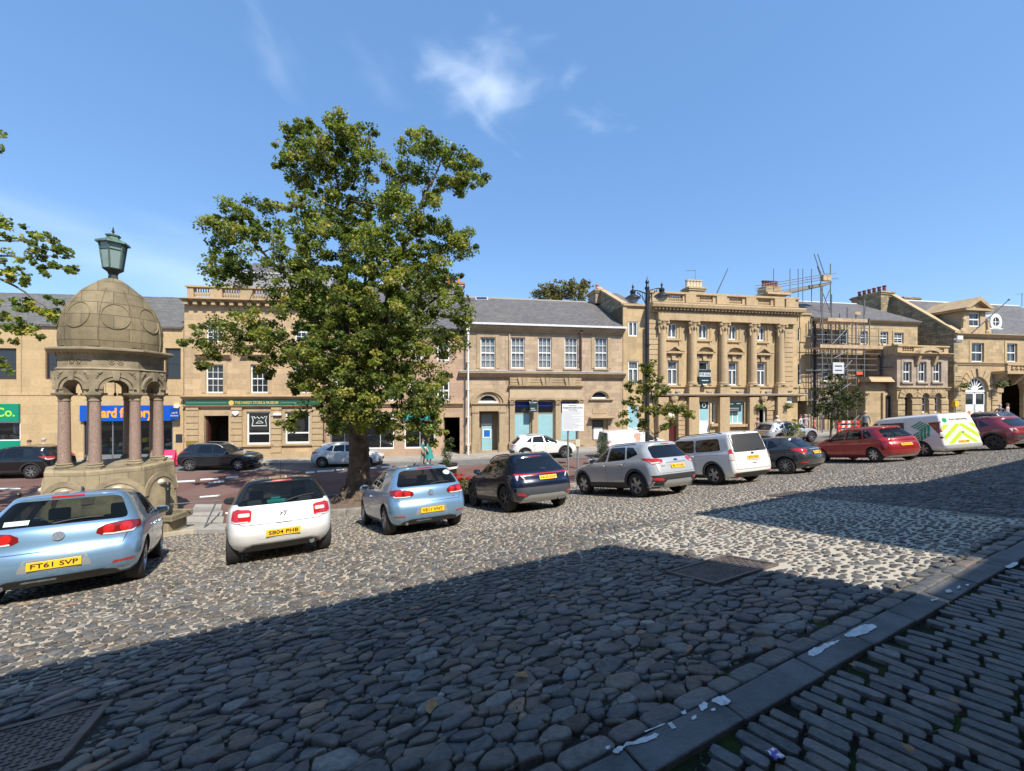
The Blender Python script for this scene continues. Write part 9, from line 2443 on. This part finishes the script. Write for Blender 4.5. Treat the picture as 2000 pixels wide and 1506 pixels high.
def info_sign():
 z = 17.0; x = (1119 - 1000) / F * z; gz = ground(x, z); Z = lambda py: HC - (py - YH) / F * z - gz
 t = thing('information_board', 'white parking notice board on two grey posts between the navy and silver cars', 'notice board', (x, z, gz), R(-6))
 px = .20
 for s in (-1, 1): MB().lathe([(.04, 0), (.04, Z(790)), (.0, Z(790) + .01)], 10, (s*px, .05, 0)).build('post', mat('grey_post', (.30, .31, .32), .45, .5), t, smooth=True)
 hw, z0, z1 = .45, Z(842), Z(789); wm = mat('sign_white', (.74, .75, .77), .4)
 b = MB().box(-hw, hw, -.02, .02, z0, z1).build('board', wm, t, bevel=.01)
 ink = mat('sign_ink', (.12, .13, .16), .6); H = z1 - z0
 text('=', 'lettering', .04, ink, b, (0, -.022, z1 - .06 * H), width=.3)
 text('Bondgate Hill Cobbles Car Park', 'lettering', .085, ink, b, (0, -.022, z1 - .14 * H), width=.80, bold=.002)
 text('Disc Parking', 'lettering', .075, ink, b, (0, -.022, z1 - .22 * H), width=.34, bold=.001)
 lm = mat('sign_line', (.36, .37, .4), .6); rr = random.Random(2)
 for i in range(16):
  zz = z1 - (.29 + .042 * i) * H; w = rr.uniform(.35, .8) if i % 4 else .82
  x0 = -hw + .05; MB().box(x0, x0 + w * (1 if i > 3 else .9), -.0225, -.02, zz - .005, zz + .006).build('print_line', lm, b)
 n = MB().box(px - .09, px + .09, -.02, .0, Z(872), Z(858)).build('small_notice', mat('cream_notice', (.62, .54, .40), .6), t)
info_sign()
def railing():
 p = hit_ground(328, 1047); gz = p.z
 for (px, py, pt_, lab) in ((328, 1046, 941, 'black iron post with rails at the corner of the drinking fountain'), (36, 1030, 962, 'black ball topped iron post behind the nearest pale blue car')):
  v = ray(px, py); q = hit_ground(px, py); z = q.y; h = (py - pt_) / F * z
  t = thing('iron_post', lab, 'post', q, 0, 'black iron posts round the fountain')
  MB().lathe([(.11, -.1), (.11, .12), (.07, .16), (.055, .3), (.055, h - .25), (.08, h - .22), (.06, h - .18), (.06, h - .1), (.085, h - .06), (.05, h - .01), (.01, h)], 12).build('shaft', black_m, t, smooth=True, angle=35)
  if px > 300:
   a = Vector((0, 0, h * .88)); MB().tube([a, a + Vector((-.9, .75, .04))], .02, 6).build('rail', mat('rail_grey', (.16, .16, .16), .5, .5), t)
   e = CAM + ray(432, 978) * (z + .3) - q; MB().tube([Vector((0, 0, h*.58)), e], .018, 6).build('rail', mat('rail_grey', (.16, .16, .16)), t)
railing()
def steps():
 fl = stone_mat('step_flags', (.36, .34, .31), .12, .8, .5, .6, .2)
 t = thing('stone_steps', 'pale stone steps with a slanting handrail between the fountain and the white hatchback', 'steps', hit_ground(395, 1030))
 o = t.location
 rows = [(352, 440, 1030, 1042), (358, 436, 1016, 1027), (366, 434, 1003, 1013), (376, 432, 991, 1000)]
 for i, (a, b, y0, y1) in enumerate(rows):
  q = [hit_ground(a, y1), hit_ground(b, y1), hit_ground(b + 2, y0), hit_ground(a + 6, y0)]
  top = [Vector((p.x, p.y, p.z + .13)) - o for p in q]; lo = [p - Vector((0, 0, .4)) for p in top]
  MB().add(lo + top, [(0,3,2,1),(4,5,6,7),(0,1,5,4),(1,2,6,5),(2,3,7,6),(3,0,4,7)]).build('step', fl, t, bevel=.015)
 a = hit_ground(398, 1040) - o + Vector((0, 0, .1)); b = CAM + ray(428, 968) * 14.4 - o
 MB().tube([a, b], .025, 6).build('handrail', mat('rail_grey', (.16, .16, .16)), t)
steps()
def planter(px, z, top_py, lab, kind, group='planters on the street'):
 x = (px - 1000) / F * z; gz = ground(x, z)
 t = thing('planter', lab, 'planter', (x, z, gz), 0, group)
 rg = np.random.default_rng(int(px)); h = .62
 if kind == 'tree':
  MB().lathe([(.42, 0), (.5, .05), (.58, h), (.55, h), (.5, h - .06)], 8, rot=PI/8).build('tub', black_m, t); MB().lathe([(.59, h - .22), (.6, h - .22), (.61, h - .1), (.6, h - .1)], 8, rot=PI/8, cap=False).build('band', white_m, t)
  top = HC - (top_py - YH) / F * z - gz
  cl = [(x + rg.normal(0, .14), z + rg.normal(0, .14), gz + h + (top - h) * q, .22 * (1.15 - q*.6)) for q in rg.random(46)]
  leaves_np(np.array(cl), 30, .06, rg, [np.array([.06, .09, .03]), np.array([.1, .13, .05]), np.array([.12, .14, .05]), np.array([.16, .17, .07])], 'foliage', t, origin=(x, z, gz))
 else:
  MB().lathe([(.5, 0), (.62, .45), (.6, .45)], 14).build('tub', mat('dark_tub', (.03, .03, .03), .6), t, smooth=True)
  cl = np.array([(x + rg.normal(0, .28), z + rg.normal(0, .28), gz + .55 + rg.random()*.25, .13) for _ in range(40)])
  leaves_np(cl, 16, .06, rg, [np.array([.07, .12, .02]), np.array([.1, .15, .03]), np.array([.3, .3, .03]), np.array([.4, .3, .03])], 'foliage', t, origin=(x, z, gz))
  cl = np.array([(x + rg.normal(0, .3), z - .1 + rg.normal(0, .28), gz + .75 + rg.random()*.3, .08) for _ in range(22)])
  leaves_np(cl, 12, .07, rg, [np.array([.5, .02, .01]), np.array([.6, .03, .02]), np.array([.6, .05, .03]), np.array([.7, .3, .03])], 'blossom', t, origin=(x, z, gz))
planter(874, 22.5, 856, 'dark tub with white band and a small clipped evergreen by the passage', 'tree')
planter(897, 15.0, 900, 'dark tub of red geraniums behind the pale blue three door hatchback', 'flowers')
planter(1178, 23.5, 852, 'small dark tub with a clipped bush behind the silver car', 'tree')
def barrier():
 z = 31.0; x = (1657 - 1000) / F * z; gz = ground(x, z); t = thing('safety_barrier', 'red and white plastic barrier boards before the scaffolded house', 'barrier', (x, z, gz), R(10))
 wm = mat('barrier_white', (.55, .50, .46), .6, noise=.2, nscale=3)
 for k in range(3):
  MB().box(-1.0, 1.0, -.05, .05, .35 + k*.34, .55 + k*.34).build('board', wm, t, bevel=.02)
  for i in range(4): xx = -.9 + i*.5; MB().prism([(xx, .35 + k*.34), (xx + .24, .35 + k*.34), (xx + .3, .55 + k*.34), (xx + .06, .55 + k*.34)], -.056, -.05).build('stripe', red_m, t)
 for s in (-1, 1): MB().box(s*.95 - .05, s*.95 + .05, -.06, .06, 0, 1.3).build('post', red_m, t); MB().box(s*.95 - .1, s*.95 + .1, -.3, .3, 0, .06).build('foot', black_m, t)
barrier()
def a_board():
 z = 24.8; x = (333 - 1000) / F * z; gz = ground(x, z) + .13; t = thing('pavement_sign', 'bright pink pavement sign outside the card shop', 'sign', (x, z, gz), R(7))
 pk = mat('sign_pink', (.85, .05, .14), .5)
 MB().prismx([(-.25, 0), (-.22, 0), (.0, .95), (-.03, .95)], -.3, .3).build('panel', pk, t); MB().prismx([(.22, 0), (.25, 0), (.03, .95), (.0, .95)], -.3, .3).build('panel', pk, t)
 MB().box(-.2, .2, -.17, -.12, .5, .62).build('print', white_m, t)
a_board()
# ------------------------------------------------------------------ people
skin_m = mat('skin', (.50, .30, .21), .6)
def person(label, px, z, py_head, top, legs, hair, height=1.72, turn=0.0, stride=.12, arm=0.15, skirt=False, lift=.13):
 x = (px - 1000) / F * z; gz = ground(x, z) + lift
 k = height / 1.72
 V = [(0, 0, .92, .135), (0, 0, 1.12, .125), (0, -.01, 1.34, .15), (0, 0, 1.46, .06), (0, -.01, 1.54, .062), (0, -.015, 1.63, .098), (0, 0, 1.71, .05)]
 E_ = [(0, 1), (1, 2), (2, 3), (3, 4), (4, 5), (5, 6)]
 for s in (-1, 1):
  b = len(V); f = stride * s
  V += [(s*.10, 0, .86, .095), (s*.11, -f*.5, .48, .062), (s*.11, -f*.2 + .02, .09, .045), (s*.12, -f*.2 - .13, .04, .035)]
  E_ += [(0, b), (b, b+1), (b+1, b+2), (b+2, b+3)]
  b = len(V); V += [(s*.19, 0, 1.38, .06), (s*(.23 + arm*.3), .02, 1.12, .045), (s*(.22 + arm*.4), -.10, .90, .034), (s*(.22 + arm*.4), -.13, .82, .03)]
  E_ += [(2, b), (b, b+1), (b+1, b+2), (b+2, b+3)]
 me = bpy.data.meshes.new('person'); me.from_pydata([(a*k, b_*k, c*k) for a, b_, c, r in V], E_, []); o = bpy.data.objects.new('person', me); COL.objects.link(o)
 sk = o.modifiers.new('s', 'SKIN'); sk.use_smooth_shade = True
 for i, v in enumerate(V): me.skin_vertices[0].data[i].radius = (v[3]*k, v[3]*k * (.72 if i in (1, 2) else 1))
 me.skin_vertices[0].data[0].use_root = True
 ss = o.modifiers.new('u', 'SUBSURF'); ss.levels = 1; ss.render_levels = 1
 dg = bpy.context.evaluated_depsgraph_get(); m2 = bpy.data.meshes.new_from_object(o.evaluated_get(dg)); o.modifiers.clear(); o.data = m2; bpy.data.meshes.remove(me)
 m2.materials.clear()
 for mm in (skin_m, top, legs, black_m): m2.materials.append(mm)
 for p in m2.polygons:
  c = p.center / k; p.use_smooth = True
  p.material_index = 0 if c.z > 1.44 or (c.z < .96 and abs(c.x) > .2) or (abs(c.x) > .2 and c.z < 1.2) else (1 if c.z > .90 else (2 if c.z > .1 else 3))
  if skirt and .45 < c.z <= .92: p.material_index = 1
 o.location = (x, z, gz); o.rotation_euler = (0, 0, turn)
 tag(o, label, 'person', 'people on the far pavement')
 hm = MB(); hm.sphere((0, .012*k, 1.665*k), .105*k, .112*k, .1*k, 12, 8); h = hm.build('hair', hair, o, smooth=True)
 fm = MB(); fm.sphere((0, -.105*k, 1.62*k), .014, .02, .018, 6, 4)
 for s in (-1, 1): fm.sphere((s*.1*k, 0, 1.62*k), .014, .02, .03, 6, 4)
 fm.build('face_feature_edge', skin_m, o, smooth=True)
 if skirt: MB().lathe([(.30*k, .45*k), (.2*k, .8*k), (.15*k, 1.05*k)], 14, cap=False).build('skirt', top, o, smooth=True)
 return o
cl = lambda n, c: mat('cloth_' + n, c, .9, noise=.15, nscale=10)
hg, hb, hw_ = mat('hair_grey', (.35, .33, .31), .8), mat('hair_brown', (.07, .04, .025), .8), mat('hair_white', (.6, .58, .55), .8)
person('bald man in a blue grey shirt standing by the barrier boards', 1690, 30.5, 803, cl('bluegrey', (.13, .16, .19)), cl('dark', (.03, .03, .04)), skin_m, 1.76, 2.6)
person('person in an orange red top near the scaffold foot', 1591, 30.5, 818, cl('orange', (.6, .10, .06)), cl('navy', (.02, .03, .06)), hb, 1.55, 1.0)
person('person in a pale shirt at the passage mouth', 1564, 31.5, 812, cl('pale', (.45, .45, .47)), cl('jeans', (.05, .08, .14)), hb, 1.72, .6)
person('person in a lilac top beside the passage mouth', 1573, 32.2, 812, cl('lilac', (.40, .36, .42)), cl('stone', (.30, .26, .2)), hg, 1.66, -.4)
person('person in a dusky pink top behind the silver street car tail', 1480, 31.6, 820, cl('dusky', (.28, .17, .17)), cl('dark', (.03, .03, .04)), hb, 1.68, .3)
person('white haired person behind the silver street car roof', 1518, 31.8, 818, cl('cream', (.55, .5, .44)), cl('stone', (.30, .26, .2)), hw_, 1.74, -.2)
person('person in a pink shirt before the dark archway', 1968, 33.5, 790, cl('pink', (.48, .36, .36)), cl('jeans', (.05, .08, .14)), hb, 1.74, .5)
person('person in a dark top beside the pink shirted one', 1953, 33.0, 795, cl('slate', (.1, .11, .15)), cl('dark', (.03, .03, .04)), hg, 1.7, -.5)
person('long haired person in a pale top behind the black crossover', 57, 23.4, 862, cl('blush', (.5, .38, .33)), cl('jeans', (.05, .08, .14)), hb, 1.62, .4)
person('grey haired person in a grey shirt behind the black crossover', 85, 23.6, 860, cl('grey', (.36, .36, .38)), cl('stone', (.30, .26, .2)), hg, 1.70, -.3)
person('person in a teal dress walking under the low boughs', 838, 25.0, 850, cl('teal', (.03, .24, .22)), cl('white', (.6, .6, .6)), hb, 1.68, 1.3, skirt=True)
person('person in a teal top and pale trousers under the low boughs', 826, 25.2, 850, cl('teal', (.03, .24, .22)), cl('stone', (.30, .26, .2)), hb, 1.6, 1.5)
def halls():
 for nm, lab, prof in (('market_hall', 'tall stone hall behind the footpath that shades the lower cobbles', [(-40, -.2), (4.85, -.2), (4.85, 8.7), (-40, 8.7)]),
       ('second_hall', 'unseen stone block, its outline and low link shaped to shade the far cobbles', [(4.87, -.2), (40, -.2), (40, 8.1), (14.4, 8.3), (13.3, 9.6), (7.98, 9.67), (6.36, 5.3), (4.87, 5.25)])):  # outline and low link shaped to cast the shade edges on the cobbles
  t = thing(nm, lab, 'building', (0, 0, 0), 0)
  vs, fs = [], []
  n = len(prof)
  for d in (-3.0, -11.0):
   for s, z in prof: x, y = xy_of(s, d); vs.append((x, y, z))
  fs = [tuple(range(n)), tuple(range(2*n-1, n-1, -1))] + [(i, (i+1) % n, (i+1) % n + n, i + n) for i in range(n)]
  mesh_obj('wall', vs, fs, stone_mat('hall_stone', (.40, .32, .21), .12, .8, .35, .75, .35), t)
halls()
